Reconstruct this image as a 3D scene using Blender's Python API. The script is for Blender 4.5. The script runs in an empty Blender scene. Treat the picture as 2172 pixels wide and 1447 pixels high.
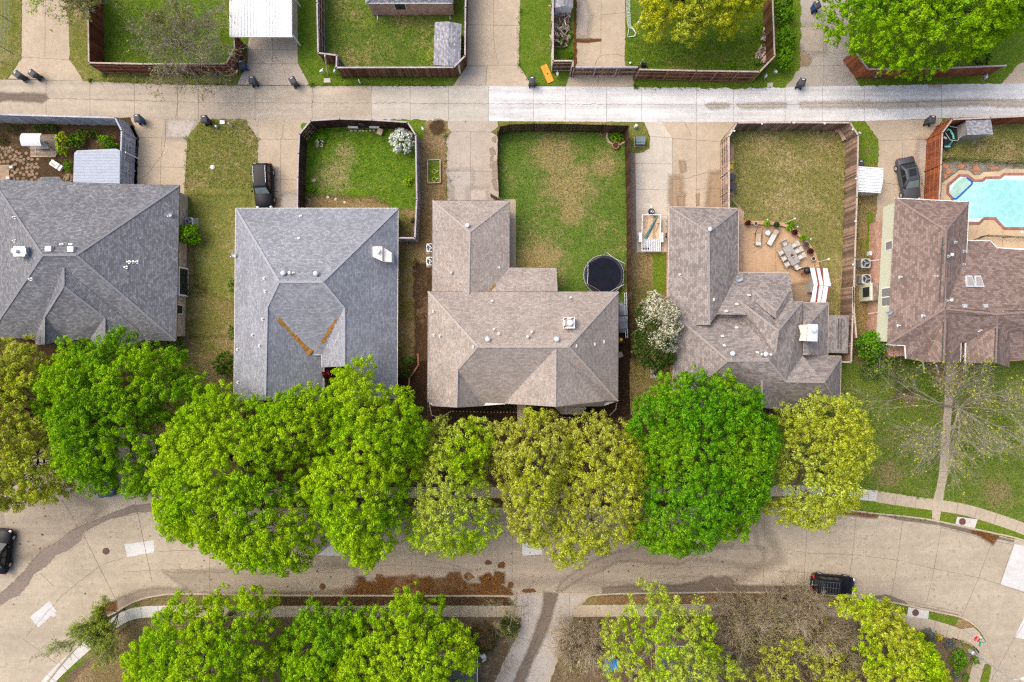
import bpy, bmesh, math, random
import numpy as np
from mathutils import Vector, Matrix
rad = math.radians
random.seed(7)
sc = bpy.context.scene
COL = sc.collection

# ---------------------------------------------------------------- camera, sky, sun, exposure
CAM_H = 64.0                      # metres above the ground, looking straight down
PX = 0.05                         # metres of ground per photograph pixel
cam = bpy.data.cameras.new('camera'); camo = bpy.data.objects.new('camera', cam); COL.objects.link(camo)
camo.location = (0, 0, CAM_H); camo.rotation_euler = (0, 0, 0)
cam.sensor_width = 36; cam.lens = 36 * CAM_H / (2172 * PX); cam.clip_end = 2000
sc.camera = camo
SUN_EL, SUN_AZ = 52, -62
w = bpy.data.worlds.new("World"); sc.world = w; w.use_nodes = True
nt = w.node_tree; sky = nt.nodes.new('ShaderNodeTexSky'); sky.sky_type = 'NISHITA'; sky.sun_disc = False
sky.sun_elevation = rad(SUN_EL); sky.sun_rotation = rad(SUN_AZ)
sky.dust_density = 6.0; sky.ozone_density = 1.0; sky.air_density = 1.0
bg = nt.nodes['Background']; nt.links.new(sky.outputs[0], bg.inputs[0]); bg.inputs[1].default_value = 0.15
sl = bpy.data.lights.new('sun', 'SUN'); so = bpy.data.objects.new('sun', sl); COL.objects.link(so)
sl.energy = 0.75; sl.angle = rad(65); sl.color = (1.0, 0.93, 0.82)
so.rotation_euler = Vector((math.cos(rad(SUN_EL)) * math.sin(rad(SUN_AZ)), math.cos(rad(SUN_EL)) * math.cos(rad(SUN_AZ)), math.sin(rad(SUN_EL)))).to_track_quat('Z', 'Y').to_euler()
so.location = (-40, 30, 60)
sc.view_settings.view_transform = 'Standard'; sc.view_settings.look = 'None'
sc.view_settings.exposure = 0.8; sc.view_settings.gamma = 1.0
sc.render.engine = 'CYCLES'
sc.cycles.use_denoising = False; sc.cycles.use_adaptive_sampling = False; sc.cycles.filter_width = 1.3
sc.cycles.max_bounces = 9; sc.cycles.transparent_max_bounces = 8; sc.cycles.diffuse_bounces = 5
sc.cycles.glossy_bounces = 2; sc.cycles.transmission_bounces = 5

# ---------------------------------------------------------------- measuring helpers
FR = dict(P=(0, 0, 1), Z1=(0, 0, 3.618), Z2=(480, 0, 3.618), Z3=(960, 0, 4.5227), Z4=(1300, 0, 4.5217), Z5=(1700, 0, 4.3856),
          Z6=(0, 370, 3.7096), A1=(470, 230, 4.3848), A2=(470, 500, 4.0196), A3=(880, 230, 4.344), A4=(880, 540, 4.02),
          A5=(1320, 230, 3.911), A6=(1320, 560, 4.022), B1=(1780, 230, 4.99), B2=(1780, 480, 4.668), B3=(1750, 740, 3.528),
          B4=(1650, 1050, 3.6456), B5=(1100, 1050, 3.62), B6=(550, 1050, 3.62), B7=(0, 1000, 3.2375), B8=(0, 680, 3.618),
          C1=(1560, 450, 7.236), C2=(1330, 420, 10.336), C3=(2020, 1320, 11.395), C4=(1980, 240, 14.467), C5=(0, 260, 10.3375),
          C6=(1160, 0, 9.05), C7=(1230, 530, 6.891), C8=(860, 850, 4.022))
def F(fr, *a):
    ox, oy, k = FR[fr]
    return [(ox + a[i] / k, oy + a[i + 1] / k) for i in range(0, len(a), 2)]
def F1(fr, u, v): return F(fr, u, v)[0]
def g(p, z=0.0):
    k = PX * (CAM_H - z) / CAM_H
    return Vector(((p[0] - 1086) * k, (723.5 - p[1]) * k, z))
def ray_plane(p, pl):            # the point of a plane (three points) seen at a pixel
    a, b, c = pl; n = (b - a).cross(c - a)
    o = Vector((0, 0, CAM_H)); d = g(p, 0) - o
    return o + d * ((a - o).dot(n) / d.dot(n))

# ---------------------------------------------------------------- object helpers
def tag(o, label=None, cat=None, group=None, kind=None):
    if label: o['label'] = label
    if cat: o['category'] = cat
    if group: o['group'] = group
    if kind: o['kind'] = kind
    return o
def root(name, loc, label, cat, group=None, rz=0.0):
    o = bpy.data.objects.new(name, None); COL.objects.link(o); o.empty_display_size = .2
    o.location = loc; o.rotation_euler = (0, 0, rz)
    return tag(o, label, cat, group)
def link(name, me, mats, parent=None):
    for m in (mats if isinstance(mats, (list, tuple)) else [mats]): me.materials.append(m)
    o = bpy.data.objects.new(name, me); COL.objects.link(o)
    if parent is not None: o.parent = parent
    return o
def kids(o): return [c for c in COL.objects if c.parent == o]
def dup(r, loc, rz, label, group=None):
    c = r.copy(); COL.objects.link(c); c.location = loc; c.rotation_euler = (0, 0, rz)
    c['label'] = label
    if group: c['group'] = group
    for ch in kids(r):
        d = ch.copy(); COL.objects.link(d); d.parent = c
        for gc in kids(ch):
            e = gc.copy(); COL.objects.link(e); e.parent = d
    return c

class MB:
    def __init__(s): s.v = []; s.f = []; s.m = []
    def add(s, vs, fs, m=0):
        o = len(s.v); s.v += [tuple(v) for v in vs]
        for f in fs: s.f.append([i + o for i in f]); s.m.append(m)
        return s
    def poly(s, pts, m=0): return s.add(pts, [list(range(len(pts)))], m)
    def box(s, c, sz, rz=0, m=0, taper=1.0, tilt=None):
        x, y, z = sz[0] / 2, sz[1] / 2, sz[2]; t = taper
        vs = [Vector(p) for p in ((-x, -y, 0), (x, -y, 0), (x, y, 0), (-x, y, 0), (-x * t, -y * t, z), (x * t, -y * t, z), (x * t, y * t, z), (-x * t, y * t, z))]
        R = Matrix.Rotation(rz, 3, 'Z')
        if tilt is not None: R = R @ tilt
        c = Vector(c)
        return s.add([R @ v + c for v in vs], [(3, 2, 1, 0), (4, 5, 6, 7), (0, 1, 5, 4), (1, 2, 6, 5), (2, 3, 7, 6), (3, 0, 4, 7)], m)
    def beam(s, p, q, w_, h, m=0):
        p = Vector(p); q = Vector(q); d = (q - p).normalized(); u = Vector((-d.y, d.x, 0))
        u = u.normalized() if u.length > 1e-5 else Vector((1, 0, 0)); n = d.cross(u); n = n if n.z > 0 or abs(d.z) > .99 else -n
        u = u * w_ / 2; n = n * h / 2
        vs = [p - u - n, p + u - n, p + u + n, p - u + n, q - u - n, q + u - n, q + u + n, q - u + n]
        return s.add(vs, [(0, 1, 2, 3), (7, 6, 5, 4), (0, 4, 5, 1), (1, 5, 6, 2), (2, 6, 7, 3), (3, 7, 4, 0)], m)
    def tube(s, pts, r, n=6, m=0, r2=None, closed=False):
        pts = [Vector(p) for p in pts]; N = len(pts); vs = []; fs = []
        for i, p in enumerate(pts):
            a = pts[(i - 1) % N] if closed else pts[max(i - 1, 0)]; b = pts[(i + 1) % N] if closed else pts[min(i + 1, N - 1)]
            d = (b - a).normalized(); u = d.cross(Vector((0, 0, 1)))
            u = u.normalized() if u.length > 1e-3 else Vector((1, 0, 0)); v = d.cross(u)
            rr = r if r2 is None else r + (r2 - r) * i / max(N - 1, 1)
            vs += [p + (u * math.cos(2 * math.pi * k / n) + v * math.sin(2 * math.pi * k / n)) * rr for k in range(n)]
        for i in range(N if closed else N - 1):
            j = (i + 1) % N
            fs += [(i * n + k, i * n + (k + 1) % n, j * n + (k + 1) % n, j * n + k) for k in range(n)]
        if not closed: fs += [tuple(range(n))[::-1], tuple(range((N - 1) * n, N * n))]
        return s.add(vs, fs, m)
    def lathe(s, c, prof, n=14, m=0, R=None):
        c = Vector(c); vs = []; fs = []
        for r, z in prof:
            for k in range(n):
                p = Vector((r * math.cos(2 * math.pi * k / n), r * math.sin(2 * math.pi * k / n), z))
                vs.append((R @ p if R else p) + c)
        for i in range(len(prof) - 1):
            fs += [(i * n + k, i * n + (k + 1) % n, (i + 1) * n + (k + 1) % n, (i + 1) * n + k) for k in range(n)]
        fs += [tuple(range(n))[::-1], tuple(range((len(prof) - 1) * n, len(prof) * n))]
        return s.add(vs, fs, m)
    def prism(s, pts, z0, z1, m=0):
        n = len(pts); A = sum(pts[i][0] * pts[(i + 1) % n][1] - pts[(i + 1) % n][0] * pts[i][1] for i in range(n))
        if A < 0: pts = pts[::-1]
        vs = [(p[0], p[1], z0) for p in pts] + [(p[0], p[1], z1) for p in pts]
        fs = [tuple(range(n))[::-1], tuple(range(n, 2 * n))] + [(i, (i + 1) % n, n + (i + 1) % n, n + i) for i in range(n)]
        return s.add(vs, fs, m)
    def ell(s, c, rx, ry, rz, n=10, m=0):
        prof = [(max(math.sin(math.pi * i / n), 1e-3), -math.cos(math.pi * i / n)) for i in range(n + 1)]
        o = len(s.v); s.lathe((0, 0, 0), prof, n + 2, m)
        for i in range(o, len(s.v)):
            v = s.v[i]; s.v[i] = (c[0] + v[0] * rx, c[1] + v[1] * ry, c[2] + v[2] * rz)
        return s
    def build(s, name, mats, parent=None, at=None, uv=False, smooth=False, bevel=0.0):
        vs = s.v
        off = Vector((0, 0, 0))
        if at == 'world' and parent is not None:
            q = parent
            while q is not None: off += q.location; q = q.parent
        me = bpy.data.meshes.new(name)
        me.from_pydata([(v[0] - off.x, v[1] - off.y, v[2] - off.z) for v in vs], [], s.f)
        me.polygons.foreach_set('material_index', s.m)
        if bevel:
            bm = bmesh.new(); bm.from_mesh(me); bmesh.ops.bevel(bm, geom=bm.edges[:], offset=bevel, segments=2, affect='EDGES', profile=.6); bm.to_mesh(me); bm.free()
        if smooth: me.polygons.foreach_set('use_smooth', [True] * len(me.polygons))
        if uv:
            lay = me.uv_layers.new(name='UVMap')
            for p in me.polygons:
                n = p.normal; h = Vector((n.x, n.y, 0))
                if h.length < .08: a, b = Vector((1, 0, 0)), Vector((0, 1, 0))
                else:
                    h.normalize(); a = Vector((-h.y, h.x, 0)); b = n.cross(a)
                for li in p.loop_indices:
                    v = Vector(s.v[me.loops[li].vertex_index]); lay.data[li].uv = (v.dot(a), v.dot(b))
        me.update()
        o = link(name, me, mats, parent)
        if at is not None and at != 'world': o.location = at
        return o

# ---------------------------------------------------------------- material helpers
class NM:
    def __init__(s, name, rough=.9, spec=.2):
        s.mat = bpy.data.materials.new(name); s.mat.use_nodes = True; s.t = s.mat.node_tree
        s.b = s.t.nodes['Principled BSDF']; s.b.inputs['Roughness'].default_value = rough
        s.b.inputs['Specular IOR Level'].default_value = spec
        s.geo = None
    def n(s, ty, **kw):
        x = s.t.nodes.new('ShaderNode' + ty)
        for k, v in kw.items(): setattr(x, k, v)
        return x
    def put(s, sock, v):
        if isinstance(v, bpy.types.NodeSocket): s.t.links.new(v, sock)
        elif isinstance(v, (tuple, list)): sock.default_value = (*v, 1.0) if len(v) == 3 and len(sock.default_value) == 4 else v
        else: sock.default_value = v
    def pos(s):
        if s.geo is None: s.geo = s.n('NewGeometry')
        return s.geo.outputs['Position']
    def island(s):
        s.pos(); return s.geo.outputs['Random Per Island']
    def noise(s, scale, det=4, rough=.6, vec=None, dist=0):
        x = s.n('TexNoise'); s.put(x.inputs['Vector'], vec if vec is not None else s.pos())
        x.inputs['Scale'].default_value = scale; x.inputs['Detail'].default_value = det; x.inputs['Roughness'].default_value = rough
        x.inputs['Distortion'].default_value = dist
        return x.outputs[0]
    def rmp(s, v, a, b, lo=0.0, hi=1.0):
        x = s.n('MapRange'); x.interpolation_type = 'SMOOTHSTEP'
        s.put(x.inputs[0], v); x.inputs[1].default_value = a; x.inputs[2].default_value = b; x.inputs[3].default_value = lo; x.inputs[4].default_value = hi
        return x.outputs[0]
    def math(s, op, a, b=0.0):
        x = s.n('Math', operation=op); s.put(x.inputs[0], a); s.put(x.inputs[1], b); return x.outputs[0]
    def mix(s, f, a, b, mode='MIX'):
        x = s.n('Mix', data_type='RGBA', blend_type=mode); s.put(x.inputs[0], f); s.put(x.inputs[6], a); s.put(x.inputs[7], b)
        return x.outputs[2]
    def mul(s, c, f):                       # colour times scalar
        x = s.n('VectorMath', operation='SCALE'); s.put(x.inputs[0], c); s.put(x.inputs[3], f); return x.outputs[0]
    def mapv(s, scale, rot=(0, 0, 0), vec=None):
        x = s.n('Mapping'); s.put(x.inputs[0], vec if vec is not None else s.pos()); x.inputs[3].default_value = scale; x.inputs[2].default_value = rot
        return x.outputs[0]
    def bump(s, h, st=.5, d=.05):
        x = s.n('Bump'); s.put(x.inputs['Height'], h); x.inputs['Strength'].default_value = st; x.inputs['Distance'].default_value = d
        s.t.links.new(x.outputs[0], s.b.inputs['Normal'])
    def col(s, c): s.put(s.b.inputs['Base Color'], c); return s.mat
    def hsl(s, c, amount, scale=1.0):       # light large-scale variation of a colour
        return s.mul(c, s.rmp(s.noise(scale, 5), .3, .7, 1 - amount, 1 + amount))

def plain(name, c, rough=.6, spec=.3, var=.12, scale=3.0, metal=0.0, bump=0.0):
    m = NM(name, rough, spec); m.b.inputs['Metallic'].default_value = metal
    f = m.rmp(m.noise(scale, 6), .25, .75, 1 - var, 1 + var)
    if bump: m.bump(m.noise(scale * 6, 4), bump, .02)
    x = m.n('RGB'); x.outputs[0].default_value = (*c, 1)
    return m.col(m.mul(x.outputs[0], f))

def grass(name, g1, g2, dry, amt=.5, seed=0.0, patches=(), sc_=.22, mow=None):
    m = NM(name, 1.0, .05)
    v = m.n('VectorMath', operation='ADD'); m.put(v.inputs[0], m.pos()); v.inputs[1].default_value = (seed * 17.3, seed * 9.1, 0); vec = v.outputs[0]
    big = m.noise(sc_, 6, .65, vec); mid = m.noise(1.1, 6, .7, vec); fine = m.noise(7.0, 5, .75, vec); vf = m.noise(22.0, 3, .7, vec)
    c = m.mix(m.rmp(mid, .3, .7), g1, g2)
    d = m.math('ADD', m.math('MULTIPLY', big, .55), m.math('MULTIPLY', m.noise(2.3, 6, .75, vec), .45))
    f = m.rmp(d, .62 - .24 * amt, .76 - .26 * amt)
    for (px, py, r) in patches:
        x = m.n('VectorMath', operation='DISTANCE'); m.put(x.inputs[0], m.pos()); q = g((px, py)); x.inputs[1].default_value = (q.x, q.y, .03)
        e = m.math('ADD', m.math('DIVIDE', x.outputs['Value'], r), m.math('MULTIPLY', m.math('SUBTRACT', m.noise(.9, 6, .75, vec), .5), 2.2))
        f = m.math('MAXIMUM', f, m.rmp(e, .25, 1.0, .9, 0.0))
    f = m.math('MULTIPLY', f, m.rmp(fine, .25, .6, .35, 1.0))
    c = m.mix(f, c, dry)
    c = m.mul(c, m.rmp(fine, .25, .75, .55, 1.4))
    c = m.mul(c, m.rmp(vf, .25, .75, .6, 1.4))
    if mow:
        q = g(mow); v2 = m.n('VectorMath', operation='SUBTRACT'); m.put(v2.inputs[0], m.pos()); v2.inputs[1].default_value = (q.x, q.y, 0)
        wv = m.n('TexWave', wave_type='RINGS', rings_direction='SPHERICAL'); m.put(wv.inputs['Vector'], v2.outputs[0]); wv.inputs['Scale'].default_value = .33; wv.inputs['Distortion'].default_value = 2.5; wv.inputs['Detail'].default_value = 3
        c = m.mul(c, m.rmp(wv.outputs['Fac'], 0, 1, .95, 1.05))
    m.bump(m.math('ADD', fine, m.math('MULTIPLY', vf, .6)), .8, .08)
    return m.col(c)

def concrete(name, c, dark=.75, warm=(1, 1, 1), streak=0.0, seed=0.0, stain=.5):
    m = NM(name, .9, .15)
    v = m.n('VectorMath', operation='ADD'); m.put(v.inputs[0], m.pos()); v.inputs[1].default_value = (seed * 13.7, seed * 5.9, 0); vec = v.outputs[0]
    x = m.mul((*c,), m.rmp(m.noise(.25, 6, .65, vec), .3, .7, .88, 1.1))
    x = m.mul(x, m.rmp(m.noise(1.6, 6, .7, vec), .25, .75, .9, 1.08))
    x = m.mul(x, m.rmp(m.noise(16, 4, .8, vec), .2, .8, .86, 1.13))
    st = m.rmp(m.math('MULTIPLY', m.noise(.5, 7, .7, vec), m.noise(2.5, 5, .7, vec)), .27, .44, 0.0, stain)
    x = m.mix(st, x, (c[0] * dark * .62, c[1] * dark * .56, c[2] * dark * .5))
    sp = m.rmp(m.noise(5.5, 3, .55, vec), .68, .75, 0.0, .5)
    x = m.mix(sp, x, (c[0] * .32, c[1] * .27, c[2] * .22))
    if streak:
        x = m.mul(x, m.rmp(m.noise(1.0, 5, .6, m.mapv((.06, 1.3, 1), vec=vec)), .3, .7, 1 - streak, 1 + streak * .6))
    m.bump(m.noise(30, 3, .7, vec), .25, .01)
    return m.col(x)

def shingle(name, c1, c2, c3, bw=.32, rh=.15, contrast=.5, stag=.5):
    m = NM(name, .95, .12)
    uv = m.n('UVMap').outputs[0]
    b = m.n('TexBrick'); m.put(b.inputs['Vector'], uv); b.offset = stag
    m.put(b.inputs['Color1'], (0, 0, 0)); m.put(b.inputs['Color2'], (1, 1, 1)); m.put(b.inputs['Mortar'], (.2, .2, .2))
    b.inputs['Scale'].default_value = 1; b.inputs['Brick Width'].default_value = bw; b.inputs['Row Height'].default_value = rh; b.inputs['Mortar Size'].default_value = .012
    b.inputs['Mortar Smooth'].default_value = .6; b.inputs['Bias'].default_value = 0
    f = b.outputs['Color']
    y = m.n('SeparateXYZ'); m.put(y.inputs[0], f)
    t = m.rmp(y.outputs[0], .0, 1.0)
    x = m.mix(t, c1, c2)
    pick = m.rmp(m.noise(3.1, 3, .8), .5, .68)
    x = m.mix(m.math('MULTIPLY', pick, m.rmp(y.outputs[0], .5, .8)), x, c3)
    x = m.mul(x, m.rmp(b.outputs['Fac'], 0, 1, 1.0, 1 - contrast))
    x = m.mul(x, m.rmp(m.noise(.35, 6, .65), .3, .7, .9, 1.1))
    x = m.mul(x, m.rmp(m.noise(11, 4, .75), .25, .75, .84, 1.16))
    m.bump(m.math('ADD', m.math('MULTIPLY', b.outputs['Fac'], -.7), m.noise(25, 3)), .35, .02)
    return m.col(x)

def brick(name, c1, c2, mort):
    m = NM(name, .95, .1)
    uv = m.n('UVMap').outputs[0]
    b = m.n('TexBrick'); m.put(b.inputs['Vector'], uv); m.put(b.inputs['Color1'], c1); m.put(b.inputs['Color2'], c2); m.put(b.inputs['Mortar'], mort)
    b.inputs['Scale'].default_value = 1; b.inputs['Brick Width'].default_value = .24; b.inputs['Row Height'].default_value = .09; b.inputs['Mortar Size'].default_value = .01
    x = m.mul(b.outputs['Color'], m.rmp(m.noise(2.2, 6, .7), .3, .7, .75, 1.25))
    return m.col(x)

def wood(name, c, var=.35, rough=.9):
    m = NM(name, rough, .1)
    x = m.mul((*c,), m.rmp(m.island(), 0, 1, 1 - var, 1 + var))
    x = m.mul(x, m.rmp(m.noise(1.2, 6, .7), .3, .7, .8, 1.2))
    x = m.mul(x, m.rmp(m.noise(9, 4, .7, m.mapv((1, 1, .15))), .25, .75, .8, 1.2))
    return m.col(x)

def leafmat(name, c1, c2, c3, tr=.38):
    m = NM(name); nt = m.t
    x = m.mix(m.rmp(m.noise(.75, 4, .6), .35, .65), c1, c2)
    x = m.mix(m.math('MULTIPLY', m.rmp(m.island(), .45, 1.0), .7), x, c3)
    x = m.mul(x, m.rmp(m.island(), 0, 1, .75, 1.3))
    d = m.n('BsdfDiffuse'); t = m.n('BsdfTranslucent'); mx = m.n('MixShader'); mx.inputs[0].default_value = tr
    m.put(d.inputs[0], x); m.put(t.inputs[0], x)
    nt.links.new(d.outputs[0], mx.inputs[1]); nt.links.new(t.outputs[0], mx.inputs[2])
    out = [n for n in nt.nodes if n.type == 'OUTPUT_MATERIAL'][0]; nt.links.new(mx.outputs[0], out.inputs[0])
    nt.nodes.remove(m.b)
    return m.mat
# ---------------------------------------------------------------- materials
M = {}
M['alley_tan'] = concrete('alley_tan', (.395, .34, .268), streak=.13, seed=1, stain=.55)
M['alley_mid'] = concrete('alley_mid', (.43, .40, .345), streak=.08, seed=2, stain=.3)
M['alley_white'] = concrete('alley_white', (.56, .56, .555), streak=.2, seed=3, stain=.45)
M['drive_warm'] = concrete('drive_warm', (.42, .345, .255), seed=4, stain=.4)
M['drive_grey'] = concrete('drive_grey', (.39, .335, .275), seed=5, stain=.7)
M['drive_pale'] = concrete('drive_pale', (.50, .45, .375), seed=6, stain=.2)
M['drive_dark'] = concrete('drive_dark', (.38, .34, .295), seed=8, stain=.9)
M['street'] = concrete('street', (.385, .328, .248), seed=7, stain=.7, streak=.06)
M['street_new'] = concrete('street_new', (.52, .515, .5), seed=9, stain=.1)
M['walk'] = concrete('walk', (.41, .345, .255), seed=10, stain=.6)
M['walk_white'] = concrete('walk_white', (.52, .5, .46), seed=10, stain=.2)
M['patio'] = concrete('patio', (.46, .315, .19), seed=11, stain=.5)
M['pooldeck'] = concrete('pooldeck', (.52, .40, .26), seed=12, stain=.15)
M['wet'] = concrete('wet', (.165, .13, .1), seed=13, stain=.3)
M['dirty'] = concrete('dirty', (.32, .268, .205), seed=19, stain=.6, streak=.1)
M['damp'] = concrete('damp', (.27, .215, .165), seed=14, stain=.6)
M['rust_damp'] = concrete('rust_damp', (.31, .225, .145), seed=15, stain=.5)
M['joint'] = plain('joint', (.19, .155, .125), .95, .1, .4)
M['crack'] = plain('crack', (.17, .13, .1), .95, .1, .4, 6)
M['asphalt_old'] = concrete('asphalt_old', (.21, .17, .14), seed=16, stain=.3)

G = {}
G['base'] = grass('grass_base', (.1, .13, .02), (.14, .14, .03), (.24, .18, .08), .7, 1)
G['green'] = grass('grass_green', (.075, .14, .012), (.12, .18, .018), (.25, .19, .08), .42, 2)
G['topyard'] = grass('grass_topyard', (.07, .13, .02), (.12, .17, .02), (.28, .22, .09), .55, 3)
G['lime'] = grass('grass_lime', (.07, .15, .012), (.14, .21, .018), (.3, .25, .11), .36, 4, [F1('A1', 1050, 620) + (2.6,), F1('A1', 1150, 420) + (1.6,)])
G['tanyard'] = grass('grass_tanyard', (.175, .175, .05), (.22, .195, .065), (.33, .255, .12), .62, 5, mow=(1560, 640))
G['trampyard'] = grass('grass_trampyard', (.08, .145, .02), (.12, .175, .03), (.30, .215, .10), .42, 6,
                       [F1('A3', 1430, 700) + (4.2,), F1('A3', 1280, 430) + (3.6,), F1('A3', 1150, 1390) + (4.0,), F1('A3', 1750, 520) + (2.2,), F1('A3', 1450, 930) + (2.4,)])
G['olive'] = grass('grass_olive', (.125, .15, .03), (.19, .18, .045), (.30, .23, .11), .6, 7)
G['sidedirt'] = grass('grass_sidedirt', (.12, .13, .025), (.17, .145, .045), (.27, .195, .095), .8, 8)
G['leafy'] = grass('leafy_dirt', (.19, .15, .06), (.25, .17, .08), (.32, .22, .12), .6, 9)
G['front'] = grass('grass_front', (.095, .155, .02), (.145, .185, .03), (.24, .18, .09), .48, 10, [F1('B3', 480, 930) + (2.2,), F1('B3', 1300, 1080) + (2.4,), F1('B3', 640, 370) + (1.5,)])
G['verge'] = grass('grass_verge', (.1, .17, .015), (.14, .19, .02), (.22, .18, .07), .25, 11)
G['pooly'] = grass('grass_pooly', (.13, .15, .03), (.19, .18, .06), (.32, .25, .12), .65, 12)
G['mulch'] = grass('mulch', (.06, .038, .02), (.085, .055, .03), (.19, .13, .075), .35, 13)
G['dark_mulch'] = grass('dark_mulch', (.03, .018, .012), (.04, .024, .014), (.085, .05, .03), .3, 14)
G['litter'] = grass('litter_bed', (.15, .065, .018), (.11, .05, .02), (.23, .14, .08), .45, 15)
G['litter_dry'] = grass('litter_dry', (.21, .125, .06), (.24, .15, .075), (.3, .2, .12), .6, 16)
G['woods'] = grass('woodland_floor', (.12, .09, .05), (.17, .125, .075), (.28, .21, .14), .5, 17)
G['plot'] = grass('grass_plot', (.15, .12, .05), (.18, .14, .06), (.24, .175, .095), .7, 18)

M['roof_grey'] = shingle('roof_grey', (.13, .133, .147), (.2, .204, .222), (.29, .295, .315), .3, .16, .4)
M['roof_slate'] = shingle('roof_slate', (.2, .21, .238), (.275, .286, .32), (.36, .37, .4), .3, .16, .34)
M['roof_taupe'] = shingle('roof_taupe', (.27, .228, .2), (.365, .325, .295), (.215, .14, .112), .3, .16, .28)
M['roof_brown'] = shingle('roof_brown', (.185, .16, .15), (.295, .265, .25), (.25, .22, .205), .34, .2, .36)
M['roof_umber'] = shingle('roof_umber', (.155, .112, .097), (.255, .19, .166), (.215, .158, .14), .34, .2, .34)
M['roof_shed'] = shingle('roof_shed', (.2, .2, .22), (.34, .34, .365), (.5, .5, .52), .3, .16, .3)
M['cap_grey'] = plain('cap_grey', (.2, .204, .222), .95, .1, .2, 8)
M['cap_slate'] = plain('cap_slate', (.295, .305, .335), .95, .1, .2, 8)
M['cap_taupe'] = plain('cap_taupe', (.335, .297, .27), .95, .1, .2, 8)
M['cap_brown'] = plain('cap_brown', (.265, .236, .222), .95, .1, .25, 8)
M['cap_umber'] = plain('cap_umber', (.225, .168, .147), .95, .1, .25, 8)
M['brick_red'] = brick('brick_red', (.44, .19, .12), (.55, .3, .22), (.55, .46, .4))
M['brick_tan'] = brick('brick_tan', (.42, .31, .24), (.52, .42, .34), (.5, .44, .38))
M['brick_pink'] = brick('brick_pink', (.40, .2, .13), (.5, .28, .2), (.5, .4, .34))
M['siding_sage'] = plain('siding_sage', (.52, .54, .42), .8, .2, .06)
M['white'] = plain('white_paint', (.78, .78, .77), .5, .3, .05)
M['offwhite'] = plain('offwhite_paint', (.68, .65, .6), .6, .3, .08)
M['gutter_dark'] = plain('gutter_dark', (.09, .08, .075), .6, .3)
M['gutter_tan'] = plain('gutter_tan', (.5, .42, .35), .6, .3)
M['galv'] = plain('galvanised', (.5, .53, .55), .4, .5, .15, 5, .4)
M['pale_metal'] = plain('pale_metal', (.6, .64, .66), .45, .4, .12, 4, .2)
M['glass_dark'] = plain('glass_dark', (.02, .025, .03), .08, .5, .1)
M['glass_car'] = plain('car_glass', (.015, .018, .02), .06, .6, .1)
M['glass_sky_tint'] = plain('windscreen', (.16, .22, .22), .1, .5, .2, 2)  # sky reflection on the windscreens put into the colour as pale teal
M['black'] = plain('black_plastic', (.016, .017, .02), .5, .4, .2)
M['rubber'] = plain('rubber', (.014, .014, .015), .9, .2)
M['steel'] = plain('steel', (.45, .46, .48), .35, .5, .1, 5, .6)
M['rim'] = plain('wheel_rim', (.48, .49, .51), .35, .5, .1, 5, .5)
M['paint_black'] = plain('car_paint_black', (.008, .009, .013), .38, .18, .05)
M['paint_grey'] = plain('car_paint_grey', (.06, .063, .076), .36, .3, .05)
M['paint_navy'] = plain('car_paint_navy', (.05, .07, .1), .34, .3, .05)
M['red_lamp'] = plain('red_lamp', (.45, .02, .015), .2, .5, .1)
M['clear_lamp'] = plain('clear_lamp', (.6, .62, .62), .15, .5, .1)
M['bin_grey'] = plain('bin_grey', (.055, .058, .068), .65, .3, .2, 4)
M['bin_blue'] = plain('bin_blue', (.012, .06, .2), .6, .3, .15, 4)
M['fence_red'] = wood('fence_red', (.15, .05, .026), .3)
M['fence_brown'] = wood('fence_brown', (.13, .065, .034), .4)
M['fence_dark'] = wood('fence_dark', (.065, .036, .024), .35)
M['fence_weather'] = wood('fence_weather', (.22, .15, .11), .45)
M['fence_grey'] = wood('fence_grey', (.38, .38, .42), .2)
M['fence_brick'] = wood('fence_brick', (.24, .08, .04), .25)
M['fence_cap'] = wood('fence_cap', (.40, .33, .29), .15)
M['fence_lilac'] = wood('fence_lilac', (.36, .32, .33), .15)
M['rail_red'] = wood('rail_red', (.27, .14, .10), .15)
M['timber'] = wood('timber', (.42, .32, .22), .25)
M['log'] = wood('log', (.25, .17, .12), .5)
M['bark'] = plain('bark', (.14, .105, .08), .95, .1, .3, 4, 0, .4)
M['bark_pale'] = plain('bark_pale', (.30, .255, .21), .95, .1, .25, 4, 0, .3)
M['twig_brown'] = plain('twig_brown', (.35, .285, .205), .95, .1, .3, 2)
M['twig_grey'] = plain('twig_grey', (.26, .23, .195), .95, .1, .3, 2)
M['canvas'] = plain('canvas', (.62, .62, .66), .85, .2, .05, 8)
M['tarp'] = plain('tarp', (.2, .22, .25), .7, .3, .2, 4)
M['cushion'] = plain('cushion', (.55, .52, .47), .9, .1, .08)
M['seat_sling'] = plain('seat_sling', (.45, .34, .25), .9, .1, .1)
M['wicker'] = plain('wicker', (.23, .21, .2), .9, .15, .2, 12)
M['table_grey'] = plain('table_grey', (.3, .285, .27), .8, .2, .25, 7)
M['bronze'] = plain('bronze', (.05, .04, .035), .5, .4)
M['terracotta'] = plain('terracotta', (.42, .2, .11), .85, .2, .2)
M['maroon'] = plain('maroon_pot', (.06, .022, .018), .6, .3)
M['stone'] = plain('stone', (.42, .33, .23), .9, .15, .3, 2)
M['flag'] = plain('flagstone', (.22, .155, .1), .9, .15, .35, 1.2)
M['flag_red'] = plain('flagstone_red', (.44, .18, .1), .9, .15, .25, 1.2)
M['teal'] = plain('teal_paint', (.05, .15, .15), .5, .4, .15)
M['green_box'] = plain('green_box', (.14, .2, .2), .5, .35, .1)
M['orange'] = plain('orange_board', (.75, .27, .03), .7, .3, .12, 2)
M['yellow'] = plain('yellow_plastic', (.75, .5, .02), .5, .4, .1)
M['blue'] = plain('blue_plastic', (.02, .22, .6), .5, .4, .1)
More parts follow.
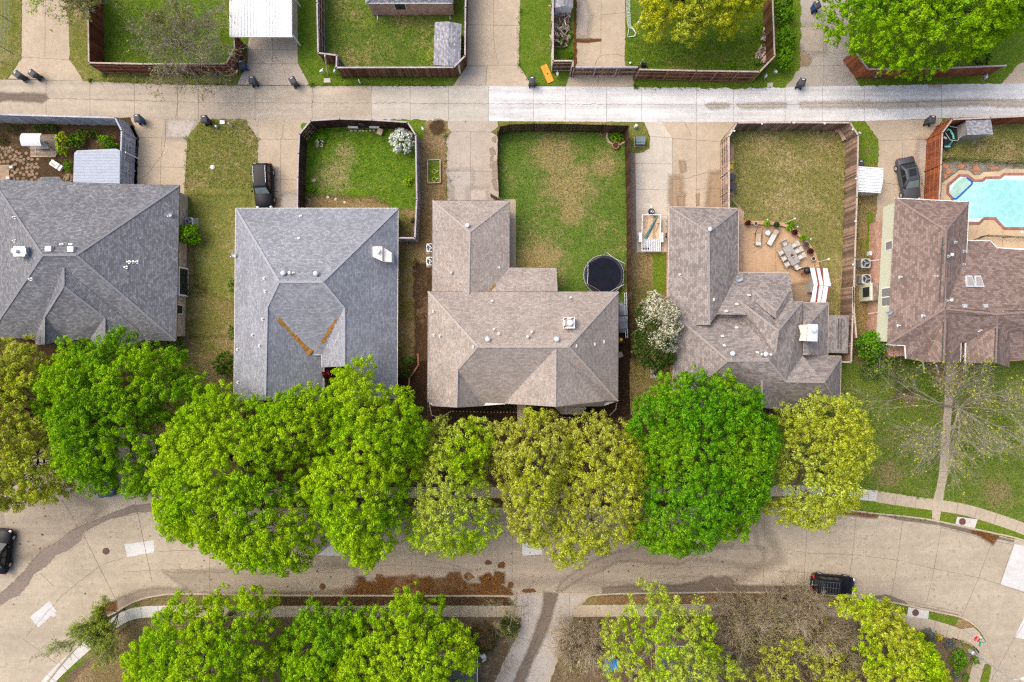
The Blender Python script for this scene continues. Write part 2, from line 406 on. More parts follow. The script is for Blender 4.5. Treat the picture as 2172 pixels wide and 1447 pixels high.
M['bluetile'] = plain('blue_tile', (.015, .1, .5), .3, .5, .2, 8)
M['coping'] = brick('coping', (.26, .09, .07), (.33, .13, .1), (.3, .2, .17))
M['rust_roof'] = plain('rust_roof', (.22, .05, .03), .8, .2, .3, 3)
M['signred'] = plain('sign_red', (.6, .015, .03), .4, .4, .04)
M['signgreen'] = plain('sign_green', (.02, .36, .22), .4, .4, .04)
M['iron'] = plain('cast_iron', (.085, .06, .05), .8, .3, .3, 9)
M['net'] = plain('net_white', (.6, .65, .6), .8, .2, .1)
M['hose'] = plain('hose', (.45, .5, .06), .5, .4, .1)
def pool_mat():
    m = NM('pool_water', .12, .3)
    x = m.mix(m.rmp(m.noise(.18, 4), .35, .65), (.28, .605, .595), (.37, .68, .665))
    x = m.mul(x, m.rmp(m.noise(3.0, 4, .7), .3, .7, .95, 1.05))
    x = m.mix(m.rmp(m.noise(6.0, 2, .5), .74, .8, 0, .35), x, (.1, .2, .2))
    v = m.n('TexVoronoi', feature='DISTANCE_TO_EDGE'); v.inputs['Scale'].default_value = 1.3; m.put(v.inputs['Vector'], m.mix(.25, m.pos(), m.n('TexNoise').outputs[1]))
    x = m.mul(x, m.rmp(v.outputs['Distance'], 0, .22, 1.12, .97))  # caustic light lines painted into the water colour along the cell edges
    x = m.mul(x, m.rmp(m.noise(.12, 3), .3, .7, .88, 1.08))
    m.bump(m.noise(2.2, 5), .5, .05)
    return m.col(x)
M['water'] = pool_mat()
M['water_step'] = plain('water_step', (.55, .74, .74), .05, .5, .06, 2)
M['water_spa'] = plain('water_spa', (.36, .56, .47), .05, .5, .15, .8)

# ---------------------------------------------------------------- the ground and its sheets
rg = random.Random(3)
def rough_edge(pts, step=.4, amp=.06):
    out = []
    n = len(pts); step = max(step, amp * 3.2)
    for i in range(n):
        a, b = Vector(pts[i]), Vector(pts[(i + 1) % n]); L = (b - a).length
        k = max(1, int(L / step))
        for j in range(k):
            p = a + (b - a) * (j / k)
            out.append(Vector((p.x + rg.uniform(-amp, amp), p.y + rg.uniform(-amp, amp), p.z)))
    return out
def curve(pts, n=6):                   # Catmull-Rom through pixel points
    P = [Vector((p[0], p[1])) for p in pts]; out = []
    for i in range(len(P) - 1):
        a, b, c, d = P[max(i - 1, 0)], P[i], P[i + 1], P[min(i + 2, len(P) - 1)]
        for j in range(n):
            t = j / n
            q = .5 * ((2 * b) + (c - a) * t + (2 * a - 5 * b + 4 * c - d) * t * t + (3 * b - a - 3 * c + d) * t ** 3)
            out.append((q.x, q.y))
    out.append((P[-1].x, P[-1].y)); return out
def strip(mb, pts, wid, z, m=0, wob=0.0):
    P = [Vector(p) for p in pts]
    L = []; R = []
    for i, p in enumerate(P):
        d = (P[min(i + 1, len(P) - 1)] - P[max(i - 1, 0)]); u = Vector((-d.y, d.x, 0)).normalized() * (wid / 2) * (1 + rg.uniform(-wob, wob))
        L.append((p.x + u.x, p.y + u.y, z)); R.append((p.x - u.x, p.y - u.y, z))
    for i in range(len(P) - 1): mb.poly([L[i], R[i], R[i + 1], L[i + 1]], m)
SOFT = {}
def soften(mat):                        # the same surface with an edge that thins out (attribute 'fade', broken up by noise)
    if mat.name in SOFT: return SOFT[mat.name]
    c = mat.copy(); c.name = mat.name + '_thinning'; t = c.node_tree; out = [n for n in t.nodes if n.type == 'OUTPUT_MATERIAL'][0]; src = out.inputs[0].links[0].from_socket
    at = t.nodes.new('ShaderNodeAttribute'); at.attribute_name = 'fade'; ge = t.nodes.new('ShaderNodeNewGeometry'); no = t.nodes.new('ShaderNodeTexNoise'); no.inputs['Scale'].default_value = 3.2; no.inputs['Detail'].default_value = 8; no.inputs['Roughness'].default_value = .75
    t.links.new(ge.outputs['Position'], no.inputs['Vector']); a = t.nodes.new('ShaderNodeMath'); a.operation = 'MULTIPLY_ADD'; t.links.new(no.outputs[0], a.inputs[0]); a.inputs[1].default_value = 1.7; a.inputs[2].default_value = -.42
    b = t.nodes.new('ShaderNodeMath'); b.operation = 'MULTIPLY_ADD'; t.links.new(at.outputs['Fac'], b.inputs[0]); b.inputs[1].default_value = .5; t.links.new(a.outputs[0], b.inputs[2])
    m0 = t.nodes.new('ShaderNodeMapRange'); m0.interpolation_type = 'SMOOTHSTEP'; t.links.new(b.outputs[0], m0.inputs[0]); m0.inputs[1].default_value = .1; m0.inputs[2].default_value = .9
    m = t.nodes.new('ShaderNodeMath'); m.operation = 'MULTIPLY'; t.links.new(m0.outputs[0], m.inputs[0]); t.links.new(at.outputs['Fac'], m.inputs[1])
    tr = t.nodes.new('ShaderNodeBsdfTransparent'); mx = t.nodes.new('ShaderNodeMixShader'); t.links.new(m.outputs[0], mx.inputs[0]); t.links.new(tr.outputs[0], mx.inputs[1]); t.links.new(src, mx.inputs[2]); t.links.new(mx.outputs[0], out.inputs[0])
    SOFT[mat.name] = c; return c
def soft_patch(mb, P, z, mi, d, amp, fade):   # polygon with a fading rim of width d
    n0 = len(P); A = sum(P[i].x * P[(i + 1) % n0].y - P[(i + 1) % n0].x * P[i].y for i in range(n0))
    if A < 0: P = P[::-1]
    O = []
    for i in range(n0):
        d1 = (P[i] - P[i - 1]); d2 = (P[(i + 1) % n0] - P[i]); n_ = Vector((d1.y, -d1.x, 0)).normalized() + Vector((d2.y, -d2.x, 0)).normalized()
        n_ = n_.normalized() if n_.length > .2 else Vector((d1.x, d1.y, 0)).normalized(); O.append(P[i] + n_ * d * 1.15)
    I_ = []; U = []
    for i in range(n0):
        a, b, c, e = P[i], P[(i + 1) % n0], O[i], O[(i + 1) % n0]; k = max(1, int((b - a).length / max(.3, amp * 3)))
        for j in range(k):
            t = j / k; w_ = Vector((rg.uniform(-amp, amp), rg.uniform(-amp, amp), 0)); I_.append(a + (b - a) * t + w_ * .6); U.append(c + (e - c) * t + w_)
    o = len(mb.v); n = len(I_); mb.v += [(p.x, p.y, z) for p in I_] + [(p.x, p.y, z) for p in U]
    mb.f.append([o + i for i in range(n)]); mb.m.append(mi)
    for i in range(n): j = (i + 1) % n; mb.f.append([o + i, o + n + i, o + n + j, o + j]); mb.m.append(mi)
    fade += [(o + i) for i in range(n)]
def sheet(name, pts, z, mats, joints=(), cracks=(), stains=(), rough=0.0, step=.4, jw=.03, soft=0.0):
    mb = MB(); q = [g(p, 0) for p in pts]; fade = []
    ml = list(mats) if isinstance(mats, (list, tuple)) else [mats]
    if soft: ml[0] = soften(ml[0]); soft_patch(mb, q, z, 0, soft, rough, fade)
    else:
        if rough: q = rough_edge(q, step, rough)
        mb.poly([(p.x, p.y, z) for p in q], 0)
    if joints or cracks: ml = ml + [M['joint'], M['crack']]
    k0 = len(ml) - 2
    for j in joints: strip(mb, [g(p) for p in j], jw, z + .008, k0)
    for c in cracks:
        w_ = []
        for i in range(len(c) - 1):
            a, b = g(c[i]), g(c[i + 1]); n = max(2, int((b - a).length / .25))
            for t in range(n):
                p = a + (b - a) * t / n; w_.append(p + Vector((rg.uniform(-.05, .05), rg.uniform(-.05, .05), 0)))
        w_.append(g(c[-1])); strip(mb, w_, .03, z + .0085, k0 + 1, .5)
    for si, (mat, blob, amp) in enumerate(stains):
        zz = z + .0018 + .00035 * (si if si < 16 else 16 + si % 4)
        if amp > .015:
            mat = soften(mat)
            if mat not in ml: ml.append(mat)
            P = [g(p) for p in blob]; soft_patch(mb, P, zz, ml.index(mat), (.04 if len(P) == 7 else .16) if len(P) == 7 or amp < .04 else (.45 if amp < .1 else (.9 if amp < .4 else 2.0)), min(amp, .12), fade)
        else:
            if mat not in ml: ml.append(mat)
            mb.poly([(p.x, p.y, zz) for p in rough_edge([g(p) for p in blob], .3, amp)], ml.index(mat))
    o = mb.build(name, ml); o['kind'] = 'structure'
    if fade:
        at = o.data.attributes.new('fade', 'FLOAT', 'POINT'); v_ = np.zeros(len(o.data.vertices), np.float32); v_[fade] = 1; at.data.foreach_set('value', v_)
    me = o.data
    for p in me.polygons:
        if p.normal.z < 0: p.flip()
    me.update()
    return o
def blob(cx, cy, rx, ry, n=14, jit=.35, sd=0):
    r = random.Random(sd * 31 + int(cx * 7 + cy * 3))
    return [(cx + rx * math.cos(6.283 * i / n) * (1 + r.uniform(-jit, jit)), cy + ry * math.sin(6.283 * i / n) * (1 + r.uniform(-jit, jit))) for i in range(n)]
def seg(x0, y0, x1, y1): return [(x0, y0), (x1, y1)]

sheet('ground', [(-2500, -2000), (4700, -2000), (4700, 3400), (-2500, 3400)], 0.0, G['base'])

# --- alley
top = [(-200, 167), (0, 169), (176, 172), (378, 180), (510, 182), (660, 183), (787, 183), (951, 183), (1036, 183), (1290, 184), (1480, 186), (1667, 185), (1822, 182), (1997, 179), (2172, 176), (2400, 172)]
bot = [(-200, 242), (0, 243), (245, 250), (420, 254), (660, 254), (787, 254.5), (940, 257), (1036, 257), (1330, 259), (1480, 259), (1660, 258), (1830, 257), (2030, 250), (2172, 246), (2400, 240)]
def yat(L, x):
    for a, b in zip(L, L[1:]):
        if a[0] <= x <= b[0]: return a[1] + (b[1] - a[1]) * (x - a[0]) / (b[0] - a[0])
def alley(x0, x1, mat, jx, stains=(), cracks=(), cl=True):
    pts = [(x0, yat(top, x0))] + [p for p in top if x0 < p[0] < x1] + [(x1, yat(top, x1))] + [(x1, yat(bot, x1))] + [p for p in bot[::-1] if x0 < p[0] < x1] + [(x0, yat(bot, x0))]
    J = [seg(x, yat(top, x), x, yat(bot, x)) for x in jx]
    mid = lambda x: (yat(top, x) + yat(bot, x)) / 2
    xs = [x0] + [x for x in range(int(x0) + 40, int(x1), 60)] + [x1]
    C = [[(x, mid(x)) for x in xs]] if cl else []
    sheet('alley', pts, .012, mat, J, list(cracks) + C, stains, jw=.03)
alley(-200, 787, M['alley_tan'], [98, 191, 285, 376, 421, 541, 662], [(M['wet'], F('Z1', 0, 725, 60, 738, 180, 735, 340, 742, 358, 755, 330, 768, 180, 762, 60, 750, 0, 770), .05)],
      [F('Z1', 1360, 660, 1365, 780, 1350, 910), F('Z2', 655, 660, 670, 740, 655, 830), F('Z2', 820, 760, 850, 800)])
alley(787, 1036, M['alley_mid'], [787.5, 870, 951])
brn = [F('Z4', 900, 1012, 960, 1008, 1100, 1014, 1100, 1022, 950, 1024), F('Z4', 1210, 1006, 1500, 1010, 1650, 1005, 1650, 1018, 1400, 1022, 1230, 1016), F('Z5', 0, 968, 300, 966, 600, 962, 700, 975, 960, 962, 1300, 955, 1700, 945, 1830, 950, 2200, 962, 2200, 975, 1830, 975, 1700, 955, 1300, 968, 960, 980, 760, 992, 600, 980, 200, 985, 0, 985)]
alley(1036, 2400, M['alley_white'], [1036.5, 1131, 1199, 1286.6, 1361, 1477, 1556, 1665, 1744, 1833, 1915, 1997],
      [(M['drive_dark'], b, .06) for b in brn] + [(M['drive_warm'], F('Z5', 1180, 790, 1300, 790, 1290, 805, 1190, 800), .03)])

# --- driveways
DJ = lambda *a: list(a)
sheet('driveway', F('Z1', 172, -300, 520, -300, 525, 0, 530, 200, 537, 460, 640, 600, 635, 622, 60, 604, 80, 580, 130, 500, 165, 440), .008, M['drive_warm'],
      [F('Z1', 165, 437, 535, 460), F('Z1', 348, -200, 345, 440)])
sheet('driveway', F('Z2', 165, -300, 545, -300, 550, 490, 632, 640, 620, 655, 85, 650, 100, 610, 165, 480), .008, M['drive_grey'],
      [F('Z2', 165, 490, 550, 490), F('Z2', 355, -200, 355, 490), F('Z2', 165, 383, 548, 383), F('Z2', 545, -100, 545, 100)], [F('Z2', 360, 400, 440, 520, 465, 650)])
sheet('driveway', F('Z3', 150, -400, 648, -400, 648, 0, 636, 630, 740, 790, 720, 828, 0, 828, 20, 800, 140, 630, 145, 300), .008, M['drive_warm'],
      [F('Z3', 145, 240, 640, 245), F('Z3', 140, 625, 636, 627), F('Z3', 395, -200, 390, 380)], [F('Z3', 395, 380, 410, 500, 440, 610), F('Z3', 330, 640, 315, 820)],
      [(M['drive_grey'], F('Z3', 160, 640, 325, 640, 310, 810, 60, 815), .03)])
sheet('driveway', F('Z3', 1190, -400, 1650, -400, 1660, 630, 1735, 720, 1735, 832, 1085, 832, 1120, 720, 1180, 640, 1190, 300), .008, M['drive_warm'],
      [F('Z3', 1425, -200, 1422, 530), F('Z3', 1425, 145, 1660, 120)], [F('Z3', 1420, 530, 1380, 580, 1370, 640), F('Z3', 1430, 535, 1560, 520, 1650, 540), F('Z3', 1400, 720, 1390, 830)],
      [(G['litter'], F('Z3', 1185, 378, 1290, 378, 1420, 380, 1420, 392, 1290, 404, 1190, 400), .03), (M['drive_grey'], F('Z3', 1260, 20, 1290, 160, 1270, 330, 1210, 330, 1220, 100), .1)])
sheet('driveway', [(1697, -100), (1815, -100), (1815, 130), (1824, 183), (1660, 186), (1697, 142)], .008, M['drive_dark'],
      [F('Z5', 0, 250, 240, 250), F('Z5', 0, 615, 415, 610), F('Z5', 205, -100, 207, 800)], [F('Z5', 0, 480, 200, 485)], [(M['rust_damp'], F('Z5', 0, 460, 30, 480, 70, 560, 50, 600, 0, 600), .06), (M['drive_grey'], F('Z5', 0, 258, 200, 258, 200, 470, 60, 470, 0, 400), .1)])
sheet('driveway', F('Z5', 2070, 500, 2400, 400, 2400, 780, 1850, 780, 1990, 590), .008, M['drive_warm'])
sheet('driveway', F('Z1', 1000, 905, 1545, 912, 1440, 1060, 1415, 1447, 1415, 1700, 1050, 1700, 1050, 1447, 1065, 1060), .008, M['drive_warm'],
      [F('Z1', 1070, 1055, 1440, 1062), F('Z1', 1268, 915, 1270, 1060), F('Z1', 1240, 1060, 1230, 1447), F('Z1', 1050, 1280, 1425, 1285)],
      [F('Z1', 1275, 1062, 1240, 1200, 1120, 1350, 1060, 1380)], [(M['drive_dark'], F('Z1', 1300, 930, 1500, 925, 1440, 1040, 1300, 1040), .12)])
sheet('driveway', F('A1', 205, 105, 840, 105, 720, 240, 715, 1100, 320, 1100, 330, 500, 337, 280), .008, M['drive_warm'],
      [F('A1', 337, 285, 720, 290), F('A1', 340, 110, 337, 280), F('A1', 552, 290, 545, 920), F('A1', 330, 662, 712, 665)],
      [F('A1', 585, 110, 560, 260, 550, 290), F('A1', 570, 670, 650, 760), F('A1', 660, 770, 710, 755), F('A1', 340, 435, 390, 432), F('A1', 490, 765, 545, 785)],
      [(M['rust_damp'], F('A1', 480, 870, 540, 850, 540, 920, 460, 920), .05), (M['drive_dark'], F('A1', 560, 830, 600, 800, 680, 815, 700, 850, 690, 918, 560, 918), .08)])
wetb = [F('A3', 720, 270, 745, 262, 740, 310, 725, 305), F('A3', 700, 375, 720, 365, 742, 420, 720, 430, 703, 420), F('A3', 705, 450, 718, 448, 715, 490, 700, 485), F('A3', 735, 500, 755, 480, 755, 570, 725, 575, 722, 560), F('A3', 712, 660, 740, 650, 765, 760, 740, 750), F('A3', 700, 515, 715, 510, 712, 550, 702, 545), F('A3', 720, 590, 760, 580, 765, 640, 730, 650)]
sheet('driveway', F('A3', 300, 118, 762, 118, 765, 170, 700, 215, 758, 260, 775, 1000, 310, 1000, 290, 600, 290, 260, 340, 220, 300, 180), .008, M['drive_grey'],
      [F('A3', 330, 215, 700, 218), F('A3', 515, 220, 512, 850), F('A3', 290, 578, 760, 580)], [F('A3', 465, 105, 470, 150)],
      [(M['damp'], b, .03) for b in wetb] + [(M['drive_dark'], F('A3', 310, 590, 505, 590, 505, 840, 380, 840, 370, 700), .1), (M['drive_dark'], F('A3', 515, 770, 640, 760, 650, 840, 515, 840), .1)], rough=.05)
sheet('driveway', F('A5', 180, 110, 320, 110, 415, 245, 415, 810, 380, 1195, 110, 1195, 105, 370, 220, 340, 232, 240), .008, M['drive_pale'],
      [F('A5', 230, 232, 415, 245), F('A5', 110, 458, 415, 462), F('A5', 115, 672, 415, 678), F('A5', 120, 885, 380, 885)])
sheet('driveway', F('A5', 320, 110, 940, 110, 815, 270, 815, 1000, 415, 1000, 415, 245), .010, M['drive_warm'],
      [F('A5', 415, 248, 815, 278), F('A5', 613, 120, 615, 815), F('A5', 416, 245, 416, 815)], [F('A5', 520, 120, 570, 230), F('A5', 420, 590, 520, 585, 680, 535, 810, 540), F('A5', 615, 680, 710, 660, 815, 665)],
      [(M['rust_damp'], F('A5', 418, 590, 470, 590, 465, 700, 450, 815, 418, 815), .11), (M['rust_damp'], F('A5', 755, 560, 812, 545, 812, 815, 720, 815), .12), (M['rust_damp'], F('A5', 485, 450, 510, 450, 515, 510, 495, 520), .04),
       (M['rust_damp'], F('A5', 615, 715, 638, 710, 632, 800, 617, 805), .03), (M['rust_damp'], F('A5', 470, 745, 505, 740, 500, 800, 475, 805), .05)])
sheet('driveway', F('B1', 265, 135, 1105, 110, 935, 330, 930, 1300, 350, 1300, 395, 1100, 415, 330), .008, M['drive_warm'],
      [F('B1', 415, 342, 935, 328), F('B1', 672, 340, 670, 530)], [F('B1', 415, 140, 418, 150), F('B1', 460, 780, 540, 800, 640, 808)], [(M['drive_grey'], F('B1', 870, 360, 930, 360, 925, 900, 860, 600), .15)])
sheet('path', F('A5', 62, 370, 108, 370, 120, 1192, 75, 1192), .010, [brick('paver_strip', (.3, .22, .17), (.4, .31, .25), (.22, .17, .13))], rough=0)

# --- lawns (lie a little above the paving so that grass hangs over its edges)
def lawn(mat, pts, name='lawn', z=.03, rough=.09, step=.3): return sheet(name, pts, z, mat, rough=min(rough, .15), step=step, soft=.7 if rough >= .2 else 0)
lawn(G['olive'], F('Z1', -300, -300, 168, -300, 165, 440, 128, 500, 80, 585, 60, 605, -300, 600))
lawn(G['olive'], F('Z1', 525, -300, 690, -300, 690, 480, 1750, 500, 1870, 480, 1840, 590, 1820, 640, 1790, 655, 1300, 650, 640, 622, 535, 460))
lawn(G['green'], F('Z1', 690, -300, 1900, -300, 1900, 380, 1830, 520, 690, 495), z=.034)
lawn(G['green'], F('Z2', 548, -300, 700, -300, 700, 420, 840, 500, 900, 590, 1790, 590, 1740, 655, 1400, 660, 640, 655, 635, 640, 552, 490))
lawn(G['topyard'], F('Z2', 715, -300, 1840, -300, 1845, 430, 1745, 560, 870, 560, 850, 450, 715, 430), z=.034)
lawn(G['green'], F('Z3', 650, -400, 965, -400, 960, 600, 1150, 650, 1115, 740, 1085, 830, 720, 826, 742, 790, 638, 630))
lawn(G['green'], F('Z3', 968, -400, 1180, -400, 1178, 630, 968, 600), z=.034)
sheet('leaf_edge', F('Z3', 1165, -400, 1190, -400, 1186, 300, 1195, 600, 1170, 635, 1160, 600), .038, G['litter'], rough=.07, step=.25)
lawn(G['green'], F('Z4', 125, -400, 1545, -400, 1555, 545, 1410, 760, 200, 760, 115, 620), z=.034)
lawn(G['verge'], F('Z4', 200, 740, 1420, 750, 1560, 560, 1560, -400, 1800, -400, 1798, 640, 1655, 838, 1480, 840, 1380, 855, 1310, 842, 1190, 862, 1090, 842, 930, 850, 640, 836, 480, 845, 205, 832), rough=.12)
lawn(G['green'], [(1815, -100), (2300, -100), (2300, 80), (2158, 138), (2124, 177), (2000, 179), (1824, 183), (1800, 145), (1800, 60)])
lawn(G['mulch'], F('C5', -800, 20, 2900, 60, 3000, 300, 3000, 1447, -800, 1447), 'garden_bed', z=.03)
lawn(G['mulch'], F('Z1', 880, 905, 1000, 905, 1065, 1060, 1050, 1447, 1000, 1447, 1000, 1060), 'garden_bed')
lawn(G['olive'], F('Z1', 1545, 915, 1885, 915, 1978, 1068, 1972, 1447, 1960, 1700, 1420, 1700, 1420, 1447, 1440, 1062))
lawn(G['sidedirt'], [(375, 430), (540, 430), (510, 600), (505, 1010), (330, 1010), (375, 700)], z=.026, rough=.3)
lawn(G['olive'], [(410, 420), (520, 420), (508, 520), (495, 640), (420, 600)], z=.032, rough=.5)
lawn(G['lime'], F('A1', 740, 140, 1740, 130, 1815, 260, 1830, 1250, 1600, 1250, 1600, 1000, 740, 1000), z=.03)
sheet('bed', F('A1', 785, 840, 930, 830, 1200, 850, 1400, 850, 1560, 930, 1560, 960, 785, 960), .036, G['leafy'], rough=.15, soft=.5)
lawn(G['sidedirt'], F('A1', 1600, 960, 1820, 960, 1820, 1230, 1600, 1230), z=.036, rough=.2)
lawn(G['verge'], F('A1', 1500, 105, 1900, 105, 1890, 200, 1850, 330, 1800, 260, 1740, 130), z=.034)
lawn(G['leafy'], F('A3', 30, 118, 290, 112, 300, 180, 335, 220, 290, 260, 295, 850, 165, 850, 165, 1500, 0, 1500, 30, 600), z=.030, rough=.12)
lawn(G['sidedirt'], [(838, 440), (920, 440), (915, 900), (838, 900)], z=.026, rough=.2)
sheet('bed', blob(928, 272, 11, 12, 16, .3), .04, G['mulch'], rough=.08, soft=.4)
sheet('bed', [(880, 560), (912, 560), (912, 900), (850, 900), (850, 800), (885, 750)], .04, G['mulch'], rough=.15, soft=.4)
lawn(G['trampyard'], F('A3', 770, 180, 1960, 150, 1965, 1900, 780, 1900))
sheet('verge', F('A3', 760, 122, 2105, 128, 2140, 200, 2168, 290, 2160, 370, 2100, 405, 1975, 412, 1965, 160, 790, 165), .028, G['olive'], rough=.08)
lawn(G['sidedirt'], [(1329, 537), (1416, 535), (1416, 880), (1329, 880)], z=.028, rough=.05)
lawn(G['verge'], F('A5', 250, 1200, 365, 1200, 365, 1500, 290, 1550, 250, 1447), z=.034, rough=.08)
sheet('bed', [(1308, 700), (1336, 700), (1336, 880), (1250, 900), (900, 900), (880, 870), (905, 850), (1300, 850)], .036, G['dark_mulch'], rough=.06)
lawn(G['tanyard'], F('A5', 890, 180, 1880, 120, 1960, 220, 1940, 2000, 1000, 2000, 1000, 850, 890, 740))
sheet('path', F('A5', 893, 300, 923, 300, 923, 722, 893, 722), .04, brick('path_brick', (.38, .16, .11), (.46, .23, .17), (.35, .22, .17)))
lawn(G['verge'], F('B1', 120, 140, 275, 138, 415, 330, 415, 500, 405, 620, 190, 620, 190, 260))
lawn(G['sidedirt'], F('B1', 185, 600, 405, 600, 395, 1100, 350, 1447, 330, 2700, 150, 2700), rough=.1, z=.032)
lawn(G['verge'], F('B1', 285, 1120, 340, 1080, 350, 1100, 345, 1447, 330, 1600, 290, 1600), rough=.12, z=.036)
lawn(G['pooly'], F('B1', 1090, 110, 2300, 80, 2300, 600, 1090, 560))
lawn(G['front'], [(1640, 760), (2300, 760), (2300, 1190), (2172, 1128), (2100, 1092), (2040, 1075), (1960, 1058), (1860, 1046), (1790, 1040), (1640, 1030)], z=.03)
lawn(G['mulch'], [(-100, 715), (500, 715), (500, 860), (870, 860), (1340, 860), (1650, 840), (1650, 1032), (860, 1034), (400, 1034), (345, 962), (300, 925), (210, 900), (120, 905), (40, 950), (-100, 1040)], 'front_bed', z=.024, rough=.1)
lawn(G['sidedirt'], [(330, 720), (500, 720), (500, 880), (420, 960), (345, 955), (330, 900)], z=.028, rough=.4)
lawn(G['green'], F('B3', 560, 105, 860, 110, 880, 250, 780, 330, 560, 300), z=.034, rough=.3)
lawn(G['dark_mulch'], [(840, 800), (906, 760), (906, 880), (850, 880)], 'bed', z=.046)
sheet('path', F('A4', 873, 1270, 945, 1270, 945, 1447, 873, 1447), .044, M['walk'])

# --- street, kerbs, pavements
nk = [(-160, 1260), (-60, 1160), (-10, 1095), (20, 1040), (60, 980), (140, 930), (210, 925), (270, 948), (310, 978), (340, 1003), (372, 1046), (410, 1074), (480, 1078), (1000, 1078), (1500, 1077), (1700, 1076), (1780, 1080), (1860, 1089), (1960, 1100), (2040, 1116), (2110, 1131), (2172, 1146), (2400, 1215)]
skl = [(60, 1500), (100, 1447), (142, 1395), (190, 1345), (235, 1306), (285, 1276), (340, 1262), (400, 1259), (600, 1262), (900, 1263), (1075, 1264), (1092, 1272)]
skr = [(1218, 1290), (1240, 1270), (1280, 1260), (1500, 1256), (1650, 1257), (1760, 1262), (1880, 1275), (1990, 1298), (2040, 1310), (2076, 1335), (2095, 1370), (2103, 1410), (2098, 1447), (2090, 1500)]
nkc, slc, src = curve(nk), curve(skl), curve(skr)
stp = nkc + [(2400, 1500)] + src[::-1] + [(1155, 1500), (1040, 1500)] + slc[::-1] + [(-160, 1500)]
J = [F('B7', 425, 190, 540, 390, 560, 410, 800, 890), F('B7', 930, 210, 985, 470, 1045, 760), F('B7', 1440, 555, 1440, 800), F('B7', 280, 700, 370, 790), F('B7', 160, 1150, 430, 1350)]
J += [seg(630, 1190, 630, 1256), seg(733, 1120, 733, 1258), seg(838, 1100, 838, 1258), seg(961, 1130, 961, 1258), seg(1087, 1130, 1086, 1255), seg(1280, 1165, 1280, 1255), seg(1380, 1160, 1380, 1256), seg(1500, 1180, 1500, 1256), seg(1622, 1085, 1618, 1255)]
J += [F('B4', 232, 130, 205, 600, 200, 720), F('B4', 605, 160, 575, 480, 548, 640), F('B4', 965, 190, 925, 500, 875, 795), F('B4', 1265, 240, 1210, 560, 1150, 830), F('B4', 1650, 375, 1550, 640, 1425, 940), F('B4', 1820, 380, 1715, 690),
      F('B4', 875, 795, 1430, 910), F('B4', 1265, 250, 1640, 350, 1820, 385), F('B4', 1900, 1000, 1820, 1120, 1650, 1430), F('B4', 1550, 640, 1715, 690, 1900, 755), F('B7', 700, 335, 1100, 262), F('B7', 180, 690, 700, 335)]
CR = [F('B7', 860, 590, 700, 640, 540, 760, 420, 860), F('B7', 1060, 555, 1240, 540, 1440, 550), F('B7', 850, 690, 1250, 670, 1440, 690, 1800, 710), F('B7', 420, 860, 180, 1130), F('B6', 300, 600, 640, 560, 1040, 540, 1400, 560, 1900, 620), F('B6', 1300, 500, 1500, 540, 1640, 590), F('B5', 0, 600, 120, 640), F('B5', 560, 480, 640, 490, 680, 460, 670, 430), F('B5', 1040, 570, 1400, 545, 1870, 570), F('B5', 1060, 640, 1300, 625, 1640, 630, 1850, 670), F('B5', 20, 460, 300, 470, 640, 460), F('B5', 1050, 420, 1880, 415), F('B4', 0, 410, 230, 450, 560, 460, 920, 500, 1210, 570, 1550, 640), F('B4', 0, 590, 280, 600), F('B6', 0, 610, 300, 600, 660, 590)]
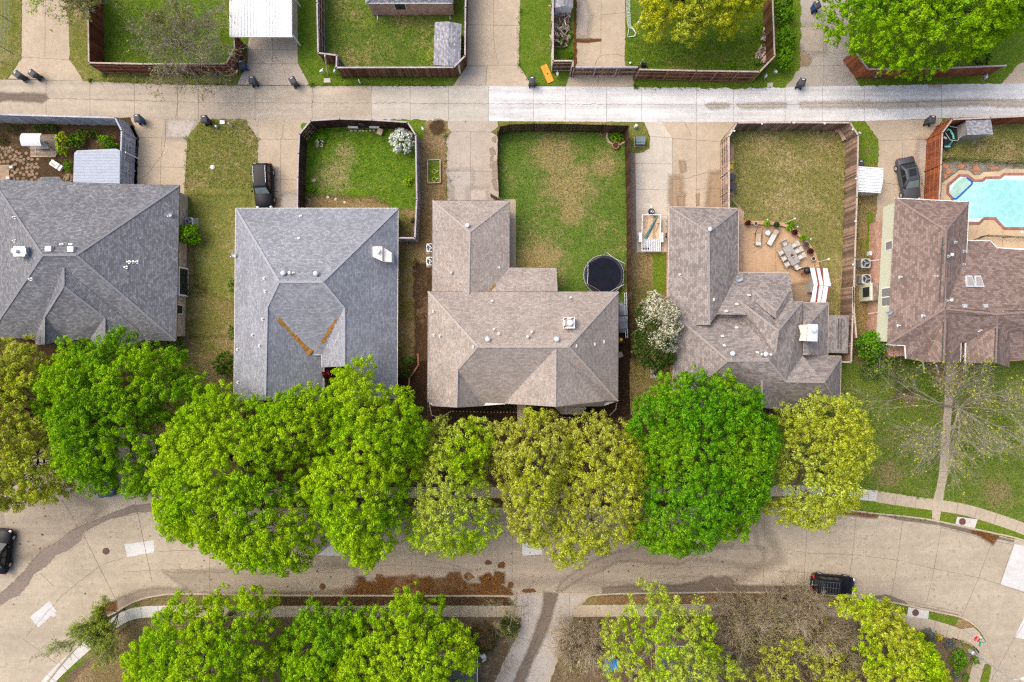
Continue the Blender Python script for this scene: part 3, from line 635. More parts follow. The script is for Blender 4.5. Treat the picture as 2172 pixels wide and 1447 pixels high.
ST = [(M['asphalt_old'], F('B7', 1120, 215, 1060, 225, 900, 240, 800, 280, 640, 350, 520, 395, 470, 430, 400, 490, 300, 540, 230, 610, 170, 690, 100, 760, 20, 830, -60, 900, -60, 960, 20, 900, 60, 870, 130, 845, 190, 770, 230, 700, 310, 650, 380, 570, 470, 530, 550, 470, 560, 415, 640, 375, 760, 320, 930, 275, 1120, 262), .035),
      (M['street_new'], F('B7', 855, 500, 1055, 473, 1060, 555, 875, 588), .01), (M['street_new'], F('B7', 205, 1000, 340, 890, 390, 960, 375, 970, 392, 985, 365, 1000, 350, 990, 265, 1072), .01),
      (M['street_new'], F('B6', 450, 462, 545, 385, 620, 400, 625, 468), .01), (M['street_new'], F('B5', 28, 362, 180, 362, 180, 455, 60, 466, 28, 466), .01),
      (M['street_new'], F('B4', 1830, 380, 2300, 470, 2300, 860, 1900, 745, 1720, 690), .01), (M['street_new'], F('B4', 1900, 950, 2300, 500, 2300, 1200, 1830, 1100), .01),
      (M['wet'], F('B5', 660, 720, 860, 712, 1000, 715, 1100, 705, 1220, 712, 1320, 690, 1380, 680, 1480, 640, 1520, 660, 1590, 640, 1640, 680, 1640, 705, 1870, 715, 2180, 715, 2180, 742, 1200, 745, 660, 750), .06),
      (M['damp'], F('B5', 300, 730, 330, 690, 420, 620, 560, 530, 700, 470, 830, 435, 900, 400, 1080, 370, 1240, 440, 1340, 470, 1260, 505, 1200, 515, 1020, 510, 880, 490, 760, 500, 640, 560, 500, 610, 400, 660, 330, 725), .09),
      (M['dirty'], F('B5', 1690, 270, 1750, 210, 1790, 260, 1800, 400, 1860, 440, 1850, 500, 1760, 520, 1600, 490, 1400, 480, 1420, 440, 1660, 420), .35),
      (M['damp'], F('B7', 700, 960, 760, 920, 860, 870, 950, 835, 1040, 815, 1200, 820, 1440, 815, 1440, 840, 1200, 842, 1040, 845, 950, 875, 840, 930, 700, 985), .08),
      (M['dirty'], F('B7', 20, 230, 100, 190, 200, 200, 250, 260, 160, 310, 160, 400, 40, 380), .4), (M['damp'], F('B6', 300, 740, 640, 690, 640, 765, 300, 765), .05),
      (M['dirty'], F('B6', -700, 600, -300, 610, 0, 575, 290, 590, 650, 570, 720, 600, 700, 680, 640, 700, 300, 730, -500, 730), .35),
      (G['litter'], F('B4', 300, 108, 430, 100, 460, 125, 380, 132, 300, 128), .04), (G['litter'], F('B4', 480, 110, 560, 118, 640, 122, 770, 142, 760, 160, 690, 155, 600, 140, 500, 128), .04), (G['litter'], F('B4', 1500, 278, 1590, 292, 1690, 322, 1660, 368, 1630, 340, 1560, 298), .04), (G['litter'], F('B7', 690, 960, 720, 925, 790, 905, 790, 940, 720, 960), .04), (M['wet'], F('B4', 0, 728, 150, 725, 280, 740, 280, 755, 0, 752), .04), (M['wet'], F('B4', 750, 780, 840, 770, 870, 780, 1000, 835, 1000, 850, 860, 825, 760, 800), .04), (M['damp'], F('B4', 1040, 860, 1200, 885, 1390, 930, 1400, 942, 1160, 895, 1040, 870), .03),
      (M['wet'], F('B4', 780, 138, 960, 178, 1240, 215, 1500, 280, 1820, 355, 1820, 362, 1500, 292, 1240, 226, 960, 190, 790, 150), .03)]
rs = random.Random(11)
for (x0, y0, x1, y1, n, s0, s1) in ((0, 1080, 400, 1400, 26, .5, 1.6), (420, 1180, 1100, 1250, 34, .4, 2.0), (1000, 1150, 1640, 1250, 36, .4, 1.7), (1640, 1120, 2000, 1250, 7, .4, 1.2), (20, 1050, 120, 1160, 9, .6, 2.2)):
    for i in range(n):
        a, b = rs.uniform(x0, x1), rs.uniform(y0, y1)
        if x0 == 0 and (a * .62 + b > 1395): continue
        r_ = rs.uniform(s0, s1); ST.append((G['litter'] if rs.random() < .5 else M['wet'], blob(a, b, r_, r_ * rs.uniform(.5, 1), 7, .4, i), .02))
bank = F('B6', -200, 745, 0, 745, 300, 742, 540, 735, 560, 712, 640, 705, 650, 685, 720, 680, 740, 640, 790, 640, 810, 680, 900, 685, 960, 660, 1030, 640, 1080, 650, 1190, 630, 1220, 660, 1300, 640, 1340, 660, 1440, 650, 1470, 610, 1530, 610, 1550, 660, 1600, 700, 1720, 690, 1700, 640, 1760, 610, 1800, 650, 1820, 600, 1870, 610, 1865, 670, 1830, 690, 1900, 730, 1940, 762, 1200, 770, 640, 770, 300, 765, -200, 765)
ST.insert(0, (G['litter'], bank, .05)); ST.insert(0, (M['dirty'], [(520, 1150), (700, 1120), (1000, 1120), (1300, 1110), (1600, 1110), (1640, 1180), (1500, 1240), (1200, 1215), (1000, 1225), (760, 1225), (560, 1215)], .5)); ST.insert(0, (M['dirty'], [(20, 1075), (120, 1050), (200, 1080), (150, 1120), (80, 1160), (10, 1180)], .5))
for u, v, a, b in ((930, 636, 9, 6), (1610, 630, 10, 6), (487, 705, 6, 4), (1757, 520, 5, 3), (1860, 538, 6, 5), (1750, 640, 8, 8), (1840, 640, 8, 10), (1930, 690, 4, 5), (2070, 735, 12, 3)): q = F1('B6', u, v); ST.append((G['litter'], blob(q[0], q[1], a, b, 11, .4, u), .03))
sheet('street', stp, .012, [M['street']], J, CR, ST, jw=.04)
sheet('alley', [(1075, 1262), (1255, 1262), (1232, 1284), (1212, 1318), (1166, 1418), (1135, 1500), (1020, 1500), (1072, 1405), (1106, 1330), (1107, 1290)], .020, [M['drive_dark']],
      [F('B5', 0, 752, 620, 745), F('B5', 20, 1100, 260, 1175), F('B5', 70, 760, 75, 1000), F('B5', 390, 760, 390, 930)], [F('B5', 300, 800, 130, 1000)],
      [(M['wet'], F('B5', 205, 760, 290, 765, 262, 830, 225, 960, 200, 1040, 150, 1150, 100, 1250, 40, 1400, -40, 1600, -100, 1600, 20, 1350, 90, 1200, 130, 1090, 175, 960, 205, 860), .05), (M['wet'], F('B5', 130, 1060, 140, 1090, 105, 1170, 80, 1190), .03)])
def kerb(pts, w_=.16, h=.13):
    mb = MB(); P = [g(p) for p in pts]
    L = []; R = []
    for i, p in enumerate(P):
        d = P[min(i + 1, len(P) - 1)] - P[max(i - 1, 0)]; u = Vector((-d.y, d.x, 0)).normalized() * w_ / 2
        L.append(p + u); R.append(p - u)
    for i in range(len(P) - 1):
        a, b, c, d = L[i], R[i], R[i + 1], L[i + 1]; up = Vector((0, 0, h))
        mb.poly([a + up, b + up, c + up, d + up]); mb.poly([b, c, c + up, b + up]); mb.poly([a + up, d + up, d, a])
    tag(mb.build('kerb', M['walk']), kind='structure')
kerb(nkc); kerb(slc); kerb(src)
WZ = [.045]
def walkway(pts, wid, mats, jn, z=None):
    WZ[0] += .0016; z = WZ[0]; mb = MB(); P = [g(p) for p in curve(pts)]
    strip(mb, P, wid, z, 0)
    acc = 0
    for i in range(1, len(P)):
        acc += (P[i] - P[i - 1]).length
        if acc > jn:
            acc = 0; d = (P[i] - P[i - 1]).normalized(); u = Vector((-d.y, d.x, 0)) * wid / 2; q = P[i]
            strip(mb, [q - u, q + u], .035, z + .008, 1)
    o = mb.build('pavement', [mats, M['joint']]); o['kind'] = 'structure'
    for p in o.data.polygons:
        if p.normal.z < 0: p.flip()
walkway([(345, 985), (400, 1036), (480, 1044), (700, 1045), (1100, 1044), (1500, 1043), (1660, 1041)], 1.15, M['walk'], 1.5)
walkway([(1660, 1041), (1720, 1042), (1790, 1046), (1860, 1052)], 1.15, M['walk_white'], 1.5)
walkway([(1859, 1053), (1910, 1061), (1975, 1070), (2040, 1080), (2100, 1097), (2172, 1122), (2300, 1175)], 1.2, M['walk'], 2.0)
walkway([(250, 915), (310, 935), (350, 985)], 1.1, M['walk'], 1.5)
walkway([(60, 1500), (110, 1438), (160, 1390), (211, 1346), (250, 1316), (290, 1300), (353, 1296)], 1.2, M['walk_white'], 1.55)
walkway([(350, 1296), (420, 1296), (700, 1297), (900, 1296), (1106, 1297)], 1.2, M['walk'], 1.55)
walkway([(1215, 1296), (1400, 1294), (1560, 1292), (1650, 1290), (1760, 1295), (1860, 1306), (1940, 1319), (2000, 1334), (2050, 1352)], 1.25, M['walk'], 1.3)
walkway([(2085, 1385), (2070, 1425), (2055, 1500)], 1.2, M['walk'], 1.6)
sheet('pavement', F('C3', 180, 155, 330, 140, 500, 115, 640, 240, 720, 370, 800, 490, 860, 640, 920, 800, 935, 990, 800, 1000, 640, 900, 560, 700, 480, 560, 300, 440, 100, 380, 0, 350), .072, M['walk'], [F('C3', 180, 160, 110, 380)])
def vstrip(mat, pts, z=.034, r=.06): return sheet('verge', pts, z, mat, rough=r, step=.25)
vstrip(G['mulch'], [(420, 1059), (1640, 1056), (1640, 1074), (420, 1074)])
vstrip(G['verge'], F('B3', 60, 1105, 170, 1115, 390, 1135, 800, 1205, 800, 1282, 560, 1255, 300, 1215, 60, 1185))
vstrip(G['verge'], F('B3', 862, 1218, 990, 1240, 972, 1315, 852, 1292)); vstrip(G['verge'], F('B3', 1145, 1278, 1240, 1295, 1360, 1330, 1489, 1390, 1489, 1432, 1380, 1420, 1115, 1350))
sheet('pavement', F('B3', 985, 1255, 1140, 1275, 1112, 1352, 970, 1318), .074, M['walk_white'])
sheet('path', F('B3', 800, 1125, 880, 1125, 850, 1300, 796, 1285), .076, M['walk'])
sheet('path', F('B3', 905, 60, 985, 60, 950, 420, 940, 560, 920, 880, 915, 920, 912, 960, 905, 1000, 893, 1040, 882, 1130, 808, 1125, 832, 1040, 838, 1000, 846, 960, 852, 918, 878, 560, 890, 420), .046, M['walk'],
      [F('B3', 865, 790, 925, 790), F('B3', 852, 916, 918, 918), F('B3', 845, 958, 912, 962), F('B3', 838, 1000, 905, 1002), F('B3', 832, 1040, 893, 1040)])
sheet('bed', F('B3', 760, 110, 905, 90, 985, 90, 1050, 110, 1010, 280, 960, 300, 880, 290, 850, 240), .040, G['leafy'], rough=.1, soft=.25)
lawn(G['woods'], [(120, 1470), (160, 1410), (220, 1358), (290, 1315), (353, 1310), (700, 1310), (1104, 1310), (1104, 1330), (1072, 1400), (1020, 1500), (120, 1500)], 'woodland_floor', z=.024)
lawn(G['plot'], F('B7', 500, 1447, 700, 1230, 840, 1100, 960, 1030, 1140, 1002, 1300, 1005, 1000, 1447, 900, 1600, 400, 1600), z=.028)
lawn(G['woods'], [(1226, 1308), (1650, 1304), (1800, 1312), (1930, 1328), (2030, 1360), (2065, 1395), (2040, 1440), (2020, 1520), (1140, 1520), (1212, 1320)], 'woodland_floor', z=.024)
vstrip(G['mulch'], F('B6', 20, 785, 600, 783, 1300, 785, 1900, 785, 1960, 845, 1900, 848, 1200, 850, 700, 848, 20, 850), r=.05)
vstrip(G['plot'], F('B7', 980, 890, 1100, 865, 1280, 860, 1500, 860, 1500, 905, 1250, 910, 1050, 925, 940, 950), r=.05)
vstrip(G['green'], F('B7', 420, 1340, 560, 1200, 650, 1200, 560, 1330, 450, 1390), r=.08); vstrip(G['green'], F('B7', 330, 1425, 350, 1410, 390, 1447, 330, 1500, 280, 1500), r=.05)
vstrip(G['litter_dry'], F('B5', 560, 830, 640, 782, 1100, 772, 2180, 765, 2180, 822, 1500, 828, 900, 838), r=.05)
vstrip(G['litter_dry'], F('B4', 0, 762, 300, 770, 420, 800, 420, 850, 0, 832), r=.05)
vstrip(G['verge'], F('B4', 800, 838, 1005, 862, 1000, 928, 830, 890), r=.05); vstrip(G['verge'], F('B4', 1160, 900, 1390, 950, 1385, 1010, 1160, 960), r=.05)
vstrip(G['leafy'], F('B4', 1390, 955, 1450, 970, 1520, 1020, 1440, 1030, 1370, 1015), .036)
vstrip(G['verge'], F('B4', 1620, 1310, 1645, 1325, 1640, 1400, 1620, 1447, 1600, 1550, 1540, 1550, 1555, 1447), r=.05)
sheet('pavement', F('B4', 1005, 865, 1165, 895, 1158, 960, 995, 935), .074, M['walk_white'])
sheet('pavement', F('B6', 0, 768, 72, 768, 72, 850, 0, 850), .078, M['walk'])
# ---------------------------------------------------------------- houses
UPZ = Vector((0, 0, 1))
def plane_of(V, a, b, c): return (V[a], V[b], V[c])
def roof_faces(name, faces, mat, parent, thick=0.0):
    mb = MB()
    for f in faces:
        pts = [Vector(p) for p in f]
        n = Vector((0, 0, 0))
        for i in range(len(pts)): n += pts[i].cross(pts[(i + 1) % len(pts)])
        if n.z < 0: pts = pts[::-1]
        mb.poly(pts)
    return mb.build(name, mat, parent, at='world', uv=True)
def ridge_caps(edges, mat, roof_o, w_=.22):
    mb = MB()
    for a, b in edges: mb.beam(Vector(a) + UPZ * .012, Vector(b) + UPZ * .012, w_, .03)
    return mb.build('ridge_cap', mat, roof_o, at='world')
def gutters(edges, mat, parent, w_=.13, h=.13):
    for a, b in edges: MB().beam(Vector(a) - UPZ * .07, Vector(b) - UPZ * .07, w_, h).build('gutter', mat, parent, at='world')
def inset(poly, d):
    n = len(poly); A = sum(poly[i][0] * poly[(i + 1) % n][1] - poly[(i + 1) % n][0] * poly[i][1] for i in range(n)); s_ = 1 if A > 0 else -1
    out = []
    for i in range(n):
        p0, p1, p2 = [Vector((q[0], q[1])) for q in (poly[i - 1], poly[i], poly[(i + 1) % n])]
        d1 = (p1 - p0).normalized(); d2 = (p2 - p1).normalized()
        n1 = Vector((-d1.y, d1.x)) * s_ * d; n2 = Vector((-d2.y, d2.x)) * s_ * d
        den = d1.x * d2.y - d1.y * d2.x
        if abs(den) < .05: q = p1 + (n1 + n2) * .5
        else:
            t = ((p1 + n2 - p1 - n1).x * d2.y - (p1 + n2 - p1 - n1).y * d2.x) / den; q = p1 + n1 + d1 * t
        out.append((q.x, q.y))
    return out
def walls(eave_pts, z, mat, parent, d=.45, soffit=M['offwhite']):
    q = inset([(p[0], p[1]) for p in eave_pts], d); mb = MB(); mb.prism(q, 0, z - .03)
    mb.build('wall', mat, parent, at='world', uv=True)
    s2 = MB(); s2.prism([(p[0], p[1]) for p in inset([(p[0], p[1]) for p in eave_pts], .03)], z - .16, z - .035); s2.build('soffit', soffit, parent, at='world')
def vent_cap(parent, p, r=.2, h=.35, mat=None, name='vent'):      # round turbine or mushroom vent
    mb = MB(); mb.lathe(p, [(r * .55, -.1), (r * .55, h * .5), (r, h * .55), (r * .97, h * .75), (r * .6, h * .95), (.02, h)], 12)
    return mb.build(name, mat or M['pale_metal'], parent, at='world', smooth=True)
def pipe_vent(parent, p, mat=None):
    mb = MB(); mb.box(Vector(p) + Vector((0, 0, -.03)), (.26, .3, .06), 0.2); mb.lathe(p, [(.06, -.1), (.06, .3), (.075, .3), (.075, .33)], 8)
    return mb.build('vent', mat or M['offwhite'], parent, at='world')
def box_vent(parent, p, s_=(.55, .5, .22), mat=None, name='vent'):
    mb = MB(); mb.box(Vector(p) + Vector((0, 0, -.12)), s_, 0, 0, .8); mb.box(Vector(p) + Vector((0, 0, s_[2] - .12)), (s_[0] * .6, s_[1] * .6, .03), 0, 0)
    return mb.build(name, mat or M['pale_metal'], parent, at='world')
def dish(label, p, az, group='satellite dishes on the roofs', rr=.3):
    r = root('satellite_dish', p, label, 'satellite dish', group)
    R = Matrix.Rotation(az, 3, 'Z') @ Matrix.Rotation(rad(38), 3, 'X')
    mb = MB(); mb.lathe((0, 0, .38), [(.02, -.07), (rr * .5, -.05), (rr * .85, 0), (rr, .05), (rr * .96, .055), (rr * .8, .01), (.03, -.05)], 16, 0, R); mb.build('reflector', M['galv'], r, smooth=True)
    a = MB(); q = R @ Vector((0, -.05, .42)) + Vector((0, 0, .38)); a.tube([R @ Vector((0, -rr * .8, -.02)) + Vector((0, 0, .38)), q], .018, 6); a.box(q, (.07, .07, .1)); a.build('feed_arm', M['steel'], r)
    m = MB(); m.tube([(0, 0, -.1), (0, 0, .34)], .025, 8); m.box((0, 0, -.1), (.2, .16, .12)); m.build('mast', M['steel'], r)
    return r
HG = 'houses along the street'
# --- corner house with the slate-dark grey hip roof
H1 = root('house', g((190, 560)), 'dark grey hip roofed house at the left edge, two square vents on its ridge', 'house', HG)
V = {}
def S(k, fr, u, v, z): V[k] = g(F1(fr, u, v), z)
E1 = 2.6
S('NW', 'Z6', -60, 40, E1); S('NE', 'Z6', 1408, 88, E1); S('SE', 'Z6', 1382, 1308, E1); S('SW', 'Z6', -100, 1285, E1); S('R1', 'Z6', 335, 635, 6.5); S('R2', 'Z6', 600, 635, 6.5)
SP = plane_of(V, 'R1', 'R2', 'SE'); NP = plane_of(V, 'R1', 'R2', 'NE')
V['V1'] = ray_plane(F1('Z6', 500, 735), SP); z1 = V['V1'].z; S('V2', 'Z6', 500, 880, z1)
S('Q', 'Z6', 215, 1290, E1); wl = (V['V1'], V['V2'], V['Q'])
V['P'] = ray_plane(F1('Z6', 348, 1125), wl); zp = V['P'].z; S('Pe', 'Z6', 345, 1338, zp - .3); S('Qa', 'Z6', 290, 1345, E1); S('Qb', 'Z6', 270, 1300, E1)
S('Qc', 'Z6', 430, 1342, E1); S('Qd', 'Z6', 520, 1308, E1); S('P2', 'Z6', 822, 1130, zp); S('P2e', 'Z6', 822, 1352, zp - .3); S('Q2a', 'Z6', 705, 1300, E1); S('Q2b', 'Z6', 735, 1350, E1)
S('Q3', 'Z6', 1010, 1352, E1); wr = (V['V1'], V['V2'], V['P2']); V['Q4'] = ray_plane(F1('Z6', 1080, 1215), SP); S('Q5', 'Z6', 1140, 1300, E1)
rf = roof_faces('roof', [[V['NW'], V['NE'], V['R2'], V['R1']], [V['NE'], V['SE'], V['R2']], [V['SE'], V['SW'], V['R1'], V['R2']], [V['NW'], V['R1'], V['SW']],
     [V['V1'] + UPZ * .02, V['V2'] + UPZ * .02, V['P'] + UPZ * .02, V['Pe'], V['Qa'], V['Qb'], V['Q'] + UPZ * .02], [V['V2'] + UPZ * .02, V['P2'] + UPZ * .02, V['Q2a'] + UPZ * .02, V['Qd'] + UPZ * .02, V['P'] + UPZ * .02],
     [V['P'] + UPZ * .02, V['Qd'], V['Qc'], V['Pe']], [V['V1'] + UPZ * .02, V['Q4'] + UPZ * .03, V['Q5'] + UPZ * .03, V['Q3'], V['P2e'], V['P2'] + UPZ * .02, V['V2'] + UPZ * .02], [V['P2'] + UPZ * .02, V['P2e'], V['Q2b'], V['Q2a'] + UPZ * .02]], M['roof_grey'], H1)
ridge_caps([(V['R1'], V['R2']), (V['NW'], V['R1']), (V['NE'], V['R2']), (V['SE'], V['R2']), (V['SW'], V['R1']), (V['V1'], V['V2']), (V['V2'], V['P']), (V['P'], V['Pe']), (V['V2'], V['P2']), (V['P2'], V['P2e'])], M['cap_grey'], rf)
S('b0', 'Z6', 265, 80, E1); S('b1', 'Z6', 322, 25, E1); S('b2', 'Z6', 465, 22, E1); S('b3', 'Z6', 510, 75, E1); V['b4'] = ray_plane(F1('Z6', 335, 165), NP)
bay = roof_faces('bay_roof', [[V['b0'] + UPZ * .01, V['b1'], V['b4'] + UPZ * .02], [V['b1'], V['b2'], V['b4'] + UPZ * .02], [V['b2'], V['b3'] + UPZ * .01, V['b4'] + UPZ * .02]], M['roof_grey'], H1)
ep = [V['NW'], V['b0'], V['b1'], V['b2'], V['b3'], V['NE'], V['SE'], V['Q2a'], V['Q'], V['SW']]
gutters([(V['b0'], V['b1']), (V['b1'], V['b2']), (V['b2'], V['b3']), (V['b3'], V['NE']), (V['NE'], V['SE']), (V['SE'], V['Q5'])], M['gutter_dark'], H1)
walls([V['NW'], V['NE'], V['SE'], V['SW']], E1, M['brick_tan'], H1, .45)
wb = MB(); wb.prism([tuple(V[k].xy) for k in ('Q', 'Qb', 'Qa', 'Qc', 'Qd')], 0, E1 - .05); wb.prism([tuple(V[k].xy) for k in ('Q2a', 'Q2b', 'Q3', 'Q5')], 0, E1 - .06); wb.build('bay_wall', M['brick_tan'], H1, at='world', uv=True)
xe = V['NE'].x
bw = MB(); x0 = g(F1('Z6', 1450, 850)).x - .05; xw = (V['NE'].x + V['SE'].x) / 2 - .45
def wallbox(px_top, px_bot, zt, zb, depth, x):
    a, b = g(F1('Z6', 0, px_top)).y, g(F1('Z6', 0, px_bot)).y
    return (x, (a + b) / 2, zb), (depth, abs(a - b), zt - zb)
c_, s_ = wallbox(745, 965, 2.3, .5, .5, xw + .2); bw.box(c_, s_); wn = bw.build('window', M['white'], H1, at='world')
gl = MB(); gl.box((c_[0] + .26, c_[1], c_[2] + .15), (.02, s_[1] - .3, s_[2] - .3)); gl.build('pane', M['glass_dark'], wn, at='world')
bw = MB(); c_, s_ = wallbox(1030, 1108, 2.1, .9, .12, xw + .02); bw.box(c_, s_); wn = bw.build('window', M['white'], H1, at='world'); gl = MB(); gl.box((c_[0] + .07, c_[1], c_[2] + .1), (.02, s_[1] - .2, s_[2] - .2)); gl.build('pane', M['glass_dark'], wn, at='world')
for (u, v) in ((395, 588), (570, 592)): box_vent(H1, ray_plane(F1('Z6', u, v), NP) + UPZ * .1, (.7, .6, .32), M['galv'])
pipe_vent(H1, ray_plane(F1('Z6', 490, 555), NP), M['white']); box_vent(H1, ray_plane(F1('Z6', 553, 552), NP), (.5, .3, .1), M['galv'])
for (u, v) in ((1015, 690), (1045, 690), (1080, 690), (995, 732)): pipe_vent(H1, ray_plane(F1('Z6', u, v), plane_of(V, 'NE', 'SE', 'R2')), M['galv'])
WP = plane_of(V, 'NW', 'SW', 'R1'); cp = ray_plane(F1('Z6', 215, 615), WP)
cm = MB(); cm.box(cp + Vector((-.15, 0, -.5)), (1.1, .95, 1.3)); ch = cm.build('chimney', M['galv'], H1, at='world')
cc = MB(); cc.box(cp + Vector((.25, 0, .8)), (.6, .6, .06), 0.1); cc.lathe(cp + Vector((-.35, 0, .8)), [(.2, 0), (.2, .3), (.26, .32), (.26, .4)], 12); cc.build('chimney_cap', M['white'], ch, at='world')
pipe_vent(H1, ray_plane(F1('Z6', 120, 340), WP)); pipe_vent(H1, ray_plane(F1('Z6', 118, 525), WP)); pipe_vent(H1, ray_plane(F1('Z6', 245, 825), WP))
dish('white satellite dish near the east eave of the dark grey roof, beside the air conditioner', ray_plane(F1('Z6', 1345, 320), plane_of(V, 'NE', 'SE', 'R2')), rad(20))

# --- second house: pale slate-grey roof with two rusty leaf-filled valleys
H2 = root('house', g((672, 640)), 'pale slate grey hip roofed house with two rust coloured leaf filled valleys', 'house', HG)
V = {}
def SP_(k, x, y, z): V[k] = g((x, y), z)
SP_('NW', 500, 442, 2.6); SP_('NE', 844, 442, 2.6); SP_('SE', 842, 846, 2.6); SP_('SW', 496, 850, 2.6); SP_('R1', 592, 598, 6.6); SP_('R2', 684, 598, 6.6)
WPl = plane_of(V, 'NW', 'SW', 'R1'); EPl = plane_of(V, 'NE', 'SE', 'R2'); NPl = plane_of(V, 'R1', 'R2', 'NE')
V['JW'] = ray_plane((566, 652), WPl); V['JE'] = ray_plane((730, 654), EPl); SP_('WE', 562, 849, V['JW'].z)
SP_('EA', 686.5, 849, 2.6); wep = (V['JW'], V['WE'], V['EA']); V['VW'] = ray_plane((661.6, 752.5), wep); SP_('EB', 686.5, 754, 2.6)
SPl = (V['R1'], V['R2'], V['VW']); V['SE_'] = ray_plane((682, 752.5), SPl); V['VE'] = ray_plane((684, 730), SPl)
SP_('GE', 730, 777.5, V['JE'].z); V['GW'] = g((683, 779), V['SE_'].z - .05); V['G2'] = ray_plane((745, 778), EPl); V['G3'] = ray_plane((745, 846), EPl)
rf = roof_faces('roof', [[V['NW'], V['NE'], V['R2'], V['R1']], [V['NW'], V['R1'], V['JW'], V['WE'], V['SW']], [V['JW'], V['WE'], V['EA'], V['EB'], V['VW']], [V['R1'], V['R2'], V['JE'], V['VE'], V['SE_'], V['VW'], V['JW']],
      [V['JE'], V['GE'], V['GW'], V['SE_'], V['VE']], [V['R2'], V['NE'], V['SE'], V['G3'], V['G2'], V['GE'], V['JE']]], M['roof_slate'], H2)
ridge_caps([(V['R1'], V['R2']), (V['NW'], V['R1']), (V['NE'], V['R2']), (V['R1'], V['JW']), (V['R2'], V['JE']), (V['JW'], V['WE']), (V['JE'], V['GE'])], M['cap_slate'], rf)
gutters([(V['NW'], V['NE']), (V['NE'], V['SE']), (V['SE_'], V['VW']), (V['SE_'], V['GW']), (V['EB'], V['EA']), (V['NW'], V['SW'])], M['offwhite'], H2, .09, .12)
walls([V['NW'], V['NE'], V['SE'], V['G3'], g((745, 778), 2.6), g((684, 775), 2.6), V['EA'], V['SW']], 2.6, M['brick_tan'], H2)
gb = MB(); gb.poly([V['GW'] + Vector((.05, .1, 0)), V['GE'] + Vector((0, .1, -.05)), V['G2'] + Vector((0, .1, -.05)), g((745, 778), 2.5) + Vector((0, .1, 0)), g((683, 779), 2.5) + Vector((.05, .1, 0))]); gb.build('gable', M['offwhite'], H2, at='world')
for nm, a, b, w0, w1 in (('l', F1('A2', 480, 705), F1('A2', 765, 1010), .35, .72), ('r', F1('A2', 985, 705), F1('A2', 858, 915), .28, .5)):
    mb = MB(); n = 64; L = []; R = []; wk = 1.0; sh = 0.0
    for i in range(n + 1):
        t = i / n; p = (a[0] + (b[0] - a[0]) * t, a[1] + (b[1] - a[1]) * t)
        pl1, pl2 = (wep, SPl) if nm == 'l' else ((V['JE'], V['GE'], V['GW']), SPl)
        wd = (w0 + (w1 - w0) * t) * (wk := min(1.25, max(.6, wk + rg.uniform(-.16, .16)))) * (1.35 if nm == 'l' and .5 < t < .62 else 1) * (.3 if i in (0, n) else 1)
        d = Vector((b[0] - a[0], b[1] - a[1])).normalized(); ux, uy = -d.y * wd / PX, d.x * wd / PX
        c = max(ray_plane(p, pl1).z, ray_plane(p, pl2).z)
        q1 = ray_plane((p[0] + ux * .5, p[1] + uy * .5), (pl2 if nm == 'l' else pl1)); q2 = ray_plane((p[0] - ux * .5, p[1] - uy * .5), (pl1 if nm == 'l' else pl2))
        q1s = max(ray_plane((p[0] + ux * .5, p[1] + uy * .5), pl1), ray_plane((p[0] + ux * .5, p[1] + uy * .5), pl2), key=lambda v_: v_.z)
        q2s = max(ray_plane((p[0] - ux * .5, p[1] - uy * .5), pl1), ray_plane((p[0] - ux * .5, p[1] - uy * .5), pl2), key=lambda v_: v_.z)
        L.append(q1s + UPZ * .05); R.append(q2s + UPZ * .05)
    for i in range(n): mb.poly([L[i], R[i], R[i + 1], L[i + 1]])
    M.setdefault('debris', plain('valley_debris', (.3, .15, .035), 1, .05, .4, 5, 0, .5))
    mb.build('leaf_debris', M['debris'], rf, at='world')
for p in ((603, 580), (672, 581)): vent_cap(H2, ray_plane(p, NPl), .26, .45, M['pale_metal'])
vent_cap(H2, ray_plane((617, 579.5), NPl), .17, .5, M['white']); pipe_vent(H2, ray_plane((623, 580), NPl))
for u, v in ((365, 365), (375, 475), (353, 712), (268, 847), (328, 940), (140, 970), (143, 1250)): pipe_vent(H2, ray_plane(F1('A2', u, v), WPl), M['offwhite'])
for u, v in ((735, 1005), (720, 1212)): pipe_vent(H2, ray_plane(F1('A1', u, v), NPl), M['white'])
cp = ray_plane(F1('A2', 1400, 175), EPl)
cm = MB(); o = cp + Vector((-.12, .05, 0))
cm.prism([(o.x - .95, o.y + .75), (o.x + .0, o.y + .75), (o.x + .0, o.y - .7), (o.x - .95, o.y - .25)], cp.z - .6, cp.z + 1.1); cm.prism([(o.x, o.y + .74), (o.x + .85, o.y + .2), (o.x + .85, o.y - .72), (o.x, o.y - .69)], cp.z - .9, cp.z + .75)
ch = cm.build('chimney', M['offwhite'], H2, at='world'); cc = MB(); cc.lathe((o.x - .45, o.y + .3, cp.z + 1.1), [(.24, 0), (.24, .35), (.3, .36), (.3, .42), (.02, .46)], 12); cc.build('chimney_cap', M['white'], ch, at='world')
dish('grey satellite dish on the west eave of the pale slate roof above the side lawn', ray_plane(F1('A1', 130, 1365), WPl), rad(-30))

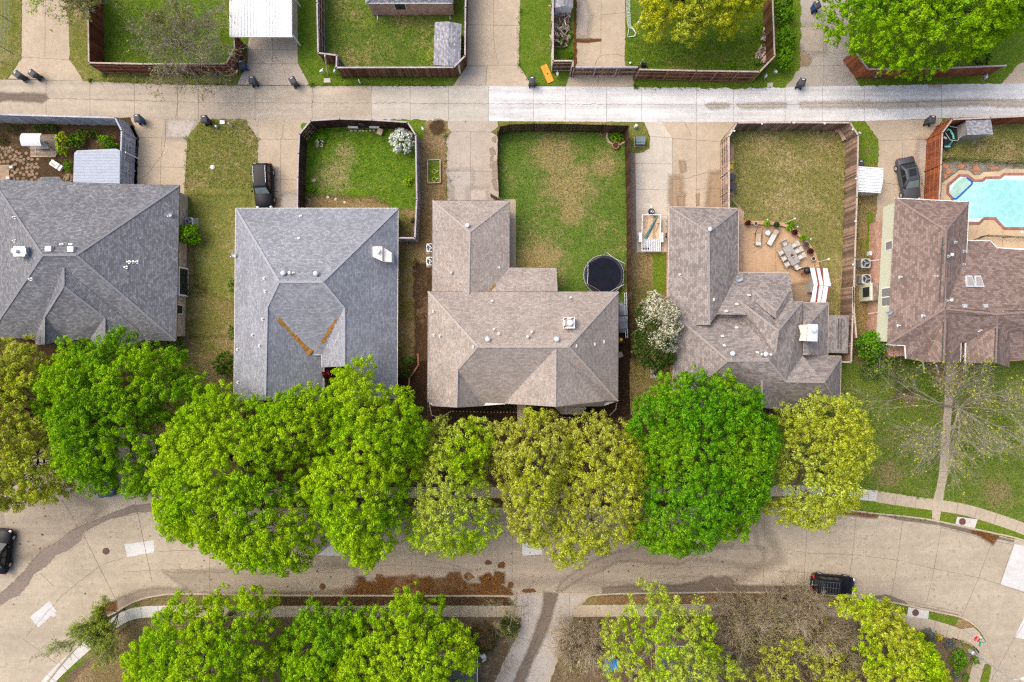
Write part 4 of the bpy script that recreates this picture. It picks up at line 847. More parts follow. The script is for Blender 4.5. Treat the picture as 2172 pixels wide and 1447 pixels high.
# --- third house: speckled taupe roof
H3 = root('house', g((1110, 700)), 'speckled taupe roofed house behind the round trampoline, square white capped chimney flue', 'house', HG)
V = {}
def S3(k, u, v, z, fr='A4'): V[k] = g(F1(fr, u, v), z)
e, e3 = 2.7, 3.9
S3('nw', 163, 850, e, 'A3'); S3('ne', 873, 850, e, 'A3'); V['ap'] = g((996, 492), 4.1); V['re'] = g((993, 640), 4.1); V['sw'] = g((917, 640), e); S3('e1', 805, 112, e)
S3('f1', 1208, 114, e); V['f2'] = g((1183, 640), e)
npl = None
V['fr'] = g((1183, 625), 3.9); V['fl'] = g((1000, 625), 3.9)
epl = (V['ap'], V['re'], V['ne']); fpl = (V['e1'], V['f1'], V['fr'])
V['vl'] = ray_plane(F1('A4', 638, 315), epl)
rf0 = roof_faces('wing_roof', [[V['nw'], V['ne'], V['ap']], [V['nw'], V['ap'], V['re'], V['sw']], [V['ne'], V['e1'], V['vl'] + UPZ * .02, V['re'], V['ap']], [V['e1'], V['f1'], V['fr'], V['vl'] + UPZ * .01]], M['roof_taupe'], H3)
ridge_caps([(V['nw'], V['ap']), (V['ne'], V['ap']), (V['ap'], V['re'])], M['cap_taupe'], rf0)
gutters([(V['nw'], V['ne']), (V['ne'], V['e1']), (V['e1'], V['f1']), (V['f1'], V['f2']), (V['nw'], V['sw'])], M['gutter_dark'], H3, .1, .12)
walls([V['nw'], V['ne'], V['e1'], V['f1'], g((1183, 700), e), g((917, 700), e)], e, M['brick_pink'], H3, .4)
mb = MB(); mb.beam(ray_plane(F1('A4', 688, 250), epl) + UPZ * .04, ray_plane(F1('A4', 642, 305), epl) + UPZ * .04, .16, .05); mb.build('leaf_debris', M['debris'], rf0, at='world')
S3('NW', 113, 316, e3); S3('NE', 1734, 318, e3); S3('SE', 1730, 1252, e3); S3('SW', 107, 1256, e3); S3('R1', 535, 785, 7.4); S3('R2', 1310, 785, 7.4)
SPl = (V['R1'], V['R2'], g(F1('A4', 640, 1268), e3)); WPl = (V['NW'], V['SW'], V['R1']); EPl = (V['NE'], V['SE'], V['R2']); NPl = (V['NW'], V['NE'], V['R1'])
V['w1'] = ray_plane(F1('A4', 360, 985), WPl); S3('w2', 352, 1305, V['w1'].z); S3('w3', 585, 1292, e3); S3('w4', 148, 1292, e3); S3('w5', 148, 1258, e3); V['wv'] = ray_plane(F1('A4', 600, 1262), SPl)
V['g1'] = ray_plane(F1('A4', 1198, 805), SPl); S3('g2', 1195, 1298, V['g1'].z); V['gv'] = ray_plane(F1('A4', 775, 1215), SPl); S3('ge', 800, 1277, e3); S3('gr', 1610, 1294, e3); V['gq'] = ray_plane(F1('A4', 1612, 1250), EPl); S3('w6', 760, 1270, e3)
rf = roof_faces('roof', [[V['NW'], V['NE'], V['R2'], V['R1']], [V['NW'], V['R1'], V['w1'], V['w2'], V['w4'], V['w5'], V['SW']], [V['w1'], V['w2'], V['w3'], V['wv']], [V['R1'], V['R2'], V['g1'], V['gv'], V['w6'], V['wv'], V['w1']],
      [V['g1'], V['g2'], V['ge'], V['w6'], V['gv']], [V['g1'], V['g2'], V['gr'], V['gq']], [V['R2'], V['SE'], V['gq'], V['g1']], [V['NE'], V['SE'], V['R2']]], M['roof_taupe'], H3)
ridge_caps([(V['R1'], V['R2']), (V['NW'], V['R1']), (V['NE'], V['R2']), (V['R1'], V['w1']), (V['w1'], V['w2']), (V['g1'], V['g2']), (V['R2'], V['SE'])], M['cap_taupe'], rf)
gutters([(V['NW'], V['NE']), (V['NE'], V['SE']), (V['NW'], V['SW']), (V['SE'], V['gq']), (V['w5'], V['SW'])], M['gutter_dark'], H3, .1, .12)
S3('y1', 1190, 1300, 3.4); S3('y2', 1245, 1362, 3.0); S3('y3', 1412, 1363, 3.0); S3('y4', 1468, 1306, 3.4)
roof_faces('bay_roof', [[V['y1'], V['y2'], V['y3'], V['y4']]], M['roof_taupe'], H3)
walls([V['NW'], V['NE'], V['SE'], V['gr'], V['ge'], V['w3'], V['w4'], V['SW']], e3, M['brick_pink'], H3)
gb = MB(); gb.poly([V['w4'] + Vector((.1, .12, 0)), V['w2'] + Vector((0, .12, -.06)), V['w3'] + Vector((-.1, .12, 0))]); gb.poly([V['ge'] + Vector((.1, .12, 0)), V['g2'] + Vector((0, .12, -.06)), V['gr'] + Vector((-.1, .12, 0))]); gb.build('gable', M['offwhite'], H3, at='world')
bw = MB(); bw.prism([tuple(V[k].xy * .985) for k in ('y1', 'y2', 'y3', 'y4')], 0, 2.95); bw.build('bay_wall', M['brick_pink'], H3, at='world', uv=True)
for u in (622, 1209): vent_cap(H3, ray_plane(F1('A4', u, 722), NPl), .27, .42, M['pale_metal'])
for u, v in ((998, 660), (963, 702)): vent_cap(H3, ray_plane(F1('A4', u, v), NPl), .17, .4, M['cushion'])
for u, v in ((660, 400), (718, 678), (675, 640), (1330, 370)): pipe_vent(H3, ray_plane(F1('A4', u, v), NPl), M['cushion'])
for u, v in ((158, 485), (163, 688), (215, 695), (500, 788)): pipe_vent(H3, ray_plane(F1('A4', u, v), WPl), M['cushion'])
for u, v in ((1375, 780), (1530, 765), (1610, 745)): pipe_vent(H3, ray_plane(F1('A4', u, v), EPl), M['cushion'])
vent_cap(H3, ray_plane(F1('A3', 487, 1082), (V['nw'], V['ne'], V['ap'])), .22, .4, M['white']); vent_cap(H3, ray_plane(F1('A4', 313, 158), (V['nw'], V['sw'], V['ap'])), .16, .3, M['cushion']); pipe_vent(H3, ray_plane(F1('A4', 717, 113), epl), M['cushion'])
cp = ray_plane(F1('A4', 1306, 585), NPl); cm = MB(); cm.box(cp + Vector((0, 0, -.8)), (1.0, 1.0, 1.7)); ch = cm.build('chimney', M['cushion'], H3, at='world')
cc = MB(); cc.box(cp + Vector((0, 0, .9)), (1.1, 1.05, .08)); cc.box(cp + Vector((0, 0, .98)), (.8, .75, .03), 0, 1); cc.lathe(cp + Vector((.05, 0, .98)), [(.2, 0), (.2, .3), (.27, .32), (.27, .38), (.05, .44)], 14, 0)
for a, b in ((-.35, .38), (.33, .4), (-.38, -.35)): cc.box(cp + Vector((a, b, .985)), (.28, .14, .03), .5, 2)
cc.build('chimney_cap', [M['white'], M['table_grey'], M['rust_roof']], ch, at='world')

# --- fourth house: brown dotted roof of many nested hips
H4 = root('house', g((1600, 700)), 'brown dotted roof house of many nested hips beside the brick patio, large white tan chimney', 'house', HG)
V = {}
def S4(k, u, v, z, fr='A6'): V[k] = g(F1(fr, u, v), z)
e, m4 = 2.7, 3.1
S4('nw', 390, 817, e, 'A5'); S4('ne', 962, 831, e, 'A5'); S4('ap', 715, 1028, 4.6, 'A5'); S4('re', 742, 520, 4.6); S4('sw', 388, 520, e); S4('se', 985, 72, e)
S4('p1', 1430, 80, e); S4('p2', 1470, 330, e); S4('pq', 1445, 330, 4.0); S4('pz', 900, 330, 4.0)
wep = (V['ap'], V['re'], V['ne']); ppl = (V['se'], V['p1'], V['pq']); V['pv'] = ray_plane(F1('A6', 806, 430), wep)
V['pe'] = ray_plane(F1('A6', 1465, 330), ppl); V['pw'] = ray_plane(F1('A6', 806, 430), ppl); V['pe2'] = ray_plane(F1('A6', 1475, 440), ppl)
rf0 = roof_faces('wing_roof', [[V['nw'], V['ne'], V['ap']], [V['nw'], V['ap'], V['re'], V['sw']], [V['ne'], V['se'], V['pv'], V['re'], V['ap']], [V['se'], V['p1'], V['pe2'], V['pw'] + UPZ * .02]], M['roof_brown'], H4)
ridge_caps([(V['nw'], V['ap']), (V['ne'], V['ap']), (V['ap'], V['re'])], M['cap_brown'], rf0)
gutters([(V['nw'], V['ne']), (V['ne'], V['se']), (V['se'], V['p1']), (V['nw'], V['sw'])], M['gutter_tan'], H4, .12, .12)
walls([V['nw'], V['ne'], V['se'], V['p1'], g(F1('A6', 1450, 500), e), g(F1('A6', 388, 500), e)], e, M['brick_pink'], H4, .45)
S4('NW', 440, 430, m4); S4('N2', 985, 432, m4); S4('R1', 900, 825, 6.4); S4('R2', 1250, 825, 6.4); S4('SW', 432, 1232, m4); S4('S1', 1180, 1220, m4)
NPl = (V['NW'], V['N2'], V['R1']); SPl = (V['R1'], V['R2'], V['S1']); WPl = (V['NW'], V['SW'], V['R1'])
S4('b0', 980, 305, 4.1); S4('b1', 1537, 316, 4.1); S4('bp', 1327, 568, 5.9); V['br'] = ray_plane(F1('A6', 1300, 760), NPl); V['bv'] = ray_plane(F1('A6', 985, 436), NPl)
V['br'].z = min(V['br'].z + .05, 6.35)
S4('c0', 1105, 222, 4.0); S4('c1', 1420, 225, 4.0); S4('cp', 1310, 402, 5.05); S4('c2', 1103, 303, 4.1); S4('c3', 1420, 313, 4.1); S4('cq', 1312, 470, 5.05)
bnp = (V['b0'], V['b1'], V['bp'])
V['d0'] = g(F1('A6', 1540, 780), 4.0); S4('t1', 1392, 1002, 5.6); S4('t2', 1722, 1006, 5.6); S4('t3', 1866, 788, m4); S4('t4', 1856, 1232, m4); S4('t5', 1390, 1228, m4); S4('tv', 1540, 782, m4); S4('S2', 1385, 1252, m4)
rf = roof_faces('roof', [[V['NW'], V['N2'], V['br'], V['R2'], V['R1']], [V['NW'], V['R1'], g(F1('A6', 728, 968), 5.1), V['SW']], [V['R1'], V['R2'], V['t1'], V['t5'], V['S1'], g(F1('A6', 440, 1222), m4) , g(F1('A6', 728, 968), 5.1)],
      [V['b0'], V['bv'], V['br'], V['bp']], [V['b0'], V['c2'], V['cq'] - UPZ * .3, V['c3'], V['b1'], V['bp']], [V['b1'], V['d0'], V['t1'], V['R2'], V['br'], V['bp']],
      [V['c0'], V['c2'], V['cq'], V['cp']], [V['c0'], V['c1'], V['cp']], [V['c1'], V['c3'], V['cq'], V['cp']],
      [V['t1'], V['t2'], V['t3'], V['tv'], V['d0']], [V['t1'], V['t2'], V['t4'], V['t5']], [V['t2'], V['t3'], V['t4']]], M['roof_brown'], H4)
ridge_caps([(V['R1'], V['R2']), (V['NW'], V['R1']), (V['R1'], g(F1('A6', 728, 968), 5.1)), (V['b0'], V['bp']), (V['b1'], V['bp']), (V['bp'], V['br']), (V['c0'], V['cp']), (V['c1'], V['cp']), (V['R2'], V['t1']), (V['t1'], V['t2']), (V['t2'], V['t3']), (V['t2'], V['t4'])], M['cap_brown'], rf)
S4('h0', 1540, 330, 2.8); S4('h1', 1758, 330, 2.8); S4('h2', 1752, 776, 2.8); S4('h3', 1540, 776, 2.8); S4('hp', 1585, 515, 4.3); S4('hq', 1585, 776, 4.3); S4('ha', 1540, 515, 4.3); S4('hb', 1540, 776, 4.3)
S4('k1', 1190, 958, 5.3); S4('k2', 1272, 1214, 4.4); S4('k0', 1192, 1218, 4.6); S4('k3', 1110, 1218, 3.1); S4('k4', 1385, 1250, 3.1)
rf2 = roof_faces('side_roof', [[V['h0'], V['h1'], V['hp'], V['ha']], [V['h1'], V['h2'], V['hq'], V['hp']], [V['ha'], V['hp'], V['hq'], V['hb']]], M['roof_brown'], H4)
ridge_caps([(V['h1'], V['hp'])], M['cap_brown'], rf2)
kp = ray_plane(F1('A6', 1190, 958), SPl); S4('k0', 1190, 1224, kp.z)
rf3 = roof_faces('gable_roof', [[kp + UPZ * .03, V['k0'], V['S2'], V['t5'] + UPZ * .02], [kp + UPZ * .03, V['k0'], V['k3'] + UPZ * .03]], M['roof_brown'], H4)
ridge_caps([(kp, V['k0'])], M['cap_brown'], rf3)
gutters([(V['NW'], V['N2']), (V['NW'], V['SW']), (V['h0'], V['h1']), (V['h1'], V['h2']), (V['tv'], V['t3']), (V['t3'], V['t4']), (V['t5'], V['t4']), (V['S2'], V['t5'])], M['gutter_tan'], H4, .1, .12)
walls([V['NW'], V['N2'], g(F1('A6', 1535, 432), m4), g(F1('A6', 1535, 782), m4), V['t3'], V['t4'], V['t5'], V['S1'], V['SW']], m4, M['brick_pink'], H4)
u_ = MB(); u_.prism([tuple(p.xy) for p in (V['b0'] + Vector((.3, -.3, 0)), V['b1'] + Vector((-.3, -.3, 0)), V['d0'] + Vector((-.3, .3, 0)), g(F1('A6', 1170, 600), 4.1))], 2.6, 4.0); u_.prism([tuple(p.xy) for p in (V['c0'] + Vector((.2, -.2, 0)), V['c1'] + Vector((-.2, -.2, 0)), V['c3'] + Vector((-.2, -.6, 0)), V['c2'] + Vector((.2, -.6, 0)))], 2.6, 3.9)
u_.build('clerestory_wall', M['brick_pink'], H4, at='world', uv=True)
u_ = MB(); u_.prism([tuple(q) for q in inset([tuple(V[k].xy) for k in ('h0', 'h1', 'h2', 'h3')], .35)], 0, 2.75); u_.build('side_wall', M['brick_pink'], H4, at='world', uv=True)
for u, v in ((935, 765), (1217, 770)): vent_cap(H4, ray_plane(F1('A6', u, v), NPl), .26, .4, M['pale_metal'])
for u, v in ((1180, 772), (1258, 774)): vent_cap(H4, ray_plane(F1('A6', u, v), NPl), .15, .4, M['cushion'])
for u, v in ((975, 545), (852, 618), (868, 698), (1150, 758)): pipe_vent(H4, ray_plane(F1('A6', u, v), NPl), M['offwhite'])
for u, v in ((490, 93),): pipe_vent(H4, ray_plane(F1('A6', u, v), (V['nw'], V['sw'], V['ap'])), M['cushion'])
for u, v in ((775, 305),): pipe_vent(H4, ray_plane(F1('A6', u, v), wep), M['offwhite'])
for u, v in ((975, 345), (885, 405), (1080, 268)): pipe_vent(H4, ray_plane(F1('A6', u, v), ppl), M['offwhite'])
vent_cap(H4, ray_plane(F1('A5', 722, 1005), (V['nw'], V['ne'], V['ap'])), .24, .4, M['pale_metal'])
cm = MB(); q = g(F1('A6', 1620, 587), 5.8); cm.box((q.x, q.y, 2.5), (.95, 1.6, 3.3), -.04); ch = cm.build('chimney', M['cushion'], H4, at='world')
cc = MB(); cc.box((q.x, q.y, 5.8), (1.0, 1.66, .07), -.04); cc.lathe((q.x + .05, q.y + .35, 5.87), [(.2, 0), (.2, .3), (.28, .31), (.28, .4), (.03, .46)], 14); cc.build('chimney_cap', M['pale_metal'], ch, at='world')
q2 = g(F1('A6', 1540, 590), 5.1); cm = MB(); cm.poly([g(F1('A6', 1502, 525), 5.0), g(F1('A6', 1525, 600), 5.1), g(F1('A6', 1505, 655), 5.0), g(F1('A6', 1580, 657), 5.75), g(F1('A6', 1582, 520), 5.75)]); cm.build('chimney_saddle', M['cushion'], H4, at='world')
dish('pale grey satellite dish above the patio where two brown dotted roofs meet', ray_plane(F1('A6', 985, 130), ppl) + UPZ * .1, rad(0), rr=.36)
# --- garden lean-to roof at the side of the fourth house
LT = root('lean_to', g(F1('A6', 1845, 600)), 'narrow flat shed roof of grey brown shingles between the nested hip house and the fence', 'lean-to')
mb = MB(); mb.poly([g(F1('A6', 1762, 434), 2.7), g(F1('A6', 1937, 440), 2.3), g(F1('A6', 1924, 763), 2.3), g(F1('A6', 1757, 757), 2.7)])
mb.v += [tuple(Vector(v) - UPZ * .12) for v in mb.v]; mb.f += [[4, 5, 6, 7], [0, 1, 5, 4], [1, 2, 6, 5], [2, 3, 7, 6], [3, 0, 4, 7]]; mb.m += [0] * 5
mb.build('roof', M['roof_brown'], LT, at='world', uv=True)
mb = MB()
for u in (1845, 1868): mb.beam(g(F1('A6', u, 465), 2.55), g(F1('A6', u - 4, 725), 2.55), .06, .06)
mb.build('roof_batten', M['gutter_dark'], LT, at='world')
for u, v in ((1915, 455), (1905, 750), (1775, 450), (1770, 745)):
    q = g(F1('A6', u, v), 2.2); mb = MB(); mb.tube([(q.x, q.y, 0), (q.x, q.y, 2.25)], .06, 6); mb.build('post', M['timber'], LT, at='world')

# --- fifth house: two storeys, umber roof
H5 = root('house', g((1990, 620)), 'two storey umber roofed house beside the swimming pool, sage siding above a brick base', 'house', HG)
V = {}
def S5(k, u, v, z, fr='B2'): V[k] = g(F1(fr, u, v), z)
E5, R5 = 4.9, 6.6
S5('NW', 592, 952, E5, 'B1'); S5('NE', 1372, 992, E5, 'B1'); S5('ap', 1125, 1290, R5, 'B1'); S5('r1', 1045, 815, R5); S5('SW', 472, 1170, E5); S5('ge', 1258, 320, E5)
S5('E0', 1272, 142, 4.5); S5('E1', 1497, 148, 4.5); S5('E2', 1562, 216, 4.5); S5('E3', 1830, 235, 4.5); S5('E4', 2600, 262, 4.5); S5('r2', 1560, 870, R5); S5('r3', 2600, 800, R5 + .1)
WPl = (V['NW'], V['SW'], V['r1']); ELp = (V['ap'], V['r1'], V['NE']); NEp = (V['E0'], V['E3'], V['r2'])
V['ve'] = ray_plane(F1('B2', 1250, 340), ELp)
S5('s0', 655, 1180, E5); S5('w1', 1045, 930, 6.2); S5('w2', 1030, 1345, 6.2); S5('wl', 665, 1310, 4.7); S5('wl2', 835, 1345, 4.6); S5('wr', 1200, 1345, 4.8); S5('wr0', 1205, 1155, 5.2); S5('x1', 1560, 985, 6.2); S5('x2', 1545, 1350, 6.2); S5('xl', 1255, 1355, 4.8); S5('xl0', 1258, 1155, 5.2); S5('xr', 1690, 1400, 4.6); S5('xr0', 1690, 1050, 5.4); S5('b1', 2600, 1330, 4.4); S5('b2', 1690, 1320, 4.6)
S5('fs', 940, 1368, 4.5)
rf = roof_faces('roof', [[V['NW'], V['NE'], V['ap']], [V['NW'], V['ap'], V['r1'], V['SW']], [V['NE'], V['ge'], V['ve'], V['r1'], V['ap']],
      [V['E0'], V['E1'], V['E2'], V['E3'], V['E4'], V['r3'], V['r2'], V['r1'], V['ve']], [V['r1'], V['w1'], V['s0'], V['SW']], [V['w1'], V['w2'], V['fs'], V['wl2'], V['wl'], V['s0']], [V['w1'], V['wr0'], V['wr'], V['w2']],
      [V['r1'], V['r2'], V['x1'], V['xl0'], V['wr0'], V['w1']], [V['x1'], V['x2'], V['xl'], V['xl0']], [V['x1'], V['xr0'], V['xr'], V['x2']], [V['r2'], V['r3'], V['b1'], V['b2'], V['xr0'], V['x1']]], M['roof_umber'], H5)
ridge_caps([(V['NW'], V['ap']), (V['NE'], V['ap']), (V['ap'], V['r1']), (V['r1'], V['SW']), (V['r1'], V['r2']), (V['r2'], V['r3']), (V['w1'], V['w2']), (V['x1'], V['x2']), (V['r1'], V['w1']), (V['r2'], V['x1'])], M['cap_umber'], rf)
gutters([(V['NW'], V['NE']), (V['NE'], V['ge']), (V['E0'], V['E1']), (V['E1'], V['E2']), (V['E2'], V['E4']), (V['SW'], V['s0']), (V['s0'], V['wl']), (V['wr0'], V['wr']), (V['xl0'], V['xl'])], M['white'], H5, .13, .12)
q = inset([tuple(V[k].xy) for k in ('NW', 'NE', 'ge')] + [tuple(g(F1('B2', 1250, 1100), E5).xy)] + [tuple(V['s0'].xy), tuple(V['SW'].xy)], .3)
mb = MB(); mb.prism(q, 2.6, E5 - .04); mb.build('siding', M['siding_sage'], H5, at='world')
zz = 2.55
lb = [g(F1('B2', 445, -70), zz), g((2052, 436), zz), g(F1('B2', 1250, 1250), zz), g(F1('B2', 500, 1290), zz), g(F1('B2', 415, 1150), zz)]
mb = MB(); mb.prism([tuple(p.xy) for p in lb], 0, 2.6); mb.build('wall', M['brick_pink'], H5, at='world', uv=True)
mb = MB(); mb.prism([tuple(p.xy) for p in (V['E0'] + Vector((0, -.4, 0)), V['E1'] + Vector((0, -.4, 0)), V['E2'] + Vector((0, -.4, 0)), V['E4'] + Vector((0, -.4, 0)), V['b1'] + Vector((0, .5, 0)), V['xr'] + Vector((-.3, .6, 0)), V['xl'] + Vector((.3, .5, 0)), V['xl0'] + Vector((.3, 0, 0)), V['wr0'] + Vector((-.3, 0, 0)), V['wr'] + Vector((-.3, .5, 0)), V['wl2'] + Vector((.2, .5, 0)), g(F1('B2', 700, 1180), 4.4))], 0, 4.38); mb.build('rear_wall', M['brick_pink'], H5, at='world', uv=True)
def win5(u0, v0, u1, v1, zt, zb, xoff=0.0):
    a, b = g(F1('B2', u0, v0), zt), g(F1('B2', u1, v1), zt)
    x = a.x
    return x, a.y, b.y
def west_x(y):                      # x of the siding face at a height along the west wall
    a, b = Vector(q[0]), Vector(q[-1]); t = (y - a.y) / (b.y - a.y); return a.x + (b.x - a.x) * t
for v0, v1, zt, zb in ((145, 235, 4.55, 3.4), (605, 795, 4.75, 3.2)):
    ya, yb = g(F1('B2', 470, v0), 4.0).y, g(F1('B2', 470, v1), 4.0).y; yc = (ya + yb) / 2; x = west_x(yc)
    mb = MB(); mb.box((x - .02, yc, zb), (.1, abs(ya - yb), zt - zb)); wo = mb.build('window', M['white'], H5, at='world')
    mb = MB(); k = 2 if v0 > 500 else 1
    for j in range(k): mb.box((x - .075, yc + (j - (k - 1) / 2) * abs(ya - yb) * .48, zb + .1), (.03, abs(ya - yb) * (.42 if k == 2 else .85), zt - zb - .2))
    mb.build('pane', M['steel'], wo, at='world')
a, b = g(F1('B2', 300, 560), 2.0), g(F1('B2', 300, 735), 2.0)
bx = g(F1('B2', 428, 600), 2.6).x
mb = MB(); mb.box((a.x + (bx - a.x) / 2 + .05, (a.y + b.y) / 2, 0), (bx - a.x, abs(a.y - b.y), 2.1)); bo = mb.build('bay', M['siding_sage'], H5, at='world')
mb = MB(); mb.box((a.x + .03, (a.y + b.y) / 2, .8), (.06, abs(a.y - b.y) * .55, 1.1)); mb.build('pane', M['glass_dark'], bo, at='world')
mb = MB(); mb.poly([(a.x + .25, a.y - .02, 2.12), (a.x + .25, b.y + .02, 2.12), (bx + .15, b.y + .02, 2.5), (bx + .15, a.y - .02, 2.5)]); mb.build('bay_roof', M['roof_umber'], bo, at='world', uv=True)
mb = MB()
for v in (1110, 330, 850):
    p0, p1 = g(F1('B2', 290 if v != 1110 else 400, v + 15), 1.2), g(F1('B2', 430 if v != 1110 else 475, v), 2.4); mb.tube([p0 + Vector((-.04, 0, 0)), p1 + Vector((-.08, 0, 0))], .025, 5)
mb.build('downpipe', M['white'], H5, at='world')
mb = MB(); p = g(F1('B2', 378, 270), 1.5); mb.box((west_x(p.y) - .5, p.y, 1.2), (.25, .4, .5)); mb.build('meter_box', M['pale_metal'], H5, at='world')
mb = MB()
def rv(u0, v0, u1, v1, z, w_=.3):
    for s_ in (-1, 1):
        a, b = g(F1('B2', u0, v0), z), g(F1('B2', u1, v1), z); d = (b - a).normalized(); n = Vector((-d.y, d.x, 0)) * s_ * w_ / 2 * 1.25
        mb.beam(a + n, b + n, .05, .08)
rv(1047, 112, 1013, 755, R5 + .02, .34); rv(1103, 835, 1490, 862, R5 + .02, .36); rv(1640, 808, 1900, 812, R5 + .1, .36); rv(1055, 955, 1040, 1335, 6.24, .34); rv(1568, 1010, 1555, 1345, 6.24, .3)
mb.build('ridge_vent', M['gutter_dark'], rf, at='world')
for u0 in (1238, 1325):
    c4 = [ray_plane(F1('B2', *k), NEp) for k in ((u0 + 10, 490), (u0 + 68, 490), (u0 + 105, 600), (u0 + 18, 600))]
    mb = MB(); mb.poly([p + UPZ * .12 for p in c4]); mb.poly([p - UPZ * .05 for p in c4])
    for i in range(4): mb.poly([c4[i] - UPZ * .05, c4[(i + 1) % 4] - UPZ * .05, c4[(i + 1) % 4] + UPZ * .12, c4[i] + UPZ * .12])
    so_ = mb.build('skylight', M['pale_metal'], H5, at='world'); c = sum(c4, Vector((0, 0, 0))) / 4
    mb = MB(); mb.poly([c + (p - c) * .8 + UPZ * .135 for p in c4]); mb.build('pane', M['table_grey'], so_, at='world')
for u, v in ((1100, 285), (1095, 733)): vent_cap(H5, ray_plane(F1('B2', u, v), ELp), .16, .4, M['white'])
for u, v in ((1072, 300), (1140, 160), (1060, 738), (1225, 380), (1228, 250)): pipe_vent(H5, ray_plane(F1('B2', u, v), ELp), M['galv'])
for u, v in ((600, 505), (950, 497), (825, 888), (583, 983)): pipe_vent(H5, ray_plane(F1('B2', u, v), WPl), M['pale_metal'])
pipe_vent(H5, ray_plane(F1('B2', 1385, 1030), (V['r1'], V['r2'], V['xl0'])), M['pale_metal'])
for u in (1245, 1450): box_vent(H5, ray_plane(F1('B2', u, 790), NEp), (.45, .45, .22), M['galv'])
dish('white satellite dish on the brick corner beside the umber roof west eave', ray_plane(F1('B2', 480, 855), WPl) + Vector((-.1, 0, .1)), rad(15))
mb = MB();
for u0, v0, u1, v1 in ((830, 1340, 826, 1440), (960, 1375, 975, 1447), (1255, 1355, 1250, 1447)):
    mb.tube([g(F1('B2', u0, v0), 4.2), g(F1('B2', u1 - (u1 - 1100) * .05, v1), .6)], .07, 6)
mb.build('porch_post', M['white'], H5, at='world')

# --- brick house at the top edge
H6 = root('house', g((868, -20)), 'red brick house at the top edge with a small window under its grey eave', 'house', HG)
z = 2.6; ev = [g((775, 6), z), g((961, 6), z), g((961, -150), z), g((775, -150), z)]; r1, r2 = g((850, -62), 4.7), g((890, -62), 4.7)
rf = roof_faces('roof', [[ev[0], ev[1], r2, r1], [ev[1], ev[2], r2], [ev[2], ev[3], r1, r2], [ev[3], ev[0], r1]], M['roof_shed'], H6)
ridge_caps([(r1, r2), (ev[0], r1), (ev[1], r2)], M['cap_grey'], rf)
q = inset([tuple(p.xy) for p in ev], .15); mb = MB(); mb.prism(q, 0, z - .04); mb.build('wall', M['brick_red'], H6, at='world', uv=True); yw = min(p[1] for p in q)
gutters([(ev[0], ev[1])], M['white'], H6, .1, .1)
p = g(F1('Z2', 1335, 30), 1.7); mb = MB(); mb.box((p.x, yw - .02, 1.1), (1.25, .1, 1.2)); wo = mb.build('window', M['offwhite'], H6, at='world'); mb = MB(); mb.box((p.x, yw - .075, 1.2), (1.05, .03, 1.0)); mb.build('pane', M['glass_dark'], wo, at='world')
for u in (1140, 1708):
    p = g(F1('Z2', u, 60), 1.3); mb = MB(); mb.tube([(p.x, yw - .12, 2.5), (p.x, yw - .12, .1), (p.x, yw - .5, .05)], .05, 6); mb.build('downpipe', M['pale_metal'], H6, at='world')
# --- two roofs glimpsed under the southern trees
def small_house(label, x0, y0, x1, y1, mat, capm, e=2.7, s_=.45, ridge_ns=False):
    r = root('house', g(((x0 + x1) / 2, (y0 + y1) / 2)), label, 'house', HG); c = [g(p, e) for p in ((x0, y0), (x1, y0), (x1, y1), (x0, y1))]
    W_, D_ = c[1].x - c[0].x, c[0].y - c[3].y; k = min(W_, D_) / 2; z = e + k * s_; cx, cy = (c[0].x + c[1].x) / 2, (c[0].y + c[3].y) / 2
    a, b = (Vector((c[0].x + k, cy, z)), Vector((c[1].x - k, cy, z))) if W_ > D_ else (Vector((cx, c[0].y - k, z)), Vector((cx, c[3].y + k, z)))
    fs = [[c[0], c[1], b, a], [c[1], c[2], b], [c[2], c[3], a, b], [c[3], c[0], a]] if W_ > D_ else [[c[0], c[1], a], [c[1], c[2], b, a], [c[2], c[3], b], [c[3], c[0], a, b]]
    ro = roof_faces('roof', fs, mat, r); ridge_caps([(a, b)] + [(p, a if (p - a).length < (p - b).length else b) for p in c], capm, ro); walls(c, e, M['brick_tan'], r); gutters([(c[0], c[1]), (c[1], c[2])], M['white'], r)
small_house('dark grey roof half hidden under the lime trees left of the cross alley', 800, 1392, 1012, 1640, M['roof_grey'], M['cap_grey'])
small_house('dark slate roof glimpsed under the sparse tree right of the cross alley', 1395, 1372, 1490, 1640, M['roof_grey'], M['cap_grey'], 3.0)
